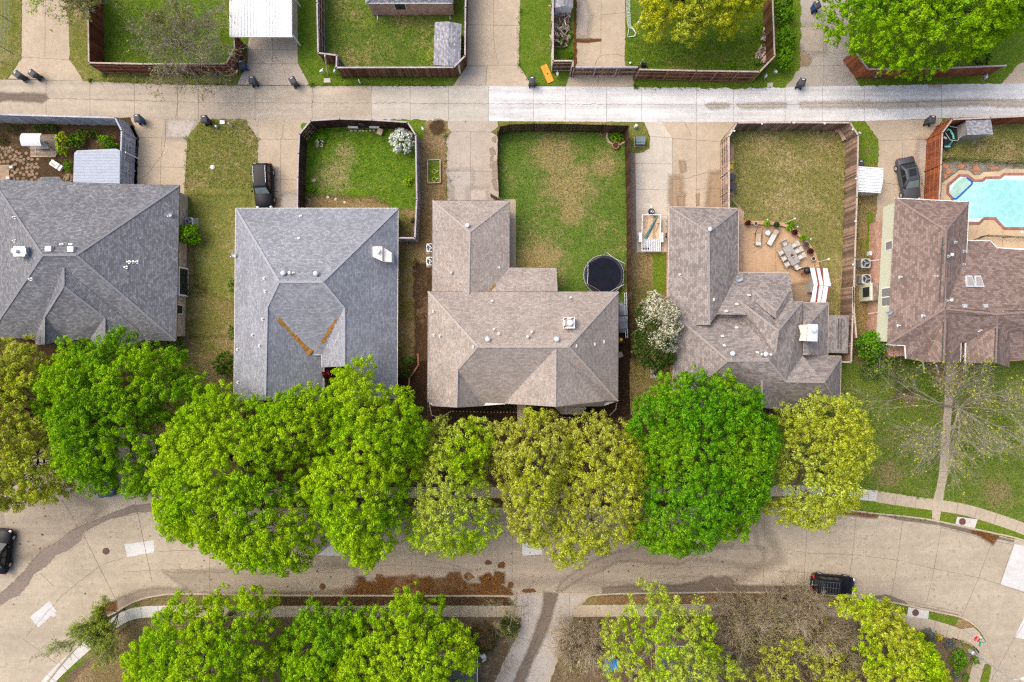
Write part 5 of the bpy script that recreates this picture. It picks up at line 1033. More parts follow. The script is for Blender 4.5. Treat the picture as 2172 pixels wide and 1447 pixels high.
# ---------------------------------------------------------------- fences
def fence(label, pts, h, mat, capmat, side, gap=.012, rails=(.25, 1.1, 1.9), group='timber yard fences', post_mat=None, cap=True, name='fence', skip=(), thin=.02, step=2.4):
    P = [g(p, h) for p in pts]; P = [Vector((p.x, p.y, 0)) for p in P]
    r = root(name, P[0], label, 'fence', group)
    pm = post_mat or capmat
    for i in range(len(P) - 1):
        if i in skip: continue
        a, b = P[i], P[i + 1]; d = (b - a); L = d.length; d.normalize(); nrm = Vector((-d.y, d.x, 0)) * side; ang = math.atan2(d.y, d.x)
        mb = MB(); n = max(1, int(L / .15)); w_ = L / n
        for k in range(n):
            c = a + d * (w_ * (k + .5)); hh = h - .03 + rg.uniform(-.012, .012)
            mb.box((c.x, c.y, .04), (w_ - gap, thin, hh), ang)
        mb.build('panel', mat, r, at='world')
        rb = MB()
        for z in rails:
            if z < h - .1: rb.beam(a + nrm * .045 + UPZ * z, b + nrm * .045 + UPZ * z, .045, .09)
        rb.build('rail', pm, r, at='world')
        if cap:
            cb = MB(); cb.beam(a - d * .04 + UPZ * (h + .03), b + d * .04 + UPZ * (h + .03), .15, .04); cb.build('cap', capmat, r, at='world')
        m = max(1, round(L / step))
        for k in range(m + (1 if i == len(P) - 2 else 0)):
            c = a + d * (L * k / m) + nrm * .09; pb = MB(); pb.box((c.x, c.y, 0), (.09, .09, h - .02), ang); pb.build('post', pm, r, at='world')
    return r
FH = 2.35
fence('red stained fence round the top left lawn, rails and posts on its outer face', F('Z1', 677, -300, 677, 80, 683, 483, 1100, 492, 1735, 490, 1800, 372, 1795, 260), FH, M['fence_red'], M['fence_cap'], -1, post_mat=M['rail_red'])
fence('dark brown fence with grey cap round the yard holding the small grey shed', F('Z2', 697, -300, 697, 20, 705, 408, 848, 425, 845, 520, 1745, 518, 1832, 430, 1835, 60, 1848, -300), FH, M['fence_brown'], M['fence_lilac'], 1)
fence('brown fence beside the firewood pile, ending at the sliding driveway gate', F('Z3', 963, -400, 963, 0, 963, 585, 1155, 585, 1152, 640), FH, M['fence_brown'], M['fence_cap'], -1)
gt = fence('wide brown plank gate closing the driveway along the alley', F('Z3', 1165, 645, 1790, 645), 2.2, M['fence_brown'], M['fence_lilac'], -1, name='gate', group=None, rails=(.3, 1.2, 2.0)); gt['category'] = 'gate'
mb = MB()
for u in (1165, 1790):
    q = g(F1('Z3', u, 640), 2.3); mb.box((q.x, q.y, 0), (.22, .22, 2.35))
mb.build('gate_post', M['fence_dark'], gt, at='world')
mo = root('gate_opener', g(F1('Z4', 262, 660)), 'small black gate motor box on the lawn at the gate end', 'gate opener')
mb = MB(); mb.box((.3, .25, 0), (.5, .3, .6), 0); mb.build('motor_box', M['black'], mo); mb = MB(); mb.box((0, .35, 0), (.12, .12, 1.3)); mb.build('post', M['galv'], mo)
fence('brown fence with rails outside below the yellow tree, bending at the hedge', F('Z4', 255, 668, 800, 680, 1405, 690, 1550, 540, 1530, 0, 1528, -300), FH, M['fence_brown'], M['fence_cap'], -1, post_mat=M['rail_red'])
fence('orange brown fence half hidden under the big green tree at the top right', F('Z5', 490, 470, 620, 645, 1230, 640, 1900, 612), 2.2, M['fence_brick'], M['fence_lilac'], 1)
fence('grey painted fence round the stone garden in the left corner', F('Z1', -300, 872, 0, 880, 885, 905, 935, 1005, 918, 1395), FH, M['fence_grey'], M['fence_grey'], 1, rails=(.3, .8, 1.3, 1.8, 2.25), step=1.6)
fence('dark fence with lilac grey cap round the bright green yard with the white bush', F('A1', 705, 940, 708, 640, 715, 420, 725, 240, 830, 115, 1100, 98, 1400, 108, 1730, 130, 1805, 250, 1815, 850, 1797, 1205, 1640, 1205), FH, M['fence_dark'], M['fence_lilac'], 1, rails=(.3, .9, 1.5, 2.1))
fence('dark brown fence round the trampoline yard, thin on the driveway side', F('A3', 770, 215, 785, 170, 870, 148, 1100, 140, 1500, 145, 1968, 160, 1978, 430, 1988, 900, 1992, 1434, 2010, 2300), FH, M['fence_dark'], M['fence_dark'], 1, cap=False)
tf = fence('low thin wire and board edging fence between driveway and trampoline yard', F('A3', 768, 215, 758, 500, 772, 790), 1.1, M['fence_weather'], M['fence_dark'], 1, cap=False, thin=.015, rails=(.2, .9))
fence('weathered grey brown fence round the tan mown yard with white round lights', F('A5', 885, 850, 885, 520, 883, 235, 950, 120, 1400, 118, 1888, 120, 1955, 225, 1945, 740, 1928, 1240, 1915, 1600, 1965 - 25, 1900), FH, M['fence_weather'], M['fence_cap'], 1, rails=(.3, 1.0, 1.6, 2.2))
fence('tall weathered fence end beside the lean-to roof of the nested hip house', F('A6', 1968, 200, 1965, 430, 1950, 838, 1868, 836), FH, M['fence_weather'], M['fence_cap'], 1)
fence('rust red fence with pale cap between the sedan driveway and the pool yard', F('B1', 1055, 970, 1075, 600, 1090, 258, 1195, 118, 1600, 100, 2200, 72), FH, M['fence_brick'], M['fence_cap'], 1, rails=(.3, .9, 1.5, 2.1), post_mat=M['fence_brick'])
for i, (u, v) in enumerate(((1158, 130), (1425, 122), (1676, 128), (1908, 178), (928, 190), (1938, 585), (1930, 940), (1912, 1297))):
    q = g(F1('A5', u, v), 2.4); lb = ('first', 'second', 'third')[i] if i < 3 else ''
    wh = ('white globe light on the alley side fence, leftmost of three', 'white globe light on the alley side fence, middle of three', 'white globe light on the alley side fence, rightmost of three', 'white globe light at the diagonal fence corner by the wooden bench', 'white globe light at the driveway corner of the mown yard fence', 'white globe light on the east fence beside the ribbed metal shed', 'white globe light on the east fence level with the patio', 'white globe light on the east fence beside the air conditioners')[i]
    rt = root('fence_light', (q.x, q.y, 2.3), wh, 'light', 'globe lights on the weathered fence')
    mb = MB(); mb.ell((0, 0, .17), .1, .1, .1, 8); mb.build('globe', M['white'], rt, smooth=True); mb = MB(); mb.box((0, 0, 0), (.09, .09, .09)); mb.build('base', M['black'], rt)
def open_fence(label, pts, h, mat, nbar, name='fence', group=None, step=2.2, picket=None, r=.02):
    P = [g(p, 0) for p in pts]; rt = root(name, P[0], label, 'fence', group)
    for i in range(len(P) - 1):
        a, b = P[i], P[i + 1]; L = (b - a).length
        mb = MB()
        for k in range(nbar): mb.tube([a + UPZ * (h * (k + 1) / nbar), b + UPZ * (h * (k + 1) / nbar)], r * .7, 4)
        if picket:
            n = int(L / picket)
            for k in range(n): c = a + (b - a) * (k / n); mb.tube([c + UPZ * .1, c + UPZ * h], .008, 3)
        mb.build('rail', mat, rt, at='world')
        m = max(1, round(L / step))
        for k in range(m + 1):
            c = a + (b - a) * (k / m); pb = MB(); pb.tube([c, c + UPZ * (h + .08)], r * 1.5, 6); pb.build('post', mat, rt, at='world')
open_fence('grey chain link fence in the grass strip at the top left corner', F('Z1', 85, -200, 90, 170, 80, 400, 20, 480, -200, 560), 1.3, M['galv'], 3, picket=.25, r=.025)
open_fence('black metal pool fence behind the stepping stones', F('B1', 1095, 555, 1500, 575, 2200, 612), 1.2, M['black'], 3, picket=.13, r=.02)
open_fence('black metal pool fence between the pool and the umber house', F('B1', 1405, 1395, 1490, 1360, 2200, 1395), 1.2, M['black'], 3, picket=.13, r=.02)
# ---------------------------------------------------------------- trees and shrubs
L = {}
L['lime'] = leafmat('leaf_lime', (.26, .43, .006), (.36, .54, .008), (.48, .63, .03))
L['fresh'] = leafmat('leaf_fresh', (.18, .37, .005), (.26, .47, .007), (.38, .56, .02))
L['deep'] = leafmat('leaf_deep', (.07, .24, .005), (.11, .315, .008), (.19, .41, .02))
L['mid'] = leafmat('leaf_mid', (.115, .28, .006), (.18, .37, .008), (.28, .47, .025))
L['pale'] = leafmat('leaf_pale', (.33, .42, .03), (.43, .51, .05), (.58, .63, .17))
L['olive'] = leafmat('leaf_olive', (.33, .36, .035), (.42, .46, .045), (.56, .55, .15))
L['gold'] = leafmat('leaf_gold', (.35, .4, .015), (.44, .5, .025), (.56, .57, .12))
L['yellow'] = leafmat('leaf_yellow', (.38, .42, .01), (.46, .5, .015), (.57, .57, .05))
L['shrub'] = leafmat('leaf_shrub', (.06, .14, .01), (.085, .19, .012), (.14, .27, .03))
L['hedge'] = leafmat('leaf_hedge', (.09, .23, .008), (.13, .3, .01), (.21, .38, .03))
L['dark'] = leafmat('leaf_dark', (.04, .075, .013), (.06, .105, .018), (.11, .16, .035))
L['cream'] = leafmat('leaf_cream', (.45, .43, .28), (.55, .53, .38), (.66, .63, .52), .2)
L['white'] = leafmat('leaf_white', (.55, .6, .48), (.64, .67, .58), (.76, .76, .74), .15)
L['maroon'] = leafmat('leaf_maroon', (.09, .012, .016), (.12, .018, .02), (.17, .03, .03))
L['yolk'] = leafmat('leaf_yolk', (.45, .4, .01), (.5, .46, .015), (.56, .5, .05))
L['sage'] = leafmat('leaf_sage', (.1, .14, .12), (.13, .18, .16), (.2, .25, .22))
L['rust'] = leafmat('leaf_rust', (.16, .09, .03), (.2, .12, .04), (.3, .2, .09))
L['haze'] = leafmat('leaf_haze', (.24, .24, .06), (.3, .3, .08), (.4, .38, .14))
L['brush'] = leafmat('leaf_brush', (.25, .21, .11), (.31, .26, .14), (.42, .36, .22), .15)

def pip(P, poly):
    x, y = P[:, 0], P[:, 1]; ins = np.zeros(len(P), bool); n = len(poly)
    for i in range(n):
        x0, y0 = poly[i]; x1, y1 = poly[(i + 1) % n]
        c = ((y0 > y) != (y1 > y));
        with np.errstate(divide='ignore', invalid='ignore'):
            xi = (x1 - x0) * (y - y0) / (y1 - y0 + 1e-12) + x0
        ins ^= c & (x < xi)
    return ins
def edist(P, poly):
    d = np.full(len(P), 1e9); n = len(poly)
    for i in range(n):
        a = poly[i]; b = poly[(i + 1) % n]; ab = b - a
        t = np.clip(((P - a) @ ab) / (ab @ ab + 1e-12), 0, 1); d = np.minimum(d, np.linalg.norm(P - (a + t[:, None] * ab), axis=1))
    return d
def unit(a): return a / (np.linalg.norm(a, axis=1, keepdims=True) + 1e-9)
def leaf_mesh(name, C, N, size, rng, mat, parent, asp=.62, off=(0, 0, 0)):
    n = len(C); N = unit(N); T = unit(np.cross(N, rng.normal(size=(n, 3)))); B = np.cross(N, T)
    s = (size * rng.uniform(.65, 1.3, n))[:, None]
    C = C - np.array(off)
    V = np.empty((n, 4, 3)); V[:, 0] = C + T * s; V[:, 1] = C + B * s * asp + N * s * .18; V[:, 2] = C - T * s; V[:, 3] = C - B * s * asp + N * s * .18
    me = bpy.data.meshes.new(name); me.vertices.add(4 * n); me.vertices.foreach_set('co', V.astype(np.float32).ravel())
    me.loops.add(4 * n); me.loops.foreach_set('vertex_index', np.arange(4 * n, dtype=np.int32))
    me.polygons.add(n); me.polygons.foreach_set('loop_start', np.arange(0, 4 * n, 4, dtype=np.int32)); me.polygons.foreach_set('loop_total', np.full(n, 4, np.int32))
    me.update(calc_edges=True); me.validate()
    return link(name, me, mat, parent)
def clumps(cent, rad_, per, rng, up=.35):
    n = len(cent); d = unit(rng.normal(size=(n * per, 3))); d[:, 2] = np.abs(d[:, 2]) * 1.0 - .35
    r = rad_ * rng.uniform(.25, 1, n * per) ** .5
    C = np.repeat(cent, per, 0) + d * r[:, None]
    N = d * 1.1 + np.array([0, 0, up + .15]) + rng.normal(size=C.shape) * .3
    return C, N
def limb(mb, a, b, r0, r1, rng, n=5, sag=.12, wob=.12):
    a = Vector(a); b = Vector(b); Ln = (b - a).length; pts = []
    for i in range(n + 1):
        t = i / n; p = a + (b - a) * t; p.z += math.sin(t * math.pi) * sag * Ln
        if 0 < i < n: p += Vector(rng.normal(size=3)) * wob * Ln / n
        pts.append(p)
    mb.tube(pts, r0, 6 if r0 > .06 else 4, 0, r1); return pts
TG = 'trees along the street'
def tree(label, out, zmid, ztop, zlow, mats, seed, bough=.98, clump=.32, leaf=.085, nl=48, nc=14, fill=1.1, base=None, group=TG, keep=1.0, bark=None, name='tree', cat='tree', dome=.5, hang=.0):
    rng = np.random.default_rng(seed)
    zmid = zlow + .22 * (ztop - zlow); poly = np.array([tuple(g(p, zmid).xy) for p in out]); lo, hi = poly.min(0), poly.max(0)
    cand = rng.uniform(lo, hi, (6000, 2)); cand = cand[pip(cand, poly)]; ed = edist(cand, poly); cand = cand[ed > bough * .28]; ed = ed[ed > bough * .28]
    sel = []; grid = []
    for i in range(len(cand)):
        if all((cand[i, 0] - q[0]) ** 2 + (cand[i, 1] - q[1]) ** 2 > (bough * q[2]) ** 2 for q in grid):
            sel.append(i); grid.append((cand[i, 0], cand[i, 1], rng.uniform(.85, 1.2)))
    P = cand[sel]; d = ed[sel]; D = max(d.max(), 1.0)
    t = np.clip(d / D, 0, 1); z = zlow + (ztop - zlow) * np.sqrt(1 - (1 - t) ** 2) + rng.normal(0, bough * .35, len(P))
    k = rng.random(len(P)) < keep; P, z, t = P[k], z[k], t[k]
    cen = np.column_stack([P, z])
    bx, by = g(base, 0).xy if base else Vector(poly.mean(0))
    rt = root(name, (bx, by, 0), label, cat, group); off = (bx, by, 0)
    allC = []
    br = bough * rng.uniform(.7, 1.05, len(cen))
    for layer in (0, 1):
        m = nc if layer == 0 else max(3, int(nc * fill)); n = len(cen)
        dd = unit(rng.normal(size=(n * m, 3))); dd[:, 2] = np.abs(dd[:, 2]) - (.15 if layer == 0 else .5)
        rr = np.repeat(br, m) * rng.uniform(.65, 1.1, n * m) * (1.0 if layer == 0 else 1.15)
        c = np.repeat(cen, m, 0) + dd * rr[:, None] * np.array([1, 1, .8]);
        if layer == 1: c[:, 2] -= bough * rng.uniform(.8, 2.0, len(c))
        allC.append(c)
    cc = np.vstack(allC); cc[:, 2] = np.maximum(cc[:, 2], 1.0)
    C, N = clumps(cc, clump, nl, rng)
    if hang: C[:, 2] -= rng.random(len(C)) * hang
    ms = mats if isinstance(mats, list) else [mats]
    cr = leaf_mesh('crown', C, N, leaf, rng, ms, rt, off=off)
    if len(ms) > 1:
        tone = (np.sin(C[:, 0] * .9 + seed) + np.sin(C[:, 1] * .8 + seed * 2) + rng.normal(0, .6, len(C))) > .3
        cr.data.polygons.foreach_set('material_index', tone.astype(np.int32))
    mb = MB(); h0 = zlow * .55; c0 = Vector((bx, by, h0)); R0 = .13 + .018 * (ztop)
    mb.tube([(bx, by, -.1), (bx, by, .35), (bx + .05, by, h0 * .6), tuple(c0)], R0 * 1.3, 8, 0, R0 * .8)
    K = max(4, min(9, len(cen) // 10)); ids = rng.choice(len(cen), min(K, len(cen)), replace=False); ends = []
    for i in ids:
        tgt = Vector(cen[i]); mid = c0 + (tgt - c0) * .6; mid.z = c0.z + (tgt.z - c0.z) * .7
        pts = limb(mb, c0, mid, R0 * .55, R0 * .28, rng); ends += [(p, R0 * .28) for p in pts[2:]]
    for i in range(len(cen)):
        q = Vector(cen[i]) - Vector((0, 0, bough * .35)); e, er = min(ends, key=lambda e_: (e_[0] - q).length + (3 if e_[0].z > q.z + .5 else 0))
        pts = limb(mb, e, q, er * .6, .018, rng, 4, .05, .2)
        for j in range(3):
            a = pts[-1 - (j % 2)]; v = Vector(rng.normal(size=3)); v.z = abs(v.z) * .6; limb(mb, a, a + v.normalized() * bough * .8, .014, .006, rng, 2, 0, .1)
    mb.build('trunk', bark or M['bark'], rt, at='world', smooth=True)
    return rt
def bush(label, px, py, rpx, h, mat, seed, ry=None, leaf=.09, dens=1.0, group='garden shrubs', name='shrub', cat='shrub', z0=0.0, leaf2=None, flat=.0):
    rng = np.random.default_rng(seed); zc = h * .5 + z0; c = g((px, py), zc); k = PX * (CAM_H - zc) / CAM_H; rx = rpx * k; ry_ = (ry or rpx) * k
    rt = root(name, (c.x, c.y, z0), label, cat, group)
    n = int(max(30, 95 * rx * ry_ * dens + 40 * (rx + ry_) * h * .3 * dens)); d = unit(rng.normal(size=(n, 3))); d[:, 2] = np.abs(d[:, 2]) * 1.15 - .2
    lump = 1 + .16 * np.sin(d[:, 0] * 5 + seed) * np.cos(d[:, 1] * 6 + seed) + rng.normal(0, .06, n)
    cc = d * np.array([rx, ry_, h * .55]) * (lump * rng.uniform(.75, 1.0, n))[:, None] + np.array([0, 0, h * .5]); cc[:, 2] = np.maximum(cc[:, 2], .05)
    C, N = clumps(cc, max(.09, leaf * 1.6), 12, rng)
    ms = [mat] + ([leaf2] if leaf2 else [])
    o = leaf_mesh('foliage', C, N, leaf, rng, ms, rt)
    if leaf2:
        tone = (np.sin(C[:, 0] * 2.1 + seed) + np.sin(C[:, 1] * 1.7 + C[:, 0]) + rng.normal(0, .5, len(C))) > .2; o.data.polygons.foreach_set('material_index', tone.astype(np.int32))
    mb = MB()
    for j in range(4): a = 1.57 * j + seed; limb(mb, (0, 0, 0), (rx * .5 * math.cos(a), ry_ * .5 * math.sin(a), h * .6), .03, .01, rng, 3)
    mb.build('stem', M['bark'], rt)
    return rt
def grow(mb, a, d, Ln, r, depth, rng, spread=.5, up=.08, nb=3, tips=None, minr=.008):
    pts = [Vector(a)]; d = Vector(d).normalized(); n = 4
    for i in range(n):
        d = (d + Vector(rng.normal(size=3)) * .13 + Vector((0, 0, up))).normalized(); pts.append(pts[-1] + d * Ln / n)
    mb.tube(pts, r, 6 if r > .06 else (4 if r > .02 else 3), 0, max(r * .5, minr))
    if tips is not None and depth <= 1: tips += pts[1:]
    if depth == 0: return
    for j in range(nb):
        t = rng.uniform(.3, 1.0); i = min(n - 1, int(t * n)); q = pts[i] + (pts[i + 1] - pts[i]) * (t * n - i)
        v = Vector(rng.normal(size=3)); v = (v - d * v.dot(d)).normalized(); grow(mb, q, d + v * spread * rng.uniform(.7, 1.5), Ln * rng.uniform(.55, .8), max(r * .55, minr), depth - 1, rng, spread, up, nb, tips, minr)
def bare(label, base, ztrunk, limbs, r, depth, seed, mat, leafm=None, nleaf=0, leaf=.08, group='bare trees', name='bare_tree', cat='tree', spread=.5, nb=3, Ln=3.0, up=.05, minr=.01, blossom='crown'):
    rng = np.random.default_rng(seed); b = g(base, 0); rt = root(name, b, label, cat, group); mb = MB(); tips = []
    top_ = b + Vector((0, 0, ztrunk));
    if ztrunk > .3: mb.tube([b + Vector((0, 0, -.1)), b + Vector((.03, 0, ztrunk * .5)), top_], r * 1.25, 8, 0, r)
    for (px, py, z) in limbs:
        q = g((px, py), z); v = q - top_; grow(mb, top_, v, v.length * .62, r * .6, depth, rng, spread, up, nb, tips, minr)
    mb.build('trunk', mat, rt, at='world')
    if nleaf and tips:
        T = np.array([tuple(p) for p in tips]); C = T[rng.integers(0, len(T), nleaf)] + rng.normal(0, .1, (nleaf, 3)); C, N = clumps(C, .12, 3, rng)
        o = leaf_mesh(blossom, C, N, leaf, rng, leafm, rt, off=tuple(rt.location))
        if isinstance(leafm, list) and len(leafm) > 1: o.data.polygons.foreach_set('material_index', (rng.random(len(C)) < .5).astype(np.int32))
    return rt

# --- north side of the street, left to right
tree('yellow olive tree at the left edge, left of the big mid green tree', [(-90, 715), (20, 726), (75, 726), (112, 750), (120, 800), (112, 850), (142, 905), (150, 950), (146, 1005), (136, 1050), (85, 1062), (40, 1078), (-90, 1075)], 7, 9.5, 4.5, [L['gold'], L['olive']], 1, nl=38)
tree('mid green tree with uneven arms, spreading over the parked blue car', [(212, 735), (236, 690), (262, 700), (276, 735), (292, 708), (306, 742), (318, 725), (345, 745), (372, 738), (384, 765), (372, 795), (398, 805), (424, 812), (408, 855), (372, 850), (352, 880), (330, 890), (345, 935), (332, 965), (350, 1000), (318, 1048), (290, 1035), (258, 1015), (245, 1042), (190, 1036), (165, 1020), (135, 1010), (140, 955), (132, 905), (110, 890), (92, 860), (112, 830), (108, 790), (112, 755), (145, 745), (160, 715), (178, 740)],
     7, 9.5, 4.5, [L['mid'], L['fresh']], 2, keep=.86)
tree('broad lime green tree, largest crown over the street, left of the cross alley', [(420, 842), (470, 822), (505, 832), (545, 828), (580, 845), (640, 828), (712, 850), (728, 880), (700, 925), (668, 955), (650, 1000), (668, 1050), (690, 1090), (700, 1130), (662, 1180), (640, 1205), (600, 1212), (560, 1196), (515, 1200), (480, 1165), (436, 1162), (418, 1140), (385, 1130), (362, 1100), (344, 1060), (352, 1020), (338, 985), (362, 950), (360, 905), (395, 880)],
     8, 12, 5, [L['lime'], L['fresh']], 3)
tree('bright lime tree reaching the porch of the pale slate roof, maroon maple beside it', [(706, 805), (735, 785), (768, 770), (790, 790), (802, 812), (845, 830), (872, 825), (905, 870), (914, 905), (905, 945), (880, 985), (872, 1040), (862, 1090), (850, 1130), (842, 1165), (812, 1152), (800, 1195), (768, 1185), (742, 1165), (715, 1140), (690, 1085), (660, 1055), (655, 1010), (680, 955), (712, 915), (728, 870), (704, 840)],
     8, 11.5, 4.5, [L['lime'], L['fresh']], 4)
tree('pale yellow green tree left of the two golden trees, in front of the taupe house', [(905, 905), (940, 895), (985, 882), (1020, 895), (1045, 890), (1052, 920), (1035, 960), (1030, 1000), (1042, 1040), (1050, 1080), (1062, 1120), (1030, 1145), (1000, 1160), (975, 1170), (940, 1170), (905, 1150), (870, 1150), (860, 1130), (880, 1090), (886, 1040), (892, 985), (905, 950)],
     7, 9.5, 3.5, [L['pale'], L['lime']], 5, nl=34, nc=12, fill=.7)
tree('golden olive tree left of its pair, in front of the taupe house', [(1050, 905), (1085, 895), (1110, 872), (1150, 875), (1190, 890), (1212, 905), (1205, 960), (1195, 1010), (1190, 1060), (1180, 1120), (1150, 1150), (1110, 1140), (1080, 1110), (1075, 1060), (1062, 1030), (1055, 980), (1045, 940)],
     7, 10, 4, [L['olive'], L['gold']], 6, nl=34, nc=12, fill=.7)
tree('golden olive tree right of its pair, touching the deep green round tree', [(1195, 900), (1230, 890), (1270, 878), (1310, 890), (1342, 900), (1368, 940), (1360, 990), (1365, 1030), (1362, 1080), (1340, 1130), (1290, 1150), (1240, 1165), (1215, 1190), (1170, 1175), (1150, 1140), (1172, 1100), (1188, 1040), (1192, 970)],
     7, 10, 4, [L['gold'], L['olive']], 7, nl=34, nc=12, fill=.7)
tree('deep green round tree between the golden trees and the yellow tree', [(1330, 870), (1352, 845), (1368, 830), (1400, 800), (1440, 795), (1475, 800), (1500, 805), (1540, 800), (1585, 815), (1608, 840), (1600, 865), (1630, 895), (1635, 940), (1618, 985), (1628, 1020), (1600, 1060), (1585, 1095), (1560, 1130), (1510, 1135), (1490, 1165), (1440, 1160), (1395, 1160), (1345, 1150), (1340, 1125), (1362, 1085), (1358, 1040), (1375, 1000), (1360, 950), (1330, 910)],
     8, 12, 5, [L['deep'], L['mid']], 8)
tree('yellow green tree beside the front lawn of the umber house', [(1635, 905), (1650, 870), (1690, 850), (1745, 830), (1790, 845), (1812, 875), (1815, 910), (1838, 940), (1828, 975), (1800, 1005), (1790, 1040), (1795, 1070), (1750, 1085), (1715, 1110), (1670, 1108), (1640, 1095), (1612, 1070), (1625, 1020), (1640, 980)],
     7, 10, 4, [L['gold'], L['pale']], 9, nl=34, nc=12, fill=.7)
# --- top edge
tree('big green tree filling the top right corner', [(1748, -80), (1752, 10), (1750, 60), (1760, 70), (1778, 95), (1800, 112), (1830, 130), (1870, 150), (1920, 150), (1960, 148), (2000, 145), (2030, 140), (2070, 125), (2100, 95), (2140, 60), (2200, 30), (2250, -80)], 8, 11.5, 4, [L['fresh'], L['mid']], 10, base=(1950, 40), group='trees behind the alley')
tree('yellow tree over the lawn at the top edge beside the white netting', [(1342, -60), (1345, 20), (1360, 45), (1362, 75), (1385, 90), (1400, 70), (1420, 80), (1432, 110), (1450, 105), (1460, 85), (1500, 75), (1520, 88), (1555, 60), (1590, 42), (1610, 20), (1608, -60)], 6, 9, 3.5, [L['yellow'], L['gold']], 11, bough=.85, nl=36, nc=14, fill=1.0, base=(1475, 0), group='trees behind the alley')
# --- south side
tree('lime green tree at the bottom left beside the curved pavement', [(345, 1300), (372, 1280), (410, 1262), (440, 1275), (480, 1245), (512, 1262), (548, 1255), (580, 1290), (590, 1330), (600, 1380), (590, 1447), (600, 1520), (250, 1520), (262, 1440), (290, 1410), (285, 1370), (315, 1345)], 7, 10, 4, [L['lime'], L['fresh']], 12, group='trees south of the street', keep=.9)
tree('fresh green tree between the lime trees at the bottom, above the woodland floor', [(592, 1345), (640, 1310), (665, 1272), (700, 1290), (750, 1285), (780, 1310), (770, 1360), (790, 1400), (770, 1447), (780, 1520), (600, 1520), (610, 1420)], 6, 8.5, 3.5, [L['mid'], L['fresh']], 13, group='trees south of the street', keep=.85)
tree('lime tree with a tall spike reaching over the leaf covered kerb', [(735, 1330), (765, 1300), (790, 1310), (800, 1280), (830, 1300), (838, 1262), (862, 1245), (890, 1262), (892, 1300), (925, 1285), (945, 1310), (985, 1330), (1002, 1350), (1008, 1400), (1000, 1447), (1010, 1520), (700, 1520), (690, 1420), (720, 1380)], 7, 10, 4, [L['lime'], L['fresh']], 14, group='trees south of the street', keep=.8)
tree('sparse light green tree over the pavement right of the cross alley', [(1335, 1290), (1350, 1255), (1378, 1250), (1390, 1232), (1420, 1250), (1440, 1290), (1480, 1265), (1510, 1290), (1505, 1320), (1515, 1360), (1560, 1400), (1575, 1447), (1570, 1520), (1270, 1520), (1280, 1440), (1275, 1370), (1290, 1320)], 7, 9.5, 4, [L['pale'], L['lime']], 15, nl=34, nc=12, fill=.7, keep=.9, group='trees south of the street', bark=M['bark_pale'])
tree('feathery yellow tree at the bottom right, leaning over the parked black car', [(1782, 1285), (1800, 1255), (1825, 1248), (1850, 1262), (1885, 1285), (1900, 1318), (1935, 1335), (1962, 1370), (1985, 1420), (1990, 1540), (1830, 1540), (1828, 1440), (1832, 1380), (1828, 1320), (1790, 1300)], 6, 9, 3.5, [L['gold'], L['lime']], 16, group='trees south of the street')
tree('low yellow scrubby tree at the bottom edge among the brown thickets', [(1585, 1447), (1592, 1395), (1635, 1375), (1700, 1345), (1750, 1360), (1790, 1400), (1815, 1440), (1815, 1530), (1580, 1530)], 4, 5.5, 2, [L['gold'], L['olive']], 17, nl=34, nc=12, fill=.7, keep=.65, group='trees south of the street')
# --- flowering shrub tree and bushes
fl = tree('tall evergreen with masses of cream blossom between the taupe and nested hip houses', [(1350, 650), (1385, 625), (1415, 640), (1432, 665), (1436, 700), (1428, 740), (1415, 775), (1385, 785), (1358, 770), (1342, 730), (1343, 690)], 3.5, 5.5, 2, [L['cream'], L['dark']], 18, bough=.6, clump=.2, leaf=.075, nl=22, nc=20, fill=.6, group=None, dome=.4)
me = [o for o in kids(fl) if o.name.startswith('crown')][0].data
co = np.empty(len(me.vertices) * 3, np.float32); me.vertices.foreach_get('co', co); co = co.reshape(-1, 4, 3).mean(1)
c0 = co.mean(0); rn = np.random.default_rng(5)
dk = ((co[:, 0] - c0[0]) * .8 + (co[:, 1] - c0[1]) * .35 + 1.1 * np.sin(co[:, 0] * 2.3) * np.sin(co[:, 1] * 2.0) + rn.normal(0, .55, len(co)) < -.6) | (co[:, 1] - c0[1] < -2.1) | (rn.random(len(co)) < .18)
me.polygons.foreach_set('material_index', dk.astype(np.int32))
bush('dense round bush in full white blossom in the corner of the bright green yard', 853, 299, 26, 2.0, L['white'], 21, leaf=.085, dens=1.2, leaf2=None)
bush('round fresh green shrub beside the air conditioner of the dark grey roofed house', 402, 498, 22, 2.2, L['mid'], 22, leaf=.1)
bush('dark olive leggy shrub below the white bay window', 410, 605, 22, 1.2, L['dark'], 23, leaf=.06, dens=.5, leaf2=L['rust'])
bush('round dark green shrub at the south corner of the dark grey roofed house', 372, 740, 24, 2.0, L['shrub'], 24, leaf=.07)
bush('green shrub against the west wall of the pale slate house', 476, 772, 22, 1.8, L['shrub'], 25, ry=26, leaf=.08)
bush('small narrow shrub by the west wall of the pale slate house', 492, 605, 6, 1.2, L['shrub'], 26, ry=15, leaf=.06)
bush('small shrub in a stone ring by the west wall of the pale slate house', 491, 705, 7, 1.0, L['shrub'], 27, ry=16, leaf=.06)
bush('tall dark green conical evergreen beside the umber house', 1845, 735, 28, 3.6, L['shrub'], 28, ry=34, leaf=.1, leaf2=L['deep'])
bush('mid green bush in front of the conical evergreen', 1870, 770, 22, 2.0, L['mid'], 29, leaf=.08, leaf2=L['haze'])
bush('low clipped hedge ring at the foot of the conical evergreen', 1845, 790, 26, .7, L['shrub'], 30, ry=18, leaf=.06)
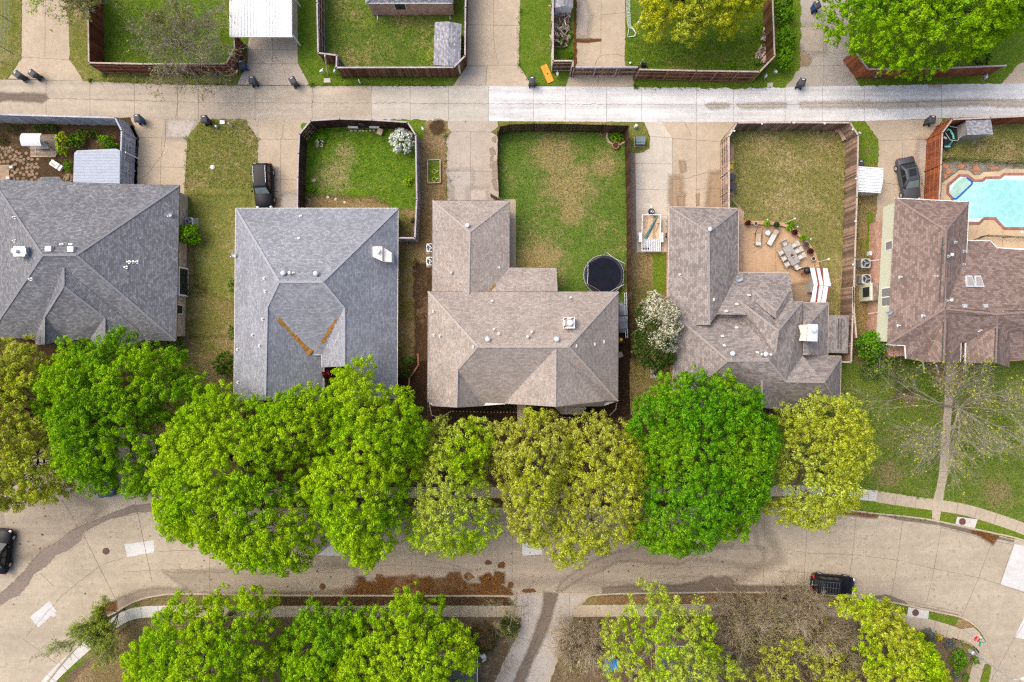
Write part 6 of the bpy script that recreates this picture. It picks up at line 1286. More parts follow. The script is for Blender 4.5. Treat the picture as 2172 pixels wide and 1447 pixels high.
for i, (x, y, rx, ry, lb) in enumerate(((1662, 8, 18, 16, 'topmost'), (1664, 34, 17, 18, 'second from the top'), (1666, 84, 20, 26, 'third from the top'), (1663, 126, 17, 22, 'lowest'))):
    bush(f'round green hedge bush beside the brown fence bend, {lb} of four', x, y, rx, 2.2, L['hedge'], 31 + i, ry=ry, leaf=.1, group='hedge bushes along the fence')
bush('yellow green feathery shrub in the stone garden left of the grey deck', 133, 305, 12, 1.3, L['lime'], 36, ry=26, leaf=.07, leaf2=L['yolk'])
bush('dark green leafy shrub above the grey deck', 160, 300, 18, 1.2, L['shrub'], 37, ry=14, leaf=.08, leaf2=L['mid'])
bush('fresh green shrub in the garden corner by the grey fence', 225, 300, 16, 1.2, L['mid'], 38, ry=14, leaf=.08)
bush('low green groundcover clump along the grey garden fence', 200, 285, 14, .6, L['shrub'], 39, ry=8, leaf=.06, dens=.7)
bush('fresh green shrub under the grey garden fence right of the yellow one', 178, 283, 16, 1.0, L['mid'], 97, ry=9, leaf=.07, leaf2=L['dark'])
bush('leafy shrub behind the canopied swing seat under the grey fence', 95, 272, 26, .9, L['dark'], 98, ry=8, leaf=.07, leaf2=L['shrub'])
bush('green shrub between the blue grey roofed cover and the fence corner', 240, 312, 12, 1.3, L['shrub'], 99, ry=12, leaf=.08, leaf2=L['mid'])
bush('square clipped bright green box shrub at the left end of the grey deck', 145, 353, 10, .9, L['hedge'], 40, ry=15, leaf=.05, dens=1.6)
bush('brown green low plant in the dark bed at the left edge', 30, 275, 18, .6, L['dark'], 41, ry=8, leaf=.06, dens=.6)
bush('dark green low plant at the left edge of the stone garden', 5, 296, 9, .6, L['dark'], 42, ry=13, leaf=.06, dens=.6)
bush('red maroon maple in the porch recess of the pale slate house', 698, 792, 18, 3.0, L['maroon'], 43, ry=10, leaf=.09)
bush('clipped green hedge east of the pale slate house', 863, 765, 17, 1.2, L['shrub'], 44, ry=10, leaf=.06)
bush('dark green hedge below the clipped one, east of the pale slate house', 860, 790, 14, 1.2, L['dark'], 45, ry=14, leaf=.06)
bush('olive shrub under the fence corner of the bright green yard', 878, 555, 5, 1.0, L['haze'], 46, ry=9, leaf=.06)
bush('green plants in a stone ringed corner bed of the trampoline yard', 1308, 292, 14, .6, L['mid'], 47, ry=11, leaf=.07)
bush('green plants filling the small timber bed below the firewood pile', 1192, 89, 8, .7, L['mid'], 48, ry=11, leaf=.07)
bush('small lime shrub beside the firewood pile, the upper of two', 1209, 75, 6, .5, L['hedge'], 49, leaf=.07)
bush('small lime shrub beside the timber bed, the lower of two', 1208, 116, 5, .5, L['hedge'], 50, ry=9, leaf=.07)
bush('light green shrub on the lawn beside the wood pile at the fence bend', 1608, 65, 12, .9, L['mid'], 51, leaf=.08, dens=.7)
bush('tiny shrub by the fence below the yellow tree', 1552, 140, 8, .5, L['mid'], 52, leaf=.07, dens=.6)
bush('small green shrub against the log pile at the fence corner', 1606, 131, 7, .6, L['hedge'], 53, leaf=.07)
bush('wispy yellow green shrub leaning on the small grey shed', 920, 125, 18, 2.0, L['lime'], 54, ry=16, leaf=.06, dens=.25)
bush('pink and green flower clump in the bright green yard', 678, 303, 10, .6, L['cream'], 55, leaf=.06, dens=.7, leaf2=L['maroon'])
bush('leafy green clump above the flower clump in the bright green yard', 680, 290, 14, .4, L['mid'], 56, ry=5, leaf=.1, dens=.5)
bush('bright weeds beside the east fence of the bright green yard', 866, 385, 8, .4, L['lime'], 57, ry=10, leaf=.07, dens=.6)
bush('dark green weeds by the west fence of the bright green yard', 660, 400, 12, .35, L['mid'], 58, ry=8, leaf=.06, dens=.5)
bush('rust coloured shrub at the east fence of the bright green yard', 876, 468, 5, .6, L['rust'], 59, leaf=.06)
bush('pale blossoming shrub in front of the fence under the big green tree', 1862, 155, 16, 1.4, L['cream'], 60, ry=10, leaf=.07, dens=.7, leaf2=L['shrub'])
bush('russet shrub in front of the fence under the big green tree', 1945, 158, 24, 1.4, L['rust'], 61, ry=14, leaf=.07, dens=.7, leaf2=L['dark'])
bush('dark shrubs under the right edge of the big green tree', 2080, 125, 20, 1.5, L['dark'], 62, ry=18, leaf=.07, dens=.6)
bush('grey green grassy shrub in the mulch garden at the street corner', 1965, 1350, 18, 1.0, L['dark'], 63, leaf=.07, leaf2=L['sage'])
bush('yellow flowering plant in the corner garden', 1991, 1352, 7, .5, L['yolk'], 64, leaf=.06)
bush('blue grey rounded shrub in the corner garden', 2013, 1366, 12, .7, L['sage'], 65, leaf=.06)
bush('bright green spreading shrub in the corner garden, largest there', 2033, 1400, 20, .9, L['hedge'], 66, ry=22, leaf=.08)
bush('small round green shrub beside the lamp post in the corner garden', 2068, 1400, 8, .7, L['hedge'], 67, leaf=.06)
bush('green shrub at the lower edge of the corner garden, right one', 2046, 1436, 8, .7, L['hedge'], 68, ry=10, leaf=.06)
bush('grey green shrub at the lower edge of the corner garden, left one', 2026, 1432, 8, .7, L['sage'], 69, ry=10, leaf=.06, leaf2=L['mid'])
bush('dark brown green shrub mass left of the cross alley', 1020, 1355, 38, 1.6, L['dark'], 70, ry=34, leaf=.08, dens=.6, leaf2=L['rust'])
bush('olive rounded bush at the cross alley corner', 1080, 1330, 24, 1.8, L['haze'], 71, ry=24, leaf=.07, leaf2=L['dark'])
bush('pale olive bush right of the cross alley', 1215, 1400, 34, 2.0, L['haze'], 72, ry=26, leaf=.06, dens=.5)
bush('green fern clump by the patio edge wall', 1675, 479, 11, .6, L['mid'], 73, leaf=.08, group='patio plants')
for i, (u, v, lb) in enumerate(((1700, 925, 'left'), (1950, 935, 'right'))): q = F1('B5', u - 100, v); bush(f'low green groundcover at the pavement edge right of the cross alley, {lb} patch', q[0], q[1], 12, .3, L['shrub'], 74 + i, ry=6, leaf=.06, dens=.6)
bush('round dark shrub in the mulch, left of the taupe house porch path', 1078, 862, 9, .7, L['dark'], 77, leaf=.05); bush('round dark shrub in the mulch, right of the taupe house porch path', 1133, 862, 9, .7, L['dark'], 78, leaf=.05)
# --- bare and thinly leafed trees
bare('grey twiggy tree just leafing out on the top left lawn', (395, 105), 2.2, [(340, 60, 5.5), (365, 30, 5.5), (410, 35, 6), (455, 60, 5.5), (470, 110, 5), (440, 150, 4.6), (385, 150, 4.8), (340, 120, 5), (400, 90, 6.5), (420, 130, 5.2)], .13, 4, 81, M['twig_grey'], L['haze'], 2600, .07, spread=.55, nb=4, minr=.009)
bare('thin leafed tree at the top left fence corner', (215, 10), 2.0, [(185, -20, 5), (180, 30, 4.5), (215, 50, 4.5), (240, 20, 5), (250, -20, 5), (200, 0, 6), (160, -10, 5)], .12, 4, 82, M['twig_grey'], [L['haze']], 1800, .08, spread=.6, minr=.009)
bare('yellow green wisp overhanging the top left driveway', (150, -25), 1.8, [(130, 8, 4), (145, 15, 4), (118, -5, 4.2), (160, 0, 4)], .07, 3, 83, M['twig_grey'], L['lime'], 500, .08, spread=.6)
bare('large nearly bare tree with pale spreading limbs over the path to the umber house', (1995, 860), 2.6, [(1905, 790, 6), (1915, 850, 5.5), (1935, 920, 5.5), (1960, 985, 5), (1990, 1000, 5), (2030, 985, 5.5), (2080, 950, 6), (2130, 930, 6.5), (2172, 870, 7), (2180, 800, 7.5), (2100, 780, 7), (2060, 830, 6.5), (2150, 985, 6), (2030, 780, 7)], .1, 4, 84, M['twig_grey'], L['gold'], 1700, .07, spread=.48, nb=4, minr=.005, up=.0)
bare('slanting thin leafed tree over the kerb at the bottom left', (262, 1292), .8, [(190, 1318, 3), (178, 1345, 3), (168, 1380, 2.8), (195, 1385, 2.8), (225, 1360, 2.6), (205, 1305, 3), (222, 1290, 2.8), (250, 1370, 2.4), (192, 1352, 3.4)], .1, 4, 85, M['twig_grey'], [L['haze'], L['lime']], 9000, .055, spread=.42, nb=4, minr=.009)
for i, (x, y, rx, sd, lb) in enumerate(((1610, 1330, 70, 86, 'left of the pair'), (1720, 1345, 60, 87, 'right of the pair'), (1235, 1360, 45, 88, 'beside the cross alley'), (1665, 1400, 55, 89, 'lowest, near the yellow scrub'), (1560, 1310, 40, 93, 'by the pavement'), (1520, 1400, 50, 94, 'between the sparse tree and the yellow scrub'), (1790, 1390, 50, 95, 'against the feathery yellow tree'), (1690, 1300, 45, 96, 'touching the pavement right of the others'))):
    lim = [(x + rx * math.cos(a), y + rx * .75 * math.sin(a), 2.4 + 1.0 * math.sin(a * 2.7 + i)) for a in [j * 6.283 / 11 for j in range(11)]] + [(x, y, 4)]
    bare(f'bare brown twiggy thicket at the lower edge, {lb}', (x, y), .2, lim, .06, 3, sd, M['twig_brown'], [L['brush'] if i % 3 else L['haze']], 3600, .04, spread=.6, nb=5, name='thicket', cat='thicket', group='bare brown thickets', minr=.013, up=-.02)
bare('bare grey twigs overhanging the corner of the cross alley', (1075, 1295), 1.0, [(1050, 1280, 3), (1075, 1265, 3.2), (1100, 1285, 3), (1095, 1320, 2.8), (1055, 1315, 2.8)], .06, 3, 90, M['twig_grey'], L['haze'], 200, .06, spread=.6)
bare('bare reddish twigs leaning over the cross alley edge', (1070, 1400), .5, [(1095, 1360, 2.5), (1100, 1400, 2.5), (1080, 1447, 2.5), (1060, 1440, 2.4)], .05, 3, 91, M['twig_brown'], group='bare brown thickets', name='thicket', cat='thicket', spread=.5)
bare('low dark dead bush at the end of the front lawn branches', (1918, 832), .2, [(1895, 825, 1.2), (1905, 850, 1), (1935, 845, 1), (1940, 820, 1.2), (1910, 815, 1.2)], .04, 3, 92, M['bark'], spread=.7, nb=4, name='dead_bush', cat='bush', group=None)
for i, (x, y, r, lb) in enumerate(((1500, 1330, 24, 'leftmost'), (1580, 1345, 20, 'second from the left'), (1650, 1325, 22, 'third from the left'), (1730, 1325, 24, 'fourth from the left'), (1700, 1385, 22, 'lowest'))): bush(f'loose pale green undergrowth among the bare brown thickets, {lb}', x, y, r, 2.6, L['haze'], 240 + i, leaf=.055, dens=.35, leaf2=L['gold'], group='undergrowth in the thickets')
# ---------------------------------------------------------------- cars
def rrect(x0, x1, w_, r, z, n=4):
    out = []
    for (cx, cy, a0) in ((x1 - r, w_ - r, 0), (x0 + r, w_ - r, 90), (x0 + r, -w_ + r, 180), (x1 - r, -w_ + r, 270)):
        for k in range(n): a = rad(a0 + 90 * k / (n - 1)); out.append((cx + r * math.cos(a), cy + r * math.sin(a), z))
    return out
def loft(mb, rings, cap0=True, cap1=True, m=0):
    n = len(rings[0]); o = []
    for r in rings: o += r
    fs = [(i * n + k, i * n + (k + 1) % n, (i + 1) * n + (k + 1) % n, (i + 1) * n + k) for i in range(len(rings) - 1) for k in range(n)]
    if cap0: fs.append(tuple(range(n))[::-1])
    if cap1: fs.append(tuple(range((len(rings) - 1) * n, len(rings) * n)))
    mb.add(o, fs, m)
def car(label, pxc, zref, heading, Ln, W_, H_, paint, kind='suv', group='parked cars', rails=False, rack=False, sunroof=False, cat='car', windscreen=None):
    c = g(pxc, zref); rt = root('parked_car', (c.x, c.y, .012), label, cat, group, rad(heading)); h = Ln / 2; w_ = W_ / 2
    suv = kind == 'suv'; belt = 1.02 if suv else .9
    st = [(-1, .78, belt - .25, .42), (-.975, .9, belt - .1, .34), (-.9, .97, belt - .02, .27), (-.6, 1, belt, .22), (0, 1, belt, .2), (.36, 1, belt - .02, .22), (.62, .99, belt - .06, .22), (.85, .95, belt - .15, .27), (.96, .86, belt - .27, .34), (1, .72, belt - .36, .4)]
    mb = MB(); rings = []
    for t, f, zt, zb in st:
        a = w_ * f; x = t * h; zm = (zt + zb) / 2
        rings.append([(x, -a * .86, zb), (x, -a * .98, zb + .12), (x, -a, zm), (x, -a * .97, zt - .07), (x, -a * .88, zt), (x, 0, zt + .035), (x, a * .88, zt), (x, a * .97, zt - .07), (x, a, zm), (x, a * .98, zb + .12), (x, a * .86, zb)])
    loft(mb, rings); body = mb.build('body', paint, rt, smooth=True)
    xr, xr2, xf, xf2 = ((-.955, -.86, .40, .14) if suv else (-.74, -.40, .44, .10)); xr, xr2, xf, xf2 = xr * h, xr2 * h, xf * h, xf2 * h
    wb, wt = w_ * .93, w_ * (.76 if suv else .72); zb = belt - .04; zr = H_
    mb = MB(); lv = [(zb, 0), (zb + (zr - zb) * .5, .5), (zr - .09, .9)]
    R = [rrect(xr + (xr2 - xr) * t, xf + (xf2 - xf) * t, wb + (wt - wb) * t, .18, z) for z, t in lv]
    R += [rrect(xr2 + .02, xf2 - .02, wt - .03, .18, zr - .03), rrect(xr2 + .15, xf2 - .2, wt - .18, .16, zr)]
    loft(mb, R); mb.build('cabin', paint, rt, smooth=True)
    def P(t, y, front, e=.0):        # a point of the cabin face at height fraction t
        x = (xf + (xf2 - xf) * t + e) if front else (xr + (xr2 - xr) * t - e)
        return (x, y * (wb + (wt - wb) * t), zb + (zr - zb) * t)
    e = .02
    mb = MB(); mb.poly([P(.1, -.84, True, e), P(.1, .84, True, e), P(.88, .8, True, e), P(.88, -.8, True, e)]); mb.build('windscreen', windscreen or M['glass_car'], rt)
    mb = MB(); mb.poly([P(.12, .82, False, e), P(.12, -.82, False, e), P(.86, -.8, False, e), P(.86, .8, False, e)]); mb.build('rear_window', M['glass_car'], rt)
    for sgn in (-1, 1):
        for i, (a, b) in enumerate(((.1, .34), (.38, .63), (.67, .88)) if suv else ((.12, .46), (.52, .86))):
            def Q(t, f):
                x0 = xr + (xr2 - xr) * t + .08; x1 = xf + (xf2 - xf) * t - .08
                return (x0 + (x1 - x0) * f, sgn * (wb + (wt - wb) * t + .015), zb + (zr - zb) * t)
            mb = MB(); mb.poly([Q(.16, a), Q(.16, b), Q(.82, b), Q(.82, a)]); mb.build('side_window', M['glass_car'], rt)
        mb = MB(); mb.ell((xf - .32, sgn * (w_ + .1), belt + .08), .09, .12, .08, 6); mb.build('wing_mirror', paint, rt, smooth=True)
        mb = MB(); mb.ell((h * .93, sgn * w_ * .72, belt - .27), .16, .17, .08, 6); mb.build('headlight', M['clear_lamp'], rt, smooth=True)
        mb = MB(); mb.box((-h * .965, sgn * w_ * .78, belt - .3), (.14, .3, .26 if suv else .16)); mb.build('tail_light', M['red_lamp'], rt, bevel=.02)
        for x in (-.6, .62):
            wl = MB(); RY = Matrix.Rotation(rad(90), 3, 'X'); r_ = .36 if suv else .33
            wl.lathe((x * h, sgn * (w_ - .10), r_), [(r_ * .62, -.1), (r_ * .94, -.11), (r_, -.07), (r_, .07), (r_ * .94, .11), (r_ * .62, .1)], 18, 0, RY); wo = wl.build('wheel', M['rubber'], rt, smooth=False)
            rm = MB(); rm.lathe((x * h, sgn * (w_ - .10), r_), [(.02, -.105), (r_ * .3, -.112), (r_ * .62, -.1), (r_ * .62, .1), (r_ * .3, .112), (.02, .105)], 14, 0, RY); rm.build('rim', M['rim'], wo)
        if rails:
            mb = MB(); mb.tube([(xr2 + .15, sgn * (wt - .1), zr - .02), (xr2 + .25, sgn * (wt - .1), zr + .05), (xf2 - .45, sgn * (wt - .1), zr + .05), (xf2 - .35, sgn * (wt - .1), zr - .02)], .022, 6); mb.build('roof_rail', M['steel'], rt)
    mb = MB(); mb.box((h * .985, 0, .42), (.06, W_ * .55, .2)); mb.build('grille', M['black'], rt); mb = MB(); mb.box((-h * .985, 0, belt - .3), (.05, .5, .14)); mb.build('number_plate', M['white'], rt)
    if sunroof: mb = MB(); mb.box((xf2 - .75, 0, zr + .002), (.75, W_ * .42, .012)); mb.build('sunroof', M['glass_car'], rt)
    if rack:
        mb = MB()
        for k in range(7): mb.beam((xr2 + .2 + k * .3, -wt + .12, zr + .03), (xr2 + .2 + k * .3, wt - .12, zr + .03), .05, .03)
        for y in (-wt + .12, 0, wt - .12): mb.beam((xr2 + .15, y, zr + .045), (xr2 + 2.05, y, zr + .045), .05, .03)
        mb.build('roof_rack', M['bin_grey'], rt)
    return rt
car('black SUV with roof rails parked on the driveway against the pale slate house', F1('A1', 378, 712), 1.1, -88, 4.75, 1.92, 1.75, M['paint_black'], rails=True, windscreen=M['glass_sky_tint'])
car('grey sedan with a dark sunroof parked askew by the rust red fence', F1('B1', 752, 745), .9, -79, 4.7, 1.84, 1.45, M['paint_grey'], 'sedan', sunroof=True, windscreen=M['glass_sky_tint'])
car('black SUV with a slatted roof tray parked at the kerb under the feathery yellow tree', F1('B4', 440, 702), 1.1, -5, 4.5, 1.85, 1.78, M['paint_black'], rack=True)
car('dark blue sedan parked nose in under the mid green tree, only its tail showing', (218, 1010), .9, 98, 4.6, 1.8, 1.46, M['paint_navy'], 'sedan')
car('black sedan cut by the left edge on the curved street', (-2, 1171), .9, 82, 4.7, 1.85, 1.45, M['paint_black'], 'sedan')

# ---------------------------------------------------------------- wheeled bins
def make_bin(label, loc, rz, mat, lid, group='wheeled rubbish bins'):
    rt = root('wheeled_bin', loc, label, 'bin', group, rz)
    mb = MB(); rings = []
    for z, sx, sy in ((.08, .5, .52), (.9, .6, .7), (.98, .64, .74)): rings.append(rrect(-sx / 2, sx / 2, sy / 2, .06, z))
    loft(mb, rings); mb.build('body', mat, rt)
    mb = MB(); loft(mb, [rrect(-.34, .34, .4, .07, .985), rrect(-.33, .33, .39, .07, 1.04), rrect(-.2, .2, .25, .07, 1.09)]); li = mb.build('lid', lid, rt, smooth=True)
    mb = MB(); mb.tube([(-.28, -.44, .98), (.28, -.44, .98)], .025, 6); mb.build('handle', lid, rt)
    mb = MB(); mb.box((0, .24, 1.05), (.24, .09, .05)); mb.build('sticker', M['offwhite'], li)
    for s_ in (-1, 1):
        mb = MB(); mb.lathe((s_ * .27, -.3, .13), [(.02, -.03), (.13, -.03), (.13, .03), (.02, .03)], 12, 0, Matrix.Rotation(rad(90), 3, 'Y')); mb.build('wheel', M['rubber'], rt)
    return rt
def binloc(fr, u, v, z=1.05): q = g(F1(fr, u, v), z); return (q.x, q.y, .012)
BG = make_bin('dark grey bin at the top left driveway mouth, left of a pair', binloc('Z1', 130, 570), rad(50), M['bin_grey'], M['bin_grey'])
BB = make_bin('blue bin with dark lid against the red fence corner by the carport drive', binloc('Z1', 1850, 490), rad(10), M['bin_blue'], M['bin_grey'])
for fr, u, v, a, src, lb in (('Z1', 245, 562, 50, BG, 'dark grey bin at the top left driveway mouth, right of a pair'), ('Z1', 1932, 612, 5, BG, 'grey bin at the carport driveway edge just below the blue bin'), ('Z2', 508, 617, 28, BG, 'grey bin turned askew on the right side of the carport driveway'),
                             ('Z3', 762, 770, 0, BG, 'dark grey bin beside the orange board on the alley edge'), ('Z4', 1820, 785, -12, BG, 'grey bin on the cracked driveway left of the big green tree'), ('Z1', 1050, 905, 8, BB, 'blue bin with dark lid on the alley beside the grey garden fence'),
                             ('Z1', 1565, 912, 5, BG, 'grey bin on the alley side of the olive side lawn'), ('B1', 990, 115, -6, BG, 'grey bin on the sedan driveway at the rust red fence corner'), ('Z5', 150, 42, 20, BB, 'blue bin at the top of the cracked driveway'), ('B1', 233, 585, 0, BG, 'dark grey bin behind the ribbed metal shed')):
    dup(src, binloc(fr, u, v), rad(a), lb)
for i, (u, v, lb) in enumerate(((915, 570, 'upper'), (920, 650, 'lower'))):
    q = g(F1('A5', u, v), .9); rt = root('barrel_bin', (q.x, q.y, .04), f'round black lidded barrel by the mown yard fence, the {lb} of two', 'barrel', 'round barrels by the fence')
    mb = MB(); mb.lathe((0, 0, 0), [(.28, 0), (.34, .8), (.36, .82)], 14); mb.build('body', M['bin_grey'], rt); mb = MB(); mb.lathe((0, 0, .82), [(.39, 0), (.39, .05), (.25, .12), (.03, .14)], 14); mb.build('lid', M['bin_grey'], rt)

# ---------------------------------------------------------------- air conditioners
def make_ac(label, fr, u, v, z=.85, s_=.85, rz=0, h=.85, group='air conditioners'):
    q = g(F1(fr, u, v), z); rt = root('air_conditioner', (q.x, q.y, 0), label, 'air conditioner', group, rz); k = s_ / 2
    mb = MB(); mb.box((0, 0, 0), (s_ + .25, s_ + .25, .06)); mb.build('pad', M['walk'], rt)
    mb = MB(); loft(mb, [rrect(-k, k, k, .12, .07), rrect(-k, k, k, .12, h)]); mb.build('body', M['table_grey'] if s_ > .9 else M['galv'], rt)
    mb = MB(); R = [rrect(-k - .02, k + .02, k + .02, .14, h), rrect(-k - .02, k + .02, k + .02, .14, h + .05)]; loft(mb, R); mb.build('top_cover', M['galv'], rt)
    mb = MB(); mb.lathe((0, 0, h + .051), [(k * .84, 0), (k * .84, .012)], 20); gr = mb.build('fan_opening', M['black'], rt)
    mb = MB()
    for j in range(3): a = j * 2.094; mb.box((math.cos(a) * k * .42, math.sin(a) * k * .42, h + .066), (k * .7, k * .3, .01), a + .3)
    mb.build('fan_blade', M['steel'], rt)
    mb = MB(); mb.tube([(k * .86 * math.cos(t * .4), k * .86 * math.sin(t * .4), h + .09) for t in range(16)], .012, 4, closed=True)
    for j in range(6): a = j * 1.047; mb.tube([(0, 0, h + .095), (k * .86 * math.cos(a), k * .86 * math.sin(a), h + .09)], .008, 4)
    mb.build('grille', M['steel'], rt); return rt
make_ac('pale grey air conditioner under the taupe wing eave, upper of two', 'A3', 145, 1285); make_ac('pale grey air conditioner under the taupe wing eave, lower of two', 'A3', 145, 1408)
make_ac('large round topped air conditioner by the weathered fence, upper of two', 'B2', 248, 370, s_=.95, h=1.1); make_ac('large round topped air conditioner by the weathered fence, lower of two', 'B2', 255, 525, s_=.95, h=1.1)
make_ac('air conditioner half covered by a round green shrub', 'Z6', 1490, 372, s_=.8); make_ac('air conditioner below the cream blossom evergreen', 'A6', 300, 935, s_=.85)

# ---------------------------------------------------------------- carport, sheds, shelters
q0, q1 = g((488, 77), 2.7), g((620.5, 77.5), 2.7); cpt = root('carport', ((q0.x + q1.x) / 2, q0.y + 2.5, 0), 'white ribbed metal carport roof over the driveway at the top edge', 'carport')
mb = MB(); n = 40; wd = (q1.x - q0.x) / n; M['dull_white'] = plain('dull_white', (.6, .61, .6), .55, .3, .12, .8)
for k in range(n): mb.box((q0.x + wd * (k + .5), q0.y + 4.5, 2.7 + (.0 if k % 2 else .04)), (wd * (.6 if k % 2 else 1.4), 9.0, .05), 0, k % 2)
mb.build('roof', [plain('carport_white', (.72, .73, .73), .5, .3, .07, .7), M['dull_white']], cpt, at='world'); mb = MB(); mb.box(((q0.x + q1.x) / 2, q0.y - .05, 2.62), (q1.x - q0.x, .1, .14)); mb.build('fascia', M['white'], cpt, at='world')
for x in (q0.x + .15, q1.x - .15):
    for y in (q0.y + .4, q0.y + 4.5): mb = MB(); mb.box((x, y, 0), (.12, .12, 2.68)); mb.build('post', M['white'], cpt, at='world')
def gable_shed(label, pts, ridge, ze, zr, roofm, wallm, name='shed'):   # pts: four eave corners in pixels (at eave height), ridge: two pixel points
    e_ = [g(p, ze) for p in pts]; r_ = [g(p, zr) for p in ridge]; c = sum(e_, Vector((0, 0, 0))) / 4; rt = root(name, (c.x, c.y, 0), label, 'shed')
    roof_faces('roof', [[e_[0], e_[3], r_[1], r_[0]], [e_[1], e_[2], r_[1], r_[0]]], roofm, rt)
    q = inset([tuple(p.xy) for p in e_], .1); mb = MB(); mb.prism(q, 0, ze - .02); a = (e_[0] + e_[1]) / 2
    mb.add([(q[3][0], q[3][1], ze - .02), (q[2][0], q[2][1], ze - .02), (r_[1].x, (q[3][1] + q[2][1]) / 2, zr - .06), (q[0][0], q[0][1], ze - .02), (q[1][0], q[1][1], ze - .02), (r_[0].x, (q[0][1] + q[1][1]) / 2, zr - .06)], [(0, 1, 2), (3, 4, 5)])
    mb.build('wall', wallm, rt, at='world', uv=True); return rt, e_, r_
gable_shed('small grey shingled shed in the fence corner of the top lawn', F('Z2', 1600, 170, 1805, 185, 1795, 508, 1590, 500), F('Z2', 1705, 165, 1700, 505), 2.1, 2.5, M['roof_shed'], M['siding_sage'])
gable_shed('white gabled shed with lilac grey roof above the firewood pile', F('Z3', 975, -200, 1162, -200, 1155, 78, 975, 75), F('Z3', 1065, -200, 1062, 58), 2.1, 2.6, M['roof_shed'], M['white'])
rt, e_, r_ = gable_shed('low ribbed silver metal shed against the weathered fence by the sedan driveway', F('B1', 198, 612, 198, 882, 440, 896, 468, 634), F('B1', 198, 745, 464, 762), 1.9, 2.15, M['white'], M['pale_metal'])
mb = MB()
for k in range(9):
    t = (k + .5) / 9
    for a, b in ((0, 3), (1, 2)):
        f = t * .5 if a == 0 else 0
    p0, p1 = e_[0] + (e_[1] - e_[0]) * t, e_[3] + (e_[2] - e_[3]) * t; zz_ = 1.9 + .25 * (1 - abs(2 * t - 1)) + .03; mb.beam((p0.x, p0.y, zz_), (p1.x, p1.y, zz_), .05, .03)
mb.build('roof_rib', M['galv'], rt, at='world')
ps = root('storage_shed', g(F1('C4', 1400, 430)), 'grey shingle roofed shed with a sloping front in the pool yard corner', 'shed')
mb = MB(); p = [g(F1('C4', *k), 2.2) for k in ((1000, 215), (1760, 195), (1835, 650), (1050, 670))]; c4 = inset([tuple(v.xy) for v in p], .12)
mb.prism(c4, 0, 2.15); mb.build('wall', M['table_grey'], ps, at='world', uv=True)
mb = MB(); mb.poly(p); mb.poly([v - UPZ * .1 for v in p][::-1])
for i in range(4): mb.poly([p[i], p[i] - UPZ * .1, p[(i + 1) % 4] - UPZ * .1, p[(i + 1) % 4]])
mb.build('roof', M['roof_shed'], ps, at='world', uv=True)
mb = MB(); b = [g(F1('C4', 990, 250), 2.0), g(F1('C4', 1020, 670), 2.0), g(F1('C4', 770, 850), .25), g(F1('C4', 720, 420), .25)]; mb.poly(b); mb.poly([b[0], b[3], Vector((b[0].x, b[0].y, 0))]); mb.poly([b[1], b[2], Vector((b[1].x, b[1].y, 0))]); mb.build('sloping_front', M['roof_shed'], ps, at='world', uv=True)
q = g(F1('C4', 560, 660), .6); dm = root('climbing_dome', (q.x, q.y, 0), 'dark play enclosure with teal padded rails in the rust red fence corner', 'play enclosure')
mb = MB(); mb.prism([tuple(g(F1('C4', *k), .7).xy) for k in ((330, 540), (470, 400), (730, 440), (880, 600), (730, 850), (520, 1030), (330, 1030))], .3, .7); mb.build('bed', M['black'], dm, at='world')
def tb(pts, z, r, mat, nm, close=False): mb = MB(); mb.tube([g(F1('C4', *k), z if not isinstance(z, list) else z[i]) for i, k in enumerate(pts)], r, 6, closed=close); return mb.build(nm, mat, dm, at='world')
tb([(400, 540), (460, 500), (510, 520), (600, 680), (620, 800)], 1.0, .085, plain('teal_pad', (.13, .5, .36), .6, .3), 'pad'); tb([(480, 400), (720, 445)], 1.0, .03, M['net'], 'rail'); tb([(360, 580), (430, 700), (515, 830), (740, 845), (880, 640)], 1.1, .025, M['net'], 'rail')
tb([(600, 850), (470, 1000), (330, 1020)], 1.0, .05, plain('teal_rail', (.05, .28, .28), .5, .3), 'rail'); tb([(330, 1030), (450, 1040), (520, 1020)], 1.1, .05, plain('aqua_rail', (.25, .6, .62), .5, .3), 'rail')
mb = MB(); q = g(F1('C4', 355, 765), .75); mb.box(q, (.35, .15, .05), -.6); mb.build('handle_pad', M['net'], dm, at='world')
gs = root('grill_shelter', g(F1('C1', 1300, 1100)), 'open shelter with a white metal roof streaked rust red at the patio edge', 'shelter')
A = [g(F1('C1', *k), 2.4) for k in ((1145, 855), (1412, 862), (1455, 1140), (1190, 1115))]; Bq = [g(F1('C1', 1195, 1115), 2.4), g(F1('C1', 1440, 1150), 2.4), g(F1('C1', 1380, 1440), 2.2), g(F1('C1', 1142, 1440), 2.2)]
for z in (A, Bq):
    for v in z: pass
A[2].z = A[3].z = 2.55; Bq[0].z = Bq[1].z = 2.53
mb = MB(); mb.poly(A); mb.poly(Bq); mb.poly([v - UPZ * .05 for v in A][::-1]); mb.poly([v - UPZ * .05 for v in Bq][::-1])
for R_ in (A, Bq):
    for i in range(4): mb.poly([R_[i], R_[i] - UPZ * .05, R_[(i + 1) % 4] - UPZ * .05, R_[(i + 1) % 4]])
ro = mb.build('roof', plain('blue_white_metal', (.62, .66, .74), .5, .4, .06, 3), gs, at='world')
mb = MB()
def stripe(R_, f0, f1, f2, f3):
    up = UPZ * .006
    mb.poly([R_[0] + (R_[1] - R_[0]) * f0 + up, R_[0] + (R_[1] - R_[0]) * f1 + up, R_[3] + (R_[2] - R_[3]) * f3 + up, R_[3] + (R_[2] - R_[3]) * f2 + up])
stripe(A, .27, .37, .24, .34); stripe(A, .55, .73, .57, .59); stripe(Bq, .22, .34, .32, .43); stripe(Bq, .58, .61, .64, .68); stripe(Bq, .9, 1.0, .985, 1.0)
mb.build('rust_stripe', M['rust_roof'], ro, at='world')
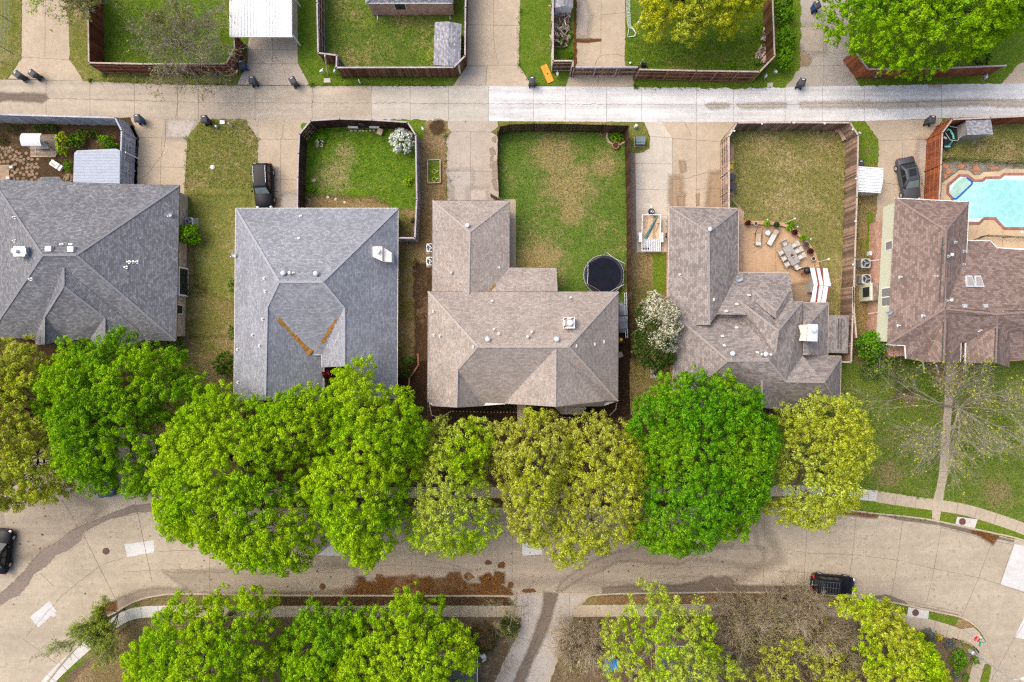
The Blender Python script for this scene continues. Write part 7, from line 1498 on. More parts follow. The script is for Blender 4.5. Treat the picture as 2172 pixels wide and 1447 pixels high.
for v in (A[0], A[1], Bq[2], Bq[3]): mb = MB(); c = g(((1086 + v.x * 0), 0), 0); mb.box((v.x * .985 + (.1 if v.x < 0 else 0), v.y, 0), (.09, .09, v.z - .05)); mb.build('post', M['black'], gs, at='world')
mb = MB(); k0, k1 = g(F1('C1', 1150, 1060), .9), g(F1('C1', 1150, 1230), .9); mb.box(((k0.x + k1.x) / 2 + .3, (k0.y + k1.y) / 2, .0), (.6, abs(k0.y - k1.y), .9)); mb.build('counter', M['table_grey'], gs, at='world')
q = g(F1('C1', 1115, 895), .9); sm = root('smoker', (q.x, q.y, 0), 'black round barbecue smoker beside the striped shelter', 'barbecue', rz=.4)
mb = MB(); mb.ell((0, 0, .75), .4, .4, .35, 8); mb.build('drum', M['black'], sm, smooth=True); mb = MB(); mb.box((-.55, -.15, .68), (.4, .3, .04)); mb.build('side_shelf', M['rust_roof'], sm)
for a in (0, 2.1, 4.2): mb = MB(); mb.tube([(.25 * math.cos(a), .25 * math.sin(a), .5), (.35 * math.cos(a), .35 * math.sin(a), 0)], .025, 6); mb.build('leg', M['black'], sm)
mb = MB(); mb.lathe((.1, .1, 1.05), [(.05, 0), (.05, .15), (.02, .16)], 8); mb.build('chimney', M['black'], sm)

# ---------------------------------------------------------------- patio of the nested hip house
sheet('patio', F('C1', 40, 120, 130, 130, 500, 140, 740, 165, 880, 260, 1015, 370, 1140, 520, 1205, 640, 1243, 760, 1250, 860, 1255, 1500, 40, 1500), .040, M['patio'], [F('C1', 612, 240, 612, 920), F('C1', 860, 1105, 1150, 1105), F('C1', 760, 280, 1140, 575)],
      [F('C1', 240, 640, 370, 560, 470, 480)], [(M['rust_damp'], F('C1', 880, 1150, 1130, 1130, 1150, 1340, 900, 1350), .12)])
mb = MB(); rr = random.Random(4)
for j in range(11): y = 700 + j * 20; strip(mb, [g(F1('C1', 640 - rr.uniform(10, 130) * (j / 10), y)), g(F1('C1', 640, y))], .02, .053, 0)
for j in range(4): x = 540 + j * 28; strip(mb, [g(F1('C1', x, 800 + rr.uniform(0, 40))), g(F1('C1', x, 915))], .02, .0535, 0)
for j in range(12): strip(mb, [g(F1('C1', 612, 250 + j * 36)), g(F1('C1', 640, 250 + j * 36))], .02, .053, 0)
tag(mb.build('paving_joint', M['rust_damp']), kind='structure')
sheet('path', F('A5', 895, 740, 1008, 855, 1005, 1360, 960, 1360, 960, 820), .046, brick('path_brick2', (.33, .13, .08), (.42, .2, .14), (.4, .28, .2)))
edge = curve(F('C1', 130, 165, 400, 178, 640, 190, 780, 230, 900, 320, 1010, 410, 1110, 530, 1185, 660, 1225, 780, 1238, 860), 3)
wl = root('patio_wall', g(edge[len(edge) // 2]), 'low curved edging wall of tan blocks round the patio', 'wall'); mb = MB(); P_ = [g(p) for p in edge]
for i in range(len(P_) - 1): mb.beam(P_[i] + UPZ * .2, P_[i + 1] + UPZ * .2, .32, .4)
mb.build('block_course', plain('tan_block', (.44, .29, .16), .9, .1, .2, 3), wl, at='world')
def pot(label, u, v, r, h, mat, plant=None, fr='C1', zb=.4, sd=1, group='plant pots round the patio', leaf=.09, pr=1.3):
    q = g(F1(fr, u, v), h + zb); rt = root('plant_pot', (q.x, q.y, zb), label, 'plant pot', group)
    mb = MB(); mb.lathe((0, 0, 0), [(r * .7, 0), (r * .95, h * .75), (r * 1.05, h * .95), (r * 1.05, h), (r * .9, h), (r * .88, h * .9), (.02, h * .88)], 14); mb.build('pot', mat, rt)
    if plant:
        rng = np.random.default_rng(sd); n = 46; d = unit(rng.normal(size=(n, 3))); d[:, 2] = np.abs(d[:, 2]); C, N = clumps(d * r * pr * rng.uniform(.4, 1, n)[:, None] + np.array([0, 0, h]), .1, 6, rng); leaf_mesh('plant', C, N, leaf, rng, plant, rt)
    else: mb = MB(); mb.lathe((0, 0, h * .88), [(r * .86, 0), (r * .86, .02)], 12); mb.build('soil', M['maroon'], rt)
    return rt
pot('dark maroon pot at the brick strip end of the patio wall', 195, 165, .26, .4, M['maroon'], L['maroon'], sd=1, pr=1.0, leaf=.05); pot('white blue glazed pot on the patio wall', 318, 178, .2, .35, M['pale_metal'])
pot('yellow pot with a green yellow plant on the patio wall', 480, 178, .24, .3, M['yellow'], [L['mid']], sd=2); pot('black ringed pot beside the first patio light pole', 635, 192, .3, .4, M['black'], L['dark'], sd=3, pr=.8, leaf=.05)
pot('dark maroon pot on the curve of the patio wall, upper one', 912, 310, .3, .4, M['maroon'], L['maroon'], sd=4, pr=.85, leaf=.05); pot('pot of yellow flowers and spiky leaves on the patio wall curve', 1035, 400, .24, .35, M['terracotta'], [L['mid']], sd=5, pr=1.5)
pot('dark green glazed bowl on the patio wall curve', 1092, 500, .3, .35, M['teal']); pot('dark maroon pot on the curve of the patio wall, lower one', 1155, 600, .3, .4, M['maroon'], L['maroon'], sd=6, pr=.85, leaf=.05); pot('white glazed pot beside the second patio light pole', 1200, 715, .22, .35, M['pale_metal'])
for (b_, t_, lb) in (((730, 180), (905, 110), 'upper'), ((1225, 775), (1410, 720), 'lower')):
    q = g(F1('C1', *b_)); rt = root('light_pole', (q.x, q.y, 0), f'thin white patio light pole at the wall, the {lb} of two', 'light pole', 'patio light poles')
    mb = MB(); mb.tube([(0, 0, 0), (0, 0, 2.6)], .035, 8); mb.build('pole', M['offwhite'], rt); mb = MB(); mb.ell((0, 0, 2.7), .1, .1, .12, 8); mb.build('lamp', M['white'], rt, smooth=True)
for i, (u, v, lb) in enumerate(((497, 118, 'above the yellow pot'), (955, 225, 'by the fern'), (1160, 415, 'right of the spiky plant'))):
    q = g(F1('C1', u, v), .5); rt = root('garden_light', (q.x, q.y, .03), f'tiny silver solar stake light in the grass {lb}', 'garden light', 'stake lights behind the patio wall'); mb = MB(); mb.tube([(0, 0, 0), (0, 0, .4)], .015, 5); mb.build('stake', M['steel'], rt); mb = MB(); mb.lathe((0, 0, .38), [(.06, 0), (.1, .08), (.1, .1), (.02, .13)], 10); mb.build('head', M['galv'], rt)
tq = g(F1('C1', 855, 655), .75); th = math.atan2(-(800 - 495), 910 - 790 + 25) ; TA = rad(-62)
tb_ = root('dining_table', (tq.x, tq.y, .04), 'long grey stone topped patio dining table with ornaments on it', 'table', rz=TA)
mb = MB(); mb.box((0, 0, .7), (2.15, 1.0, .05)); mb.build('tabletop', M['table_grey'], tb_, bevel=.01)
for sx in (-.9, .9):
    for sy in (-.4, .4): mb = MB(); mb.box((sx, sy, 0), (.08, .08, .7)); mb.build('leg', M['wicker'], tb_)
def make_chair(label, loc, rz):
    rt = root('patio_chair', loc, label, 'chair', 'dining chairs round the patio table', rz)
    mb = MB(); mb.box((0, 0, .36), (.52, .52, .08)); mb.build('seat', M['wicker'], rt); mb = MB(); mb.box((0, .02, .44), (.46, .46, .07)); mb.build('cushion', M['cushion'], rt, bevel=.02)
    mb = MB(); mb.box((0, -.26, .4), (.54, .07, .55), 0, 0, 1, Matrix.Rotation(rad(14), 3, 'X')); mb.build('backrest', M['cushion'], rt, bevel=.02)
    for sx in (-.23, .23):
        for sy in (-.23, .23): mb = MB(); mb.box((sx, sy, 0), (.05, .05, .37)); mb.build('leg', M['wicker'], rt)
        mb = MB(); mb.box((sx * 1.12, 0, .58), (.05, .5, .04)); mb.build('armrest', M['wicker'], rt)
    return rt
def tl(x, y): v = Matrix.Rotation(TA, 3, 'Z') @ Vector((x, y, 0)); return (tq.x + v.x, tq.y + v.y, .04)
c0 = make_chair('pale patio chair at the upper end of the grey dining table', tl(-1.35, .05), TA - rad(90))
for x, y, a, lb in ((1.3, 0, 90, 'pale patio chair at the lower end of the grey dining table'), (-.75, .82, 180, 'pale patio chair on the lawn side of the dining table, nearest the fern'), (-.05, .84, 180, 'pale patio chair on the lawn side of the dining table, middle one'), (.65, .84, 180, 'pale patio chair on the lawn side of the dining table, nearest the shelter'),
                    (-.7, -.72, 0, 'pale patio chair on the house side of the dining table, uppermost'), (0, -.72, 0, 'pale patio chair on the house side of the dining table, middle one'), (.7, -.72, 0, 'pale patio chair on the house side of the dining table, lowest')): dup(c0, tl(x, y), TA + rad(a), lb)
q = tl(.05, 0); oo = root('table_ornament', (q[0], q[1], .79), 'bronze figure ornament in the middle of the dining table', 'ornament'); mb = MB(); mb.lathe((0, 0, 0), [(.12, 0), (.14, .05), (.05, .1), (.1, .25), (.02, .32)], 10); mb.build('figure', M['bronze'], oo); mb = MB(); mb.lathe((0, 0, -.005), [(.18, 0), (.18, .012)], 12); mb.build('tray', M['terracotta'], oo)
q = tl(.25, .03); oo = root('candle_bowl', (q[0], q[1], .79), 'small orange brown candle bowl beside the bronze table ornament', 'bowl'); mb = MB(); mb.lathe((0, 0, 0), [(.08, 0), (.13, .08), (.12, .1), (.02, .04)], 12); mb.build('bowl', M['terracotta'], oo); mb = MB(); mb.lathe((0, 0, .04), [(.05, 0), (.05, .08)], 8); mb.build('candle', M['white'], oo)
def lounger(label, u, v, rz, full):
    q = g(F1('C1', u, v), .35); rt = root('sun_lounger', (q.x, q.y, .04), label, 'sun lounger', 'sun loungers on the patio', rz)
    mb = MB()
    for s_ in (-.3, .3): mb.tube([(s_, -.95, .3), (s_, .35, .3), (s_, .85, .75 if not full else .5)], .025, 6)
    for y in (-.95, .35): mb.tube([(-.3, y, .3), (.3, y, .3)], .02, 6)
    mb.tube([(-.3, .85, .75 if not full else .5), (.3, .85, .75 if not full else .5)], .02, 6); mb.build('frame', M['bronze'], rt)
    mb = MB(); mb.box((0, -.3, .31), (.54, 1.25, .03)); mb.build('seat', M['cushion'] if full else M['seat_sling'], rt)
    mb = MB(); z1_ = .48 if full else .72; mb.poly([(-.27, .34, .33), (.27, .34, .33), (.27, .84, z1_), (-.27, .84, z1_)]) if full else mb.box((0, -.78, .345), (.56, .34, .08)); mb.build('backrest' if full else 'pillow', M['seat_sling'] if full else M['cushion'], rt)
    for s_ in (-.3, .3):
        for y in (-.8, .35): mb = MB(); mb.tube([(s_, y, 0), (s_, y, .3)], .02, 6); mb.build('leg', M['bronze'], rt)
        mb = MB(); mb.tube([(s_ * 1.15, .1, .3), (s_ * 1.15, .1, .5), (s_ * 1.15, .5, .5)], .022, 6); mb.build('armrest', M['bronze'], rt)
    return rt
lounger('brown framed lounger with raised open back, left one on the patio', 350, 375, rad(-3), False); lounger('cream cushioned flat lounger set at an angle, right one on the patio', 575, 385, rad(-28), True)
q = g(F1('C1', 497, 320), .45); rt = root('side_table', (q.x, q.y, .04), 'small round pale side table between the two loungers', 'side table'); mb = MB(); mb.lathe((0, 0, .42), [(.26, 0), (.27, .03), (.02, .04)], 14); mb.build('top', M['pale_metal'], rt)
for a in (0, 2.1, 4.2): mb = MB(); mb.tube([(.08 * math.cos(a), .08 * math.sin(a), .42), (.2 * math.cos(a), .2 * math.sin(a), 0)], .018, 5); mb.build('leg', M['steel'], rt)
q = g(F1('A5', 1822, 220), .4); rt = root('bench', (q.x, q.y, .03), 'weathered wooden garden bench in the fence corner of the mown yard', 'bench', rz=rad(-62))
mb = MB()
for k in range(4): mb.box((0, -.2 + k * .13, .4), (1.2, .1, .04))
mb.build('seat', M['timber'], rt); mb = MB()
for k in range(3): mb.box((0, .33, .5 + k * .13), (1.2, .04, .1))
mb.build('backrest', M['timber'], rt)
for sx in (-.5, .5): mb = MB(); mb.box((sx, 0, 0), (.07, .5, .4)); mb.build('leg', M['timber'], rt)
q = g(F1('A5', 1755, 188), .3); rt = root('driftwood', (q.x, q.y, .03), 'heap of driftwood and a clay chiminea left of the garden bench', 'driftwood'); mb = MB()
for k in range(9): a = rg.uniform(0, 3.1); x, y = rg.uniform(-.6, .5), rg.uniform(-.2, .2); mb.tube([(x, y, .05 + .04 * k), (x + .5 * math.cos(a), y + .2 * math.sin(a), .1 + .05 * k)], .05, 6, 0, .03)
mb.build('branch', M['log'], rt); mb = MB(); mb.lathe((.35, .05, 0), [(.12, 0), (.22, .25), (.1, .5), (.09, .6)], 12); mb.build('chiminea', M['terracotta'], rt)
q = g(F1('A5', 905, 472), .5); rt = root('toy_chair', (q.x, q.y, .045), 'yellow plastic child seat by the mown yard fence', 'toy chair'); mb = MB(); mb.box((0, 0, 0), (.45, .6, .22)); mb.build('seat', M['yellow'], rt, bevel=.03); mb = MB(); mb.box((0, .28, .2), (.45, .08, .4)); mb.build('backrest', M['yellow'], rt); mb = MB(); mb.box((0, -.02, .22), (.28, .32, .02)); mb.build('cushion', M['hose'], rt)
q = g(F1('A5', 897, 522), .3); rt = root('toy', (q.x, q.y, .045), 'small yellow toy below the yellow child seat', 'toy'); mb = MB(); mb.box((0, 0, 0), (.2, .3, .15)); mb.build('box', M['yellow'], rt, bevel=.02); mb = MB(); mb.box((0, 0, .15), (.1, .14, .06)); mb.build('knob', M['black'], rt)

# ---------------------------------------------------------------- trailer with a folded umbrella
tr = root('utility_trailer', g(F1('C2', 530, 760)), 'white railed utility trailer with wooden bed and a slatted tail ramp', 'trailer')
def C(u, v, z): return g(F1('C2', u, v), z)
bx0, bx1, by0, by1 = C(345, 0, .55).x, C(735, 0, .55).x, C(0, 1150, .55).y, C(0, 375, .55).y
mb = MB(); n = 7
for k in range(n): w1 = (bx1 - bx0) / n; mb.box((bx0 + w1 * (k + .5), (by0 + by1) / 2, .5), (w1 - .01, by1 - by0, .05))
mb.build('bed', M['timber'], tr, at='world')
def rail(nm, pts, z, r=.045): mb = MB(); mb.tube([C(u, v, z) for u, v in pts], r, 6); return mb.build(nm, M['white'], tr, at='world')
rail('side_rail', [(335, 370), (322, 1165)], .95); rail('side_rail', [(742, 370), (728, 1165)], .95); rail('front_rail', [(335, 370), (742, 370)], .95); rail('tail_rail', [(322, 1165), (728, 1165)], .95)
mb = MB()
for k in range(8): u = 350 + k * 50; mb.tube([C(u, 905, .62), C(u - 8, 1160, .95)], .028, 5)
mb.tube([C(335, 905, .62), C(705, 905, .62)], .04, 6); mb.build('ramp', M['white'], tr, at='world')
mb = MB(); mb.prism([tuple(C(u, v, .7).xy) for u, v in ((345, 915), (700, 915), (690, 1150), (340, 1150))], .6, .62); mb.build('ramp_mesh', M['galv'], tr, at='world')
for u, v in ((335, 370), (742, 370), (322, 1165), (728, 1165)): q = C(u, v, .95); mb = MB(); mb.tube([(q.x, q.y, .5), (q.x, q.y, .95)], .035, 6); mb.build('corner_post', M['white'], tr, at='world')
for s_, u in ((-1, 290), (1, 755)):
    q = C(u, 865, .7); mb = MB(); mb.prism([(q.x - .18, q.y - .5), (q.x + .18, q.y - .5), (q.x + .18, q.y + .5), (q.x - .18, q.y + .5)], .68, .76); mb.build('mudguard', M['white'], tr, at='world')
    mb = MB(); mb.lathe((q.x + s_ * .02, q.y, .34), [(.15, -.1), (.34, -.1), (.34, .1), (.15, .1)], 16, 0, Matrix.Rotation(rad(90), 3, 'Y')); wo = mb.build('wheel', M['rubber'], tr, at='world')
q = C(533, 300, .75); mb = MB(); mb.lathe((q.x, q.y, .68), [(.16, 0), (.32, .02), (.34, .1), (.3, .18), (.2, .18)], 18); sp_ = mb.build('spare_wheel', M['rubber'], tr, at='world'); mb = MB(); mb.lathe((q.x, q.y, .82), [(.2, .0), (.2, .05), (.12, .03), (.05, .07), (.02, .07)], 14); mb.build('rim', M['steel'], sp_, at='world')
mb = MB(); mb.tube([C(450, 360, .55), C(530, 180, .5)], .04, 6); mb.tube([C(620, 360, .55), C(530, 180, .5)], .04, 6); mb.tube([C(530, 180, .5), C(530, 150, .5)], .05, 6); mb.build('drawbar', M['white'], tr, at='world')
um = root('umbrella', C(540, 660, .6), 'folded teal garden umbrella lying across the trailer bed', 'umbrella'); a, b = C(640, 440, .65), C(400, 890, .65); d = (b - a).normalized(); sd = Vector((-d.y, d.x, 0))
mb = MB(); loft(mb, [[a + sd * (.06 * math.cos(t)) + UPZ * (.05 * math.sin(t)) for t in [k * .785 for k in range(8)]], [a + (b - a) * .5 + sd * (.13 * math.cos(t)) + UPZ * (.1 * math.sin(t)) for t in [k * .785 for k in range(8)]], [b + sd * (.16 * math.cos(t)) + UPZ * (.1 * math.sin(t)) for t in [k * .785 for k in range(8)]]]); mb.build('canopy', M['teal'], um, at='world')
mb = MB(); mb.tube([a - d * .25, a], .03, 6); mb.tube([b, b + d * .9], .025, 6); mb.build('pole', M['steel'], um, at='world'); mb = MB(); mb.box(a - d * .2 + sd * -.2 - UPZ * .08, (.35, .3, .14)); mb.build('base', M['teal'], um, at='world')
pk = root('pickaxe', C(680, 640, .58), 'long handled pick leaning in the trailer right of the folded umbrella', 'tool'); mb = MB(); mb.tube([C(690, 560, .6), C(632, 745, .6)], .025, 6); mb.build('handle', M['log'], pk, at='world'); mb = MB(); mb.tube([C(665, 560, .62), C(715, 550, .62)], .03, 6, 0, .015); mb.build('head', M['iron'], pk, at='world')
jk = root('floor_jack', C(405, 1110, .66), 'small dark jack on the trailer ramp', 'jack'); mb = MB(); mb.box(C(400, 1110, .66), (.5, .14, .1)); mb.build('frame', M['iron'], jk, at='world'); mb = MB(); mb.tube([C(400, 1100, .72), C(405, 960, .75)], .02, 6); mb.build('handle', M['iron'], jk, at='world')
for u, v in ((345, 1110), (462, 1110)): mb = MB(); q = C(u, v, .7); mb.lathe((q.x, q.y, .66), [(.08, 0), (.08, .12)], 10); mb.build('wheel', M['rubber'], jk, at='world')
for i, (u, v, r) in enumerate(((855, 440, .1), (858, 490, .1), (862, 600, .11), (862, 790, .09), (860, 845, .1))):
    q = C(u, v, .2); rt = root('flower_pot', (q.x, q.y, .012), 'small flower pot on the pale driveway, ' + ('first', 'second', 'third', 'fourth', 'fifth')[i] + ' from the top along the brick wall', 'pot', 'small pots along the wall'); mb = MB(); mb.lathe((0, 0, 0), [(r * .7, 0), (r, .18), (r * .8, .18), (.02, .14)], 10); mb.build('pot', M['pale_metal'] if i < 3 else M['black'], rt); mb = MB(); mb.lathe((0, 0, .14), [(r * .75, 0), (r * .75, .02)], 8); mb.build('soil', M['maroon'], rt)

# ---------------------------------------------------------------- trampoline
q = g(F1('C7', 350, 370), .85); tm = root('trampoline', (q.x, q.y, .03), 'round black trampoline with netted rim behind the taupe house', 'trampoline'); R_ = 2.1
mb = MB(); mb.lathe((0, 0, .8), [(R_ * .86, 0), (R_ * .86, .015)], 36); mb.build('mat', plain('jump_mat', (.006, .008, .016), .8, .15, .3, 2), tm)
mb = MB();
ring = [(R_ * r, z) for r, z in ((.86, .83), (.93, .86), (1.0, .82))]
vs = []; n = 36
for r, z in ring: vs += [(r * math.cos(6.283 * k / n), r * math.sin(6.283 * k / n), z) for k in range(n)]
mb.add(vs, [(i * n + k, i * n + (k + 1) % n, (i + 1) * n + (k + 1) % n, (i + 1) * n + k) for i in range(2) for k in range(n)]); mb.build('spring_cover', plain('spring_pad', (.02, .023, .035), .7, .3, .3, 2), tm)
mb = MB(); mb.tube([(R_ * math.cos(6.283 * k / 36), R_ * math.sin(6.283 * k / 36), .8) for k in range(36)], .04, 6, closed=True); mb.build('rim', M['steel'], tm)
for k in range(6):
    a = 6.283 * k / 6 + .5; x, y = R_ * 1.03 * math.cos(a), R_ * 1.03 * math.sin(a); mb = MB(); mb.tube([(x, y, 0), (x, y, 2.3)], .03, 6); mb.build('pole', M['steel'], tm); a2 = 6.283 * (k + 1) / 6 + .5; x2, y2 = R_ * 1.03 * math.cos(a2), R_ * 1.03 * math.sin(a2)
    mb = MB(); mb.tube([(x, y, 2.25), ((x + x2) / 2 * .97, (y + y2) / 2 * .97, 2.12), (x2, y2, 2.25)], .022, 5); mb.build('net_rail', M['rail_red'] if k % 2 else M['offwhite'], tm)
    mb = MB()
    for j in range(9): t = j / 9; mb.tube([(x + (x2 - x) * t, y + (y2 - y) * t, 2.2), (x + (x2 - x) * t, y + (y2 - y) * t, .82)], .006, 3)
    for z in (1.2, 1.55, 1.9): mb.tube([(x, y, z), (x2, y2, z)], .006, 3)
    mb.build('net', M['black'], tm)
tp = root('covered_grill', g(F1('C7', 640, 1000)), 'blue grey tarpaulin strapped over a long object between taupe house and fence', 'tarp'); mb = MB()
ys = (770, 830, 900, 960, 1040, 1150, 1215); ws = ((585, 640, .6), (575, 690, 1.0), (560, 712, 1.1), (560, 715, .95), (550, 722, 1.15), (555, 722, 1.1), (565, 690, .7)); rings = []
for v, (a, b, h) in zip(ys, ws):
    p, q = g(F1('C7', a, v), h), g(F1('C7', b, v), h); m_ = (p + q) / 2; rings.append([Vector((p.x, p.y, 0)), Vector((p.x, p.y, h * .7)), p + (m_ - p) * .25 + UPZ * rg.uniform(0, .12), m_ + UPZ * rg.uniform(.05, .2), q + (m_ - q) * .3, Vector((q.x, q.y, h * .6)), Vector((q.x, q.y, 0))])
loft(mb, rings); mb.build('tarp', M['tarp'], tp, at='world'); mb = MB(); p, q = g(F1('C7', 560, 966), 1.15), g(F1('C7', 716, 962), 1.15); mb.beam(p, q, .08, .04); mb.build('strap', M['black'], tp, at='world')
ld = root('ladder', g(F1('C7', 660, 800)), 'pale aluminium ladder lying along the dark fence beside the tarpaulin', 'ladder'); mb = MB()
for u in (650, 680): mb.beam(g(F1('C7', u, 625), 1.3), g(F1('C7', u + 20, 1290), .9), .05, .07)
mb.build('side_rail', M['pale_metal'], ld, at='world')
mb = MB()
for k in range(14): v = 640 + k * 48; p = g(F1('C7', 650 + k * 1.4, v), 1.28 - .028 * k); q = g(F1('C7', 680 + k * 1.4, v), 1.28 - .028 * k); mb.tube([p, q], .02, 5)
mb.build('rung', M['pale_metal'], ld, at='world')
q = g(F1('C7', 600, 1320), .5); rt = root('mower', (q.x, q.y, .036), 'small yellow topped machine below the tarpaulin', 'mower'); mb = MB(); mb.box((0, 0, .15), (.55, .7, .3)); mb.build('deck', M['black'], rt, bevel=.05); mb = MB(); mb.box((0, .05, .45), (.3, .3, .15)); mb.build('engine', M['yellow'], rt, bevel=.04)
for sx in (-.28, .28):
    for sy in (-.28, .28): mb = MB(); mb.lathe((sx, sy, .12), [(.02, -.03), (.12, -.03), (.12, .03), (.02, .03)], 10, 0, Matrix.Rotation(rad(90), 3, 'Y')); mb.build('wheel', M['rubber'], rt)
q = g(F1('A4', 1752, 855), .1); tag(MB().box((0, 0, 0), (.5, .55, .05), .4).build('paving_slab', M['table_grey'], at=(q.x, q.y, .04)), 'single grey paving slab on the mulch beside the taupe house', 'slab')

# ---------------------------------------------------------------- stone garden at the left: flagstones, deck, swing seat
fs = random.Random(8); pts = []
for i in range(600):
    u, v = fs.uniform(-60, 850), fs.uniform(520, 1320)
    if v < 520 + max(0, (u - 150)) * .35 and u < 690: continue
    if 690 < u and v < 780: continue
    if u < 200 and v > 900: continue
    if all((u - a) ** 2 + (v - b) ** 2 > 74 ** 2 for a, b in pts): pts.append((u, v))
for i, (u, v) in enumerate(pts):
    q = g(F1('C5', u, v)); n = fs.randint(5, 7); r = fs.uniform(.19, .24); a0 = fs.uniform(0, 6)
    mb = MB(); mb.prism([(r * fs.uniform(.8, 1.1) * math.cos(a0 + 6.283 * k / n), r * fs.uniform(.75, 1.05) * math.sin(a0 + 6.283 * k / n)) for k in range(n)], -.02, .035)
    tag(mb.build('flagstone', M['flag'], at=(q.x, q.y, .03)), 'irregular tan flagstone set in the dirt of the left corner garden', 'flagstone', 'flagstones of the corner garden')
sheet('path', F('C5', -600, 930, 205, 930, 205, 1300, -600, 1300), .045, brick('path_brick3', (.36, .2, .12), (.48, .33, .22), (.3, .22, .15)))
for u, v, lb in ((245, 975, 'upper'), (170, 1215, 'lower')): q = g(F1('C5', u, v), .3); rt = root('stone_block', (q.x, q.y, .03), f'whitish stone block at the brick paving edge of the corner garden, {lb}', 'block', 'stone blocks of the corner garden'); mb = MB(); mb.box((0, 0, 0), (.42, .32, .3), .1); mb.build('block', M['stone'], rt, bevel=.03); mb = MB(); mb.box((0, 0, .3), (.3, .2, .02), .1); mb.build('cap', M['offwhite'], rt)
wd = root('timber_platform', g(F1('C5', 960, 510)), 'weathered grey plank platform under the canopied swing seat', 'platform'); mb = MB(); a, b = g(F1('C5', 690, 270)), g(F1('C5', 1240, 755)); n = 15
for k in range(n): h_ = (a.y - b.y) / n; mb.box(((a.x + b.x) / 2, b.y + h_ * (k + .5), .03), (b.x - a.x, h_ - .015, .12))
mb.build('plank', wood('grey_plank', (.27, .21, .16), .3), wd, at='world'); mb = MB(); mb.beam((a.x, b.y - .03, .1), (b.x, b.y - .03, .1), .06, .16); mb.beam((b.x + .03, b.y, .1), (b.x + .03, a.y, .1), .06, .16); mb.build('edge_board', M['timber'], wd, at='world')
sw = root('swing_seat', g(F1('C5', 800, 440)), 'garden swing seat with a curved white canopy on pale tube legs', 'swing seat'); zc = 1.9; p0, p1 = g(F1('C5', 470, 240), zc), g(F1('C5', 905, 510), zc)
mb = MB(); n = 8
for k in range(n):
    t0, t1 = k / n, (k + 1) / n; y0, y1 = p0.y + (p1.y - p0.y) * t0, p0.y + (p1.y - p0.y) * t1; z0, z1_ = zc + .22 * math.sin(t0 * math.pi), zc + .22 * math.sin(t1 * math.pi); mb.poly([(p0.x, y0, z0), (p1.x, y0, z0), (p1.x, y1, z1_), (p0.x, y1, z1_)]); mb.poly([(p0.x, y0, z0 - .03), (p0.x, y1, z1_ - .03), (p1.x, y1, z1_ - .03), (p1.x, y0, z0 - .03)])
mb.poly([(p0.x, p1.y, zc), (p1.x, p1.y, zc), (p1.x, p1.y - .01, zc - .15), (p0.x, p1.y - .01, zc - .15)]); mb.build('canopy', M['canvas'], sw, at='world', smooth=True)
mb = MB(); lx0, lx1 = g(F1('C5', 700, 0), .9).x, g(F1('C5', 1060, 0), .9).x; yc = (p0.y + p1.y) / 2
for x, xt in ((lx0 - .2, p0.x + .15), (lx1 + .35, p1.x - .05)):
    mb.tube([(x, yc - 1.0, .15), (xt + (x - xt) * .3, yc - .35, 1.5), (xt, yc, 1.85)], .035, 6); mb.tube([(x, yc + .7, .15), (xt + (x - xt) * .3, yc + .3, 1.5), (xt, yc, 1.85)], .035, 6); mb.tube([(x, yc - 1.0, .17), (x, yc + .7, .17)], .03, 6)
mb.build('frame', M['offwhite'], sw, at='world'); mb = MB(); mb.box(((lx0 + lx1) / 2 - .1, yc - .25, .5), (lx1 - lx0 - .3, .55, .1)); mb.build('seat', M['table_grey'], sw, at='world'); mb = MB(); mb.box(((lx0 + lx1) / 2 - .1, yc + .1, .55), (lx1 - lx0 - .3, .1, .5)); mb.build('backrest', M['table_grey'], sw, at='world')
q = g(F1('C5', 1210, 930), .4); rt = root('water_feature', (q.x, q.y, .03), 'white rectangular trough with dark water lying askew in the stone garden', 'trough', rz=rad(-33)); mb = MB(); mb.box((0, 0, 0), (1.35, .62, .3)); mb.build('trough', M['white'], rt, bevel=.03); mb = MB(); mb.box((-.25, -.1, .3), (.6, .28, .012)); mb.build('water', M['glass_dark'], rt); mb = MB(); mb.box((.35, 0, .3), (.16, .6, .02)); mb.build('band', M['table_grey'], rt)
pr_ = root('porch_cover', g((206, 352)), 'blue grey plank roofed cover between the stone garden and the grey fence', 'porch cover'); c = [g(p, 2.5) for p in F('Z1', 570, 1175, 590, 1155, 890, 1142, 920, 1155, 918, 1410, 560, 1412)]
mb = MB(); mb.prism([tuple(p.xy) for p in c], 2.4, 2.5); ro = mb.build('roof', plain('blue_grey_board', (.36, .40, .47), .7, .3, .08, 2), pr_, at='world'); mb = MB()
for k in range(22): y = c[3].y + (c[5].y - c[3].y) * (k + .5) / 22; mb.beam((c[5].x + .05 if k > 2 else c[1].x, y, 2.505), (c[3].x - .05, y, 2.505), .02, .012)
mb.build('seam', M['tarp'], ro, at='world')
for i in (1, 3): mb = MB(); mb.box((c[i].x * .99 + .1, c[i].y - .15, 0), (.1, .1, 2.4)); mb.build('post', M['offwhite'], pr_, at='world')
q = g(F1('Z1', 515, 1370), .3); rt = root('rock_heap', (q.x, q.y, .03), 'round heap of brown stones by the roof bay in the corner garden', 'rock heap'); mb = MB()
for k in range(26): a, r = fs.uniform(0, 6.28), fs.uniform(0, .55); mb.ell((r * math.cos(a), r * math.sin(a), .12 + .2 * (.55 - r)), fs.uniform(.08, .14), fs.uniform(.08, .14), .08, 5)
mb.build('stones', M['flag'], rt); mb = MB(); mb.lathe((0, 0, 0), [(.62, 0), (.5, .12), (.02, .16)], 12); mb.build('mound', M['flag'], rt)

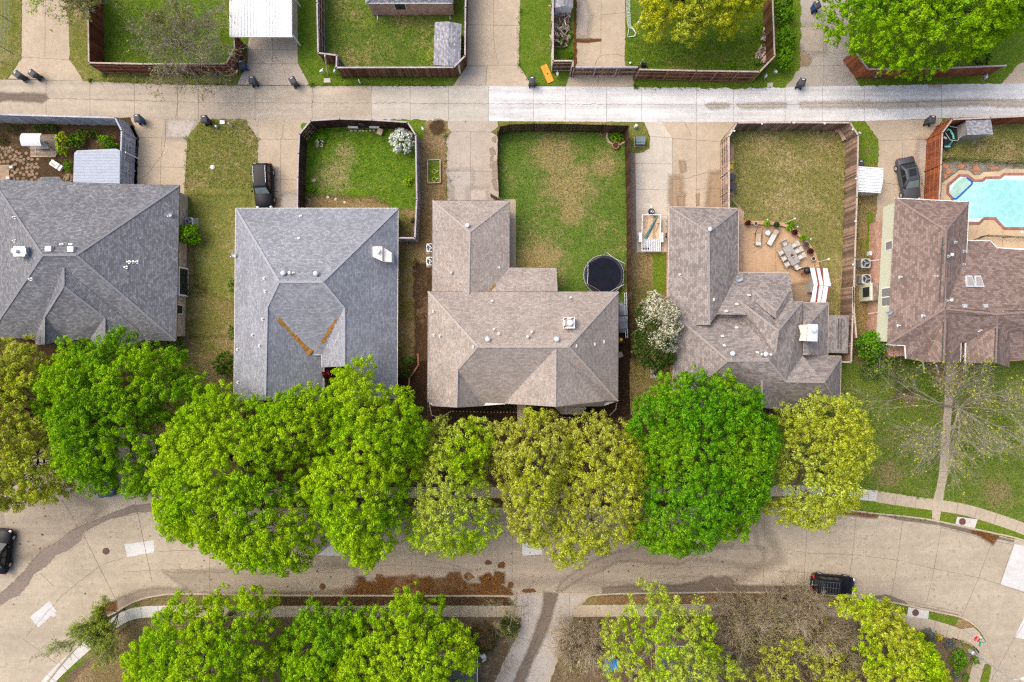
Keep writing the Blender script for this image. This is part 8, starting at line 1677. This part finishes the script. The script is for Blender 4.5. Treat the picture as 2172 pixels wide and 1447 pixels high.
# ---------------------------------------------------------------- swimming pool
sheet('pool_deck', F('B1', 1088, 790, 1270, 655, 1365, 658, 1425, 708, 1480, 708, 1530, 672, 1690, 668, 1745, 638, 2300, 645, 2300, 1900, 1060, 1900, 1070, 960), .040, M['pooldeck'], [F('B1', 1470, 1225, 1450, 1320), F('B1', 1730, 1280, 1725, 1447), F('B1', 1250, 665, 1265, 700), F('B1', 1095, 800, 1140, 820)])
sheet('gravel', F('B1', 1090, 560, 2300, 610, 2300, 640, 1745, 636, 1690, 664, 1530, 668, 1480, 704, 1425, 704, 1365, 654, 1270, 650, 1086, 786), .036, grass('gravel', (.17, .14, .1), (.3, .26, .21), (.42, .38, .33), .3, 31), rough=.05)
sheet('gravel', F('B1', 1066, 700, 1090, 700, 1086, 790, 1078, 965, 1062, 965), .036, bpy.data.materials['gravel'], rough=.03)
for i, (u, v, rx, ry) in enumerate(((1120, 610, 32, 28), (1150, 670, 32, 26), (1120, 720, 22, 24), (1290, 617, 38, 22), (1440, 640, 38, 30), (1440, 680, 20, 18), (1640, 635, 48, 20))):
    q = g(F1('B1', u, v)); mb = MB(); mb.prism([((p[0] - u) * PX / 4.99, (v - p[1]) * PX / 4.99) for p in blob(u, v, rx, ry, 9, .25, i)], -.02, .03); tag(mb.build('stepping_stone', M['flag_red'], at=(q.x, q.y, .045)), 'orange sandstone slab set in the gravel above the pool', 'stepping stone', 'sandstone slabs beside the pool')
pl = root('swimming_pool', g(F1('B1', 1650, 980)), 'pale turquoise swimming pool with a red brick rim and an octagonal spa', 'swimming pool')
Wp = F('B1', 2300, 712, 1745, 712, 1700, 748, 1550, 750, 1510, 780, 1415, 782, 1400, 768, 1345, 727, 1272, 725, 1160, 820, 1155, 892, 1205, 950, 1215, 1205, 1470, 1205, 1525, 1152, 1645, 1152, 1745, 1258, 2300, 1265)
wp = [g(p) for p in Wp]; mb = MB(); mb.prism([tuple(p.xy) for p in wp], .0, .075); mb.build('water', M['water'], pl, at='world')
out = inset([tuple(p.xy) for p in wp], -.26); mb = MB(); nn = len(wp)
for i in range(nn - 1):
    a, b = wp[i], wp[i + 1]; c, d = out[i + 1], out[i]; mb.poly([(a.x, a.y, .11), (b.x, b.y, .11), (c[0], c[1], .11), (d[0], d[1], .11)]); mb.poly([(a.x, a.y, .11), (a.x, a.y, .0), (b.x, b.y, .0), (b.x, b.y, .11)]); mb.poly([(d[0], d[1], .11), (c[0], c[1], .11), (c[0], c[1], .0), (d[0], d[1], .0)])
mb.build('coping', M['coping'], pl, at='world', uv=True)
mb = MB(); mb.prism([tuple(g(p).xy) for p in F('B1', 2300, 716, 1748, 716, 1690, 760, 1830, 764, 2300, 768)], .06, .08); mb.build('upper_step', M['water_step'], pl, at='world'); mb = MB(); mb.prism([tuple(g(p).xy) for p in F('B1', 1220, 1160, 1505, 1165, 1468, 1201, 1220, 1201)], .06, .08); mb.build('lower_step', M['water_step'], pl, at='world')
mb = MB(); mb.prism([tuple(g(p).xy) for p in F('B1', 1275, 728, 1343, 731, 1394, 772, 1395, 795, 1235, 945, 1207, 945, 1158, 890, 1163, 822)], .06, .085); sp0 = mb.build('spa', M['water_spa'], pl, at='world'); mb = MB(); mb.prism([tuple(g(p).xy) for p in F('B1', 1275, 732, 1310, 730, 1220, 800, 1180, 870, 1162, 880, 1164, 824)], .07, .09); mb.build('bench', M['water_step'], sp0, at='world')
mb = MB(); P_ = [g(p, .1) for p in F('B1', 1347, 732, 1402, 775, 1405, 800, 1240, 956, 1200, 955)]
for a, b in zip(P_, P_[1:]): mb.beam(a, b, .14, .14)
mb.build('tile_wall', M['bluetile'], pl, at='world')
q = g(F1('B1', 1940, 1308), .1); rt = root('skimmer_lid', (q.x, q.y, .04), 'round white skimmer lid on the tan pool deck', 'lid'); mb = MB(); mb.lathe((0, 0, 0), [(.14, 0), (.14, .03), (.02, .04)], 14); mb.build('lid', M['white'], rt); mb = MB(); mb.box((0, 0, .035), (.1, .03, .015)); mb.build('handle', M['pale_metal'], rt)

# ---------------------------------------------------------------- utility boxes, boards, beds, logs, signs
q = g(F1('A5', 152, 265), .7); rt = root('transformer_box', (q.x, q.y, .028), 'green utility transformer box on the dirt patch by the pale driveway', 'transformer box'); mb = MB(); mb.box((0, 0, .05), (.98, .85, .62)); mb.build('cabinet', M['green_box'], rt, bevel=.03); mb = MB(); mb.box((0, .1, .67), (1.02, .6, .07)); mb.build('lid', M['green_box'], rt, bevel=.02); mb = MB(); mb.box((0, 0, 0), (1.15, 1.05, .06)); mb.build('pad', M['walk'], rt)
def pedestal(label, fr, u, v, r=.13, h=.7, mat=None):
    q = g(F1(fr, u, v), h); rt = root('utility_pedestal', (q.x, q.y, .03), label, 'utility pedestal', 'pale utility pedestals along the alley'); mb = MB(); mb.lathe((0, 0, 0), [(r, 0), (r, h * .9), (r * .7, h), (.02, h + .02)], 12); mb.build('post', mat or M['pale_metal'], rt); mb = MB(); mb.lathe((0, 0, 0), [(r * 1.25, 0), (r * 1.25, .12)], 12); mb.build('collar', M['green_box'], rt)
pedestal('white cylindrical pedestal above the green transformer box', 'A5', 117, 140, .16, .7, M['white']); pedestal('squat round pedestal at the head of the olive side lawn, left one', 'Z1', 1655, 968, .13, .4); pedestal('thin white pedestal at the head of the olive side lawn, right one', 'Z1', 1752, 945, .08, .9, M['white']); pedestal('thin white pedestal on the verge under the dark brown fence', 'Z2', 1015, 615, .07, .9, M['white'])
q = g(F1('Z1', 1705, 938), .1); tag(MB().box((0, 0, 0), (.5, .38, .08)).build('meter_lid', M['pale_metal'], at=(q.x, q.y, .03)), 'square grey meter lid in the head of the olive side lawn', 'meter lid')
q = g(F1('Z1', 1628, 1282), .2); tag(MB().lathe((0, 0, 0), [(.26, 0), (.24, .12), (.14, .18), (.02, .2)], 10).build('stump', M['offwhite'], at=(q.x, q.y, .03)), 'pale round stone in the middle of the olive side lawn', 'stone')
for i, (fr, u, v, lb) in enumerate((('Z2', 728, 540, 'by the leaning pole'), ('Z2', 828, 540, 'right of the leaning pole'), ('Z2', 1505, 985, 'at the fence corner of the bright green yard'), ('Z3', 1008, 705, 'right of the orange board'), ('Z4', 1472, 725, 'at the fence bend, left of two'), ('Z4', 1568, 683, 'under the hedge, right of two'), ('Z5', 545, 1235, 'by the diagonal weathered fence'), ('Z5', 1730, 712, 'on the verge under the orange brown fence'))):
    q = g(F1(fr, u, v), .8); rt = root('gas_meter', (q.x, q.y, .03), f'small silver gas meter on pipes {lb}', 'gas meter', 'gas meters along the alley', rg.uniform(0, 3)); mb = MB(); mb.box((0, 0, .45), (.26, .2, .3)); mb.build('meter', M['pale_metal'], rt, bevel=.03); mb = MB(); mb.tube([(-.2, 0, 0), (-.2, 0, .7), (.25, .05, .8), (.25, .1, 0)], .03, 6); mb.build('pipe', M['galv'], rt)
for fr, u, v, w1, lb in (('Z2', 775, 620, .7, 'below the leaning pole'), ('Z4', 1505, 818, .6, 'left of the cracked driveway')): q = g(F1(fr, u, v)); tag(MB().box((0, 0, 0), (w1, .45, .05), .05).build('meter_lid', M['drive_pale'], at=(q.x, q.y, .03)), f'concrete meter cover in the alley verge {lb}', 'meter lid', 'concrete meter covers')
rt = root('leaning_pole', g(F1('Z2', 782, 575)), 'timber utility pole standing before the dark brown fence', 'pole'); a = g(F1('Z2', 782, 575)); b = g(F1('Z2', 757, 428), 2.9); mb = MB(); mb.tube([a, b], .08, 8); mb.build('pole', M['timber'], rt, at='world'); mb = MB(); mb.lathe((b.x, b.y, b.z), [(.1, 0), (.02, .08)], 8); mb.build('cap', M['galv'], rt, at='world')
q = g(F1('Z3', 908, 712)); rt = root('mattress_board', (q.x, q.y, .034), 'bright orange rectangular board lying on the grass by the alley', 'board', rz=rad(-67)); mb = MB(); mb.box((0, 0, 0), (1.95, .72, .1)); mb.build('panel', M['orange'], rt, bevel=.02); mb = MB(); mb.box((-.92, -.2, 0), (.14, .25, .09)); mb.build('flap', M['terracotta'], rt); mb = MB(); mb.prism([(.12 * math.cos(k), .1 * math.sin(k)) for k in range(6)], .1, .104); mb.build('stain', M['rust_roof'], rt)
q = g(F1('Z3', 1705, 200)); nt_ = root('netting', (q.x, q.y, .04), 'strip of white netting lying on the grass beside the gated driveway', 'netting'); mb = MB()
L0, R0_ = [(1668, -200), (1668, 120), (1680, 260), (1725, 280), (1755, 320), (1740, 345), (1700, 350)], [(1700, -200), (1702, 120), (1712, 250), (1735, 270), (1762, 320), (1745, 352), (1680, 358)]
for k in range(6):
    t = k / 5; mb.tube([g(F1('Z3', a[0] + (b[0] - a[0]) * t, a[1] + (b[1] - a[1]) * t), .1) for a, b in zip(L0, R0_)], .014, 4)
cl = curve([(a[0] / 1, a[1]) for a in L0], 8); cr_ = curve(R0_, 8)
for k, (a, b) in enumerate(zip(cl, cr_)): mb.tube([g(F1('Z3', *a), .1), g(F1('Z3', *b), .1)], .01, 3)
mb.tube([g(F1('Z3', 1690, 280), .1), g(F1('Z3', 1680, 350), .1)], .03, 4); mb.build('mesh', M['net'], nt_, at='world'); mb = MB(); mb.tube([g(F1('Z3', *p), .12) for p in ((1720, 265), (1760, 320), (1740, 350), (1680, 358))], .03, 5); mb.build('rope', M['net'], nt_, at='world')
for u, v, lb in ((1783, 218, 'white ball on the lawn at the edge of the yellow tree'), (1705, 607, 'small white ball on the lawn near the gate')): q = g(F1('Z3', u, v), .1); tag(MB().ell((0, 0, .12), .12, .12, .12, 8).build('ball', M['white'], at=(q.x, q.y, .034), smooth=True), lb, 'ball')
def frame_bed(label, fr, c4, h, mat, w_=.08):
    P_ = [g(F1(fr, *k)) for k in c4]; c = sum(P_, Vector((0, 0, 0))) / 4; rt = root('raised_bed', (c.x, c.y, 0), label, 'raised bed')
    for i in range(4): mb = MB(); mb.beam(P_[i] + UPZ * h / 2, P_[(i + 1) % 4] + UPZ * h / 2, w_, h); mb.build('board', mat, rt, at='world')
    mb = MB(); mb.prism([tuple((c + (p - c) * .97).xy) for p in P_], 0, h * .55); mb.build('soil', G['green'], rt, at='world'); return rt
rb = frame_bed('narrow timber framed bed with coiled hoses beside the driveway', 'A3', ((122, 482), (235, 478), (236, 690), (122, 692)), .3, M['timber'], .1)
for v, lb in ((583, 'upper'), (655, 'lower')):
    q = g(F1('A3', 180, v), .2); rt = root('hose', (q.x, q.y, .18), f'yellow green garden hose coiled in the narrow timber bed, {lb} coil', 'hose', 'hoses in the timber bed'); mb = MB()
    mb.tube([((.2 + .01 * (k % 5)) * math.cos(k * .55), (.2 + .012 * (k % 7)) * math.sin(k * .55), .02 + k * .002) for k in range(46)], .018, 5); mb.build('coil', M['hose'], rt); mb = MB(); mb.tube([(.2, 0, .03), (.42, .15, .03)], .03, 6); mb.build('nozzle', M['pale_metal'], rt)
frame_bed('small timber bed full of green plants below the firewood pile', 'C6', ((150, 705), (355, 710), (355, 920), (140, 920)), .3, M['timber'], .09)
def logs(label, c, ext, n, sd, rmin=.05, rmax=.1, ln=(.5, .9), ang=None, zmax=.7, name='log_pile'):
    r = random.Random(sd); rt = root(name, c, label, 'log pile', 'firewood piles')
    for b_ in range(2):
        mb = MB()
        for k in range(n // 2):
            x, y = r.uniform(-ext[0], ext[0]), r.uniform(-ext[1], ext[1]); a = (ang if ang is not None else r.uniform(0, 3.14)) + r.uniform(-.5, .5); l = r.uniform(*ln) / 2; z = r.uniform(.08, zmax)
            mb.tube([(x - l * math.cos(a), y - l * math.sin(a), z + r.uniform(-.06, .06)), (x + l * math.cos(a), y + l * math.sin(a), z)], r.uniform(rmin, rmax), 6)
        mb.build('log', M['log'] if b_ else wood('log_pale', (.42, .34, .27), .4), rt)
    return rt
q = g(F1('C6', 255, 470), .6); logs('tall heap of split firewood in front of the white gabled shed', (q.x, q.y, 0), (.95, 2.0), 150, 3, zmax=1.0, ln=(.4, .8))
q = g(F1('Z4', 1440, 430), .3); logs('curved log border along the inside of the fence bend', (q.x + .2, q.y + .5, .03), (.35, 1.2), 44, 5, zmax=.4, ln=(.3, .5))
q = g(F1('Z4', 1430, 550), .3); logs('stack of sawn logs with a plank at the fence bend', (q.x, q.y, .03), (.6, .5), 26, 6, .07, .12, (.5, 1.0), 1.2, .4)
mb = MB(); P_ = [g(F1('Z4', *k)) for k in ((1455, 10), (1450, 90), (1458, 200), (1460, 320), (1455, 390))]; rt = root('stone_border', P_[2], 'row of grey stones edging the lawn along the brown fence', 'stone border')
for i in range(26): t = i / 25 * 3.99; k = int(t); p = P_[k] + (P_[k + 1] - P_[k]) * (t - k); mb.ell((p.x, p.y, .1), .16, .15, .12, 5)
mb.build('stones', M['stone'], rt, at='world')
def stones(label, fr, pts, n, r=.14, mat='stone'):
    P_ = [g(F1(fr, *k)) for k in pts]; rt = root('stone_border', P_[len(P_) // 2], label, 'stone border', 'stone edgings'); m = len(P_) - 1
    for i in range(n): t = i / (n - 1) * (m - .001); k = int(t); p = P_[k] + (P_[k + 1] - P_[k]) * (t - k); mb = MB(); mb.box((p.x, p.y, 0), (r * 2.2 * rg.uniform(.8, 1.2), r * 1.5, .16), math.atan2((P_[k + 1] - P_[k]).y, (P_[k + 1] - P_[k]).x) + rg.uniform(-.2, .2), 0, .8); mb.build('stone', M[mat], rt, at='world')
stones('arc of pale stones round the corner flower bed of the trampoline yard', 'A3', ((1775, 215), (1765, 270), (1785, 310), (1830, 340), (1890, 335), (1935, 310)), 13)
pot('terracotta pot at the fence in the trampoline yard corner', 1730, 222, .28, .3, M['terracotta'], None, 'A3', .03, group='pots in the trampoline yard'); pot('brown barrel pot on the stone arc of the trampoline yard', 1852, 340, .36, .35, M['terracotta'], None, 'A3', .03, group='pots in the trampoline yard')
stones('curved red brick edging beside the mulch bed of the taupe house', 'A2', ((1675, 1015), (1680, 1100), (1640, 1160), (1600, 1220), (1600, 1300)), 22, .12, 'terracotta')
stones('thin stone edging curving through the mulch in front of the taupe house, left part', 'A4', ((125, 1270), (145, 1370), (215, 1395), (310, 1335), (600, 1342), (870, 1345)), 50, .07, 'walk'); stones('thin stone edging curving through the mulch in front of the taupe house, right part', 'A4', ((1120, 1340), (1190, 1375), (1300, 1392), (1400, 1390), (1500, 1350), (1660, 1370), (1710, 1320), (1720, 1270)), 44, .07, 'walk')
stones('tan stone edging round the corner garden by the street sign', 'C3', ((0, 370), (180, 430), (330, 470), (470, 560), (560, 640), (620, 720)), 24, .12)
stones('stone edging along the pavement of the corner garden', 'B4', ((1050, 1030), (1200, 1075), (1350, 1105), (1420, 1130)), 22, .1)
stones('short row of pale stones by the upper fence of the bright green yard', 'A1', ((1210, 212), (1290, 212), (1350, 214), (1420, 208)), 7, .13)
for i, (u, v) in enumerate(((990, 828), (1062, 846), (1145, 874))): q = g(F1('A1', u, v)); tag(MB().lathe((0, 0, 0), [(.16, 0), (.15, .04), (.02, .045)], 14).build('stepping_disc', M['drive_pale'], at=(q.x, q.y, .04)), 'round concrete stepping disc on the bed behind the pale slate house', 'stepping stone', 'round stepping discs')
q = g(F1('A1', 858, 672)); tag(MB().prism([((p[0]) * .05, (p[1]) * .05) for p in blob(0, 0, 5, 4.4, 8, .25, 5)], 0, .06).build('flat_stone', M['stone'], at=(q.x, q.y, .03)), 'flat tan stone on the bright green lawn', 'stone')
q = g(F1('A1', 1472, 215), .5); rt = root('crate', (q.x, q.y, .03), 'tan wooden box leaning in the bright green yard by the stones', 'crate', rz=-.35); mb = MB(); mb.box((0, 0, 0), (.5, .6, .45)); mb.build('box', M['timber'], rt, bevel=.01); mb = MB(); mb.box((0, 0, .45), (.54, .64, .04)); mb.build('lid', M['timber'], rt)
q = g(F1('A1', 1300, 140), 1.6); rt = root('wall_ornament', (q.x, q.y - .06, 1.5), 'dark oval ornament hung on the upper fence of the bright green yard', 'ornament'); mb = MB(); mb.lathe((0, 0, 0), [(.02, 0), (.34, .0), (.34, .05), (.02, .08)], 16, 0, Matrix.Rotation(rad(90), 3, 'X')); mb.build('plaque', M['bronze'], rt); mb = MB(); mb.tube([(.3 * math.cos(k * .7), -.05, .3 * math.sin(k * .7)) for k in range(9)], .03, 5, closed=True); mb.build('rim', M['iron'], rt)
for u0, u1, lb in ((1178, 1268, 'left'), (1375, 1465, 'right')): a, b = g(F1('A1', u0, 175), .5), g(F1('A1', u1, 178), .5); rt = root('planter_box', (a + b) / 2 - UPZ * .5, f'thin white rail planter at the upper fence of the bright green yard, {lb} one', 'planter', 'white planters on the fence'); mb = MB(); mb.beam(a, b, .18, .2); mb.build('box', M['offwhite'], rt, at='world'); mb = MB(); mb.beam(a - UPZ * .4, a, .05, .05); mb.beam(b - UPZ * .4, b, .05, .05); mb.build('leg', M['offwhite'], rt, at='world')
q = g(F1('A3', 735, 815), 1.2); rt = root('gate', (q.x, q.y, 0), 'small black gate leaf standing open at the driveway end by the taupe wing', 'gate', rz=rad(-30)); mb = MB(); mb.box((0, 0, .08), (1.0, .06, 1.5)); mb.build('leaf', M['black'], rt); mb = MB(); mb.box((.5, 0, 0), (.1, .1, 1.7)); mb.build('post', M['bronze'], rt)
sheet('path', F('A3', 815, 840, 925, 840, 930, 860, 930, 1500, 870, 1500, 870, 870), .046, M['drive_warm'], [F('A3', 875, 1025, 930, 1025), F('A3', 875, 1240, 925, 1240)])
for p, lb in (((2040, 1106), 'on the concrete apron of the northern pavement'), ((1941, 1299), 'on the concrete apron of the southern pavement'), ((225, 1169), 'in the curved street near the white patch')):
    q = g(p); z = .078 if p[1] != 1169 else .026; rt = root('manhole_cover', (q.x, q.y, z), f'round rusty iron manhole cover {lb}', 'manhole cover', 'manhole covers'); mb = MB(); mb.lathe((0, 0, 0), [(.36, 0), (.36, .015), (.02, .02)], 22); mb.build('rim', M['iron'], rt); mb = MB()
    for k in range(5): mb.box((-.2 + k * .1, 0, .018), (.04, .42 - abs(k - 2) * .1, .008))
    mb.build('tread', M['rust_roof'], rt)
q = g((2040, 1335)); sg = root('street_sign', (q.x, q.y, .05), 'red stop sign and green street name blades on one thin post at the street corner', 'street sign', rz=0)
mb = MB(); mb.tube([(0, 0, 0), (0, 0, 2.75)], .03, 8); mb.build('post', M['galv'], sg)
nd = Vector((-.83, .56, 0)).normalized(); rt_ = Vector((-nd.y, nd.x, 0)); ctr = Vector((0, 0, 2.15)) + nd * .05
def octa(r, off): return [ctr + nd * off + (rt_ * math.cos(rad(22.5 + 45 * k)) + UPZ * math.sin(rad(22.5 + 45 * k))) * r for k in range(8)]
mb = MB(); mb.add(octa(.41, 0) + octa(.41, .012), [tuple(range(8))[::-1], tuple(range(8, 16))] + [(k, (k + 1) % 8, 8 + (k + 1) % 8, 8 + k) for k in range(8)]); so_ = mb.build('stop_sign', M['white'], sg)
mb = MB(); mb.poly(octa(.375, .018)); mb.build('red_field', M['signred'], so_)
cu = bpy.data.curves.new('stop_word', 'FONT'); cu.body = 'STOP'; cu.size = .30; cu.align_x = 'CENTER'; cu.align_y = 'CENTER'; cu.extrude = .002
to = bpy.data.objects.new('tmp_text', cu); COL.objects.link(to); bpy.context.view_layer.update(); tme = bpy.data.meshes.new_from_object(to.evaluated_get(bpy.context.evaluated_depsgraph_get())); bpy.data.objects.remove(to)
R3 = Matrix((rt_, UPZ, nd)).transposed().to_4x4(); tme.transform(Matrix.Translation(ctr + nd * .024) @ R3 @ Matrix.Diagonal((.95, 1.1, 1, 1)))
tme.materials.clear(); lo = link('lettering', tme, M['white'], so_)
for z, d, nm in ((2.5, Vector((.2, .98, 0)), 'name_blade'), (2.72, Vector((.98, -.2, 0)), 'name_blade')):
    d = d.normalized(); mb = MB(); mb.beam(Vector((0, 0, z)) - d * .5, Vector((0, 0, z)) + d * .5, .02, .22); bl = mb.build(nm, M['signgreen'], sg); n2 = Vector((-d.y, d.x, 0))
    mb = MB()
    for s_ in (-1, 1): mb.beam(Vector((0, 0, z)) + n2 * s_ * .012 + d * .3, Vector((0, 0, z)) + n2 * s_ * .012 + d * .48, .006, .2)
    mb.build('block_patch', M['white'], bl)
q = g((2057, 1380.5)); lp = root('lamp_post', (q.x, q.y, .03), 'tall silver street lamp post with a single arm at the street corner', 'lamp post'); tip = g((2168, 1440), 5.6) - Vector((q.x, q.y, 0))
mb = MB(); mb.lathe((0, 0, 0), [(.26, 0), (.22, .5), (.12, .6)], 12); mb.build('base', M['galv'], lp); mb = MB(); mb.tube([(0, 0, .5), (0, 0, 5.5)], .11, 10, 0, .06); mb.build('pole', M['galv'], lp)
mb = MB(); mb.tube([(0, 0, 5.4), (tip.x * .5, tip.y * .5, 5.6), (tip.x, tip.y, 5.6)], .04, 6); mb.build('arm', M['galv'], lp); mb = MB(); mb.ell((tip.x + .2, tip.y, 5.58), .38, .17, .1, 8); mb.build('luminaire', M['white'], lp, smooth=True)
q = g(F1('B7', 520, 1088), 3.2); rt = root('lamp_post', (q.x + .6, q.y + .4, .012), 'slim street lamp whose pale head pokes out of the slanting thin leafed tree', 'lamp post'); mb = MB(); mb.tube([(0, 0, 0), (0, 0, 3.2), (-.6, -.4, 3.3)], .05, 8); mb.build('pole', M['galv'], rt); mb = MB(); mb.ell((-.6, -.4, 3.3), .2, .36, .1, 8); mb.build('luminaire', plain('lamp_head', (.5, .66, .75), .3, .4), rt, smooth=True)
q = g(F1('B5', 720, 1320), 2.2); rt = root('play_tower', (q.x, q.y, 0), 'blue canopied play tower glimpsed under the sparse tree', 'play set', rz=.3); mb = MB(); mb.box((0, 0, 2.0), (1.5, .95, .08)); mb.box((0, .35, 2.08), (.9, 1.5, .06)); mb.build('canopy', M['blue'], rt)
for sx in (-.6, .6):
    for sy in (-.4, .4): mb = MB(); mb.box((sx, sy, 0), (.09, .09, 2.0)); mb.build('post', M['timber'], rt)
mb = MB(); mb.box((0, 0, 1.0), (1.3, .9, .06)); mb.build('deck', M['timber'], rt)
q = g((1000, 1412), .8); rt = root('garden_chair', (q.x + 1.2, q.y + .8, .03), 'white chair at the corner of the dark roof left of the cross alley', 'chair', rz=.6); mb = MB(); mb.box((0, 0, .4), (.5, .5, .05)); mb.build('seat', M['white'], rt); mb = MB(); mb.box((0, -.25, .45), (.5, .05, .5)); mb.build('backrest', M['white'], rt)
for sx in (-.2, .2):
    for sy in (-.2, .2): mb = MB(); mb.box((sx, sy, 0), (.05, .05, .4)); mb.build('leg', M['white'], rt)
# ---------------------------------------------------------------- leaf litter that nobody could count
def litter(px_poly, n, mat, size, z, seed, group=None):
    rng = np.random.default_rng(seed); poly = np.array([tuple(g(p).xy) for p in px_poly]); lo, hi = poly.min(0), poly.max(0); P_ = rng.uniform(lo, hi, (n * 4, 2)); P_ = P_[pip(P_, poly)][:n]
    C_ = np.column_stack([P_, z + rng.uniform(0, .03, len(P_))]); N_ = np.array([0, 0, 1.0]) + rng.normal(size=C_.shape) * .35
    o = leaf_mesh('leaf_litter', C_, N_, size, rng, mat, None); o['kind'] = 'stuff'; return o
dry = leafmat('dry_leaf', (.17, .08, .025), (.22, .12, .05), (.34, .23, .13), .1)
litter(bank, 3000, dry, .03, .035, 1)
litter(F('B6', 640, 720, 1940, 720, 1940, 770, 640, 770), 2600, dry, .035, .04, 2)
litter(F('B6', 20, 785, 1900, 785, 1900, 850, 20, 850), 2500, dry, .035, .04, 3); litter(F('B5', 600, 780, 2180, 768, 2180, 822, 600, 832), 2500, dry, .035, .04, 4)
litter(F('B4', 300, 105, 800, 150, 780, 165, 720, 165, 560, 150, 380, 140), 700, dry, .04, .02, 5)
litter([(420, 860), (1640, 850), (1640, 1030), (420, 1030)], 5000, dry, .04, .03, 6); litter([(160, 1420), (290, 1312), (1100, 1312), (1060, 1447), (160, 1447)], 5000, dry, .045, .03, 7); litter([(1230, 1310), (1960, 1330), (2040, 1380), (2000, 1447), (1170, 1447)], 7000, dry, .045, .03, 8)
litter(F('A3', 30, 250, 290, 260, 295, 850, 160, 1400, 20, 1400), 2200, dry, .04, .035, 9); litter([(1303, 700), (1334, 700), (1334, 870), (1303, 870)], 300, dry, .035, .04, 10)

# ---------------------------------------------------------------- grass tufts: short blades over the lawns and weeds along the fences
def tufts(poly, n, mat, seed, size=.05):
    rng = np.random.default_rng(seed); P_ = np.array([tuple(g(p).xy) for p in poly]); lo, hi = P_.min(0), P_.max(0); Q = rng.uniform(lo, hi, (n * 3, 2)); Q = Q[pip(Q, P_)][:n]
    Q = np.repeat(Q, 3, 0) + rng.normal(0, .05, (len(Q) * 3, 2)); C_ = np.column_stack([Q, .05 + rng.uniform(0, .05, len(Q))]); o = leaf_mesh('grass_tufts', C_, rng.normal(size=C_.shape) + np.array([0, 0, .7]), size, rng, mat, None, .35); o['kind'] = 'stuff'
def weeds(lines, n, mat, seed, size=.06, wid=.12):
    rng = np.random.default_rng(seed); A = []
    for ln in lines:
        for a, b in zip(ln, ln[1:]):
            a, b = g(a), g(b); k = max(1, int((b - a).length * n)); t = rng.random(k) * (rng.random(k) < .8); A.append(np.column_stack([a.x + (b.x - a.x) * t, a.y + (b.y - a.y) * t]) + rng.normal(0, wid, (k, 2)))
    Q = np.repeat(np.vstack(A), 5, 0); Q = Q + rng.normal(0, .06, Q.shape); C_ = np.column_stack([Q, .06 + rng.uniform(0, .16, len(Q))]); o = leaf_mesh('weeds', C_, rng.normal(size=C_.shape) + np.array([0, 0, .8]), size, rng, mat, None, .4); o['kind'] = 'stuff'
lg = leafmat('blade_green', (.08, .16, .012), (.13, .22, .02), (.2, .26, .05)); lt = leafmat('blade_straw', (.2, .19, .06), (.27, .23, .09), (.38, .31, .16))
YD = dict(a=F('A1', 790, 200, 1540, 180, 1790, 450, 1790, 900, 790, 840), b=F('A3', 800, 220, 1930, 210, 1940, 1300, 940, 1300, 940, 850, 800, 820), c=F('A5', 930, 200, 1850, 200, 1830, 1200, 1640, 1200, 1560, 1060, 1340, 920, 1010, 900, 930, 740), d=F('B3', 120, 140, 560, 180, 860, 300, 840, 1000, 800, 1100, 150, 1020), e=F('B3', 960, 320, 1480, 320, 1480, 1270, 890, 1110), f=F('Z1', 830, 10, 1760, 10, 1760, 470, 830, 470), h=F('Z2', 770, 10, 1820, 110, 1580, 500, 880, 500), i=F('Z4', 140, 380, 1380, 380, 1380, 660, 140, 630), j=F('Z1', 1560, 930, 1860, 930, 1960, 1080, 1950, 1447, 1430, 1447, 1450, 1070), k=F('B1', 1110, 420, 1950, 250, 1950, 560, 1110, 500))
for i, (k, n, mt) in enumerate((('a', 3200, lg), ('b', 3200, lg), ('b', 900, lt), ('c', 3200, lt), ('c', 1200, lg), ('d', 2600, lg), ('e', 2600, lg), ('d', 1200, lt), ('e', 1200, lt), ('f', 1800, lg), ('h', 1800, lg), ('h', 1200, lt), ('i', 2000, lg), ('j', 1500, lt), ('j', 1000, lg), ('k', 1300, lt))): tufts(YD[k], n, mt, 200 + i)
weeds([F('A1', 790, 860, 790, 260, 850, 200, 1540, 190), F('A1', 1800, 420, 1800, 1180), F('A3', 790, 230, 1940, 205, 1950, 1400), F('A3', 285, 250, 295, 840), F('A5', 930, 190, 1860, 190, 1845, 700, 1830, 1200), F('Z1', 800, 480, 800, 260), F('Z1', 800, 585, 1780, 590), F('Z1', 690, 625, 1790, 650), F('Z2', 900, 600, 1700, 600), F('Z2', 660, 655, 1700, 660), F('Z4', 220, 765, 1340, 775), F('Z4', 220, 835, 1500, 842), F('Z3', 640, 100, 636, 630, 720, 780), F('A6', 80, 300, 80, 800), F('B1', 190, 960, 180, 1400), F('B1', 1110, 540, 1950, 600), F('A1', 220, 130, 335, 290, 330, 500), F('Z1', 1440, 1070, 1420, 1447), F('B3', 60, 1185, 800, 1282), F('B3', 150, 1020, 800, 1120)], 9, L['shrub'], 230)
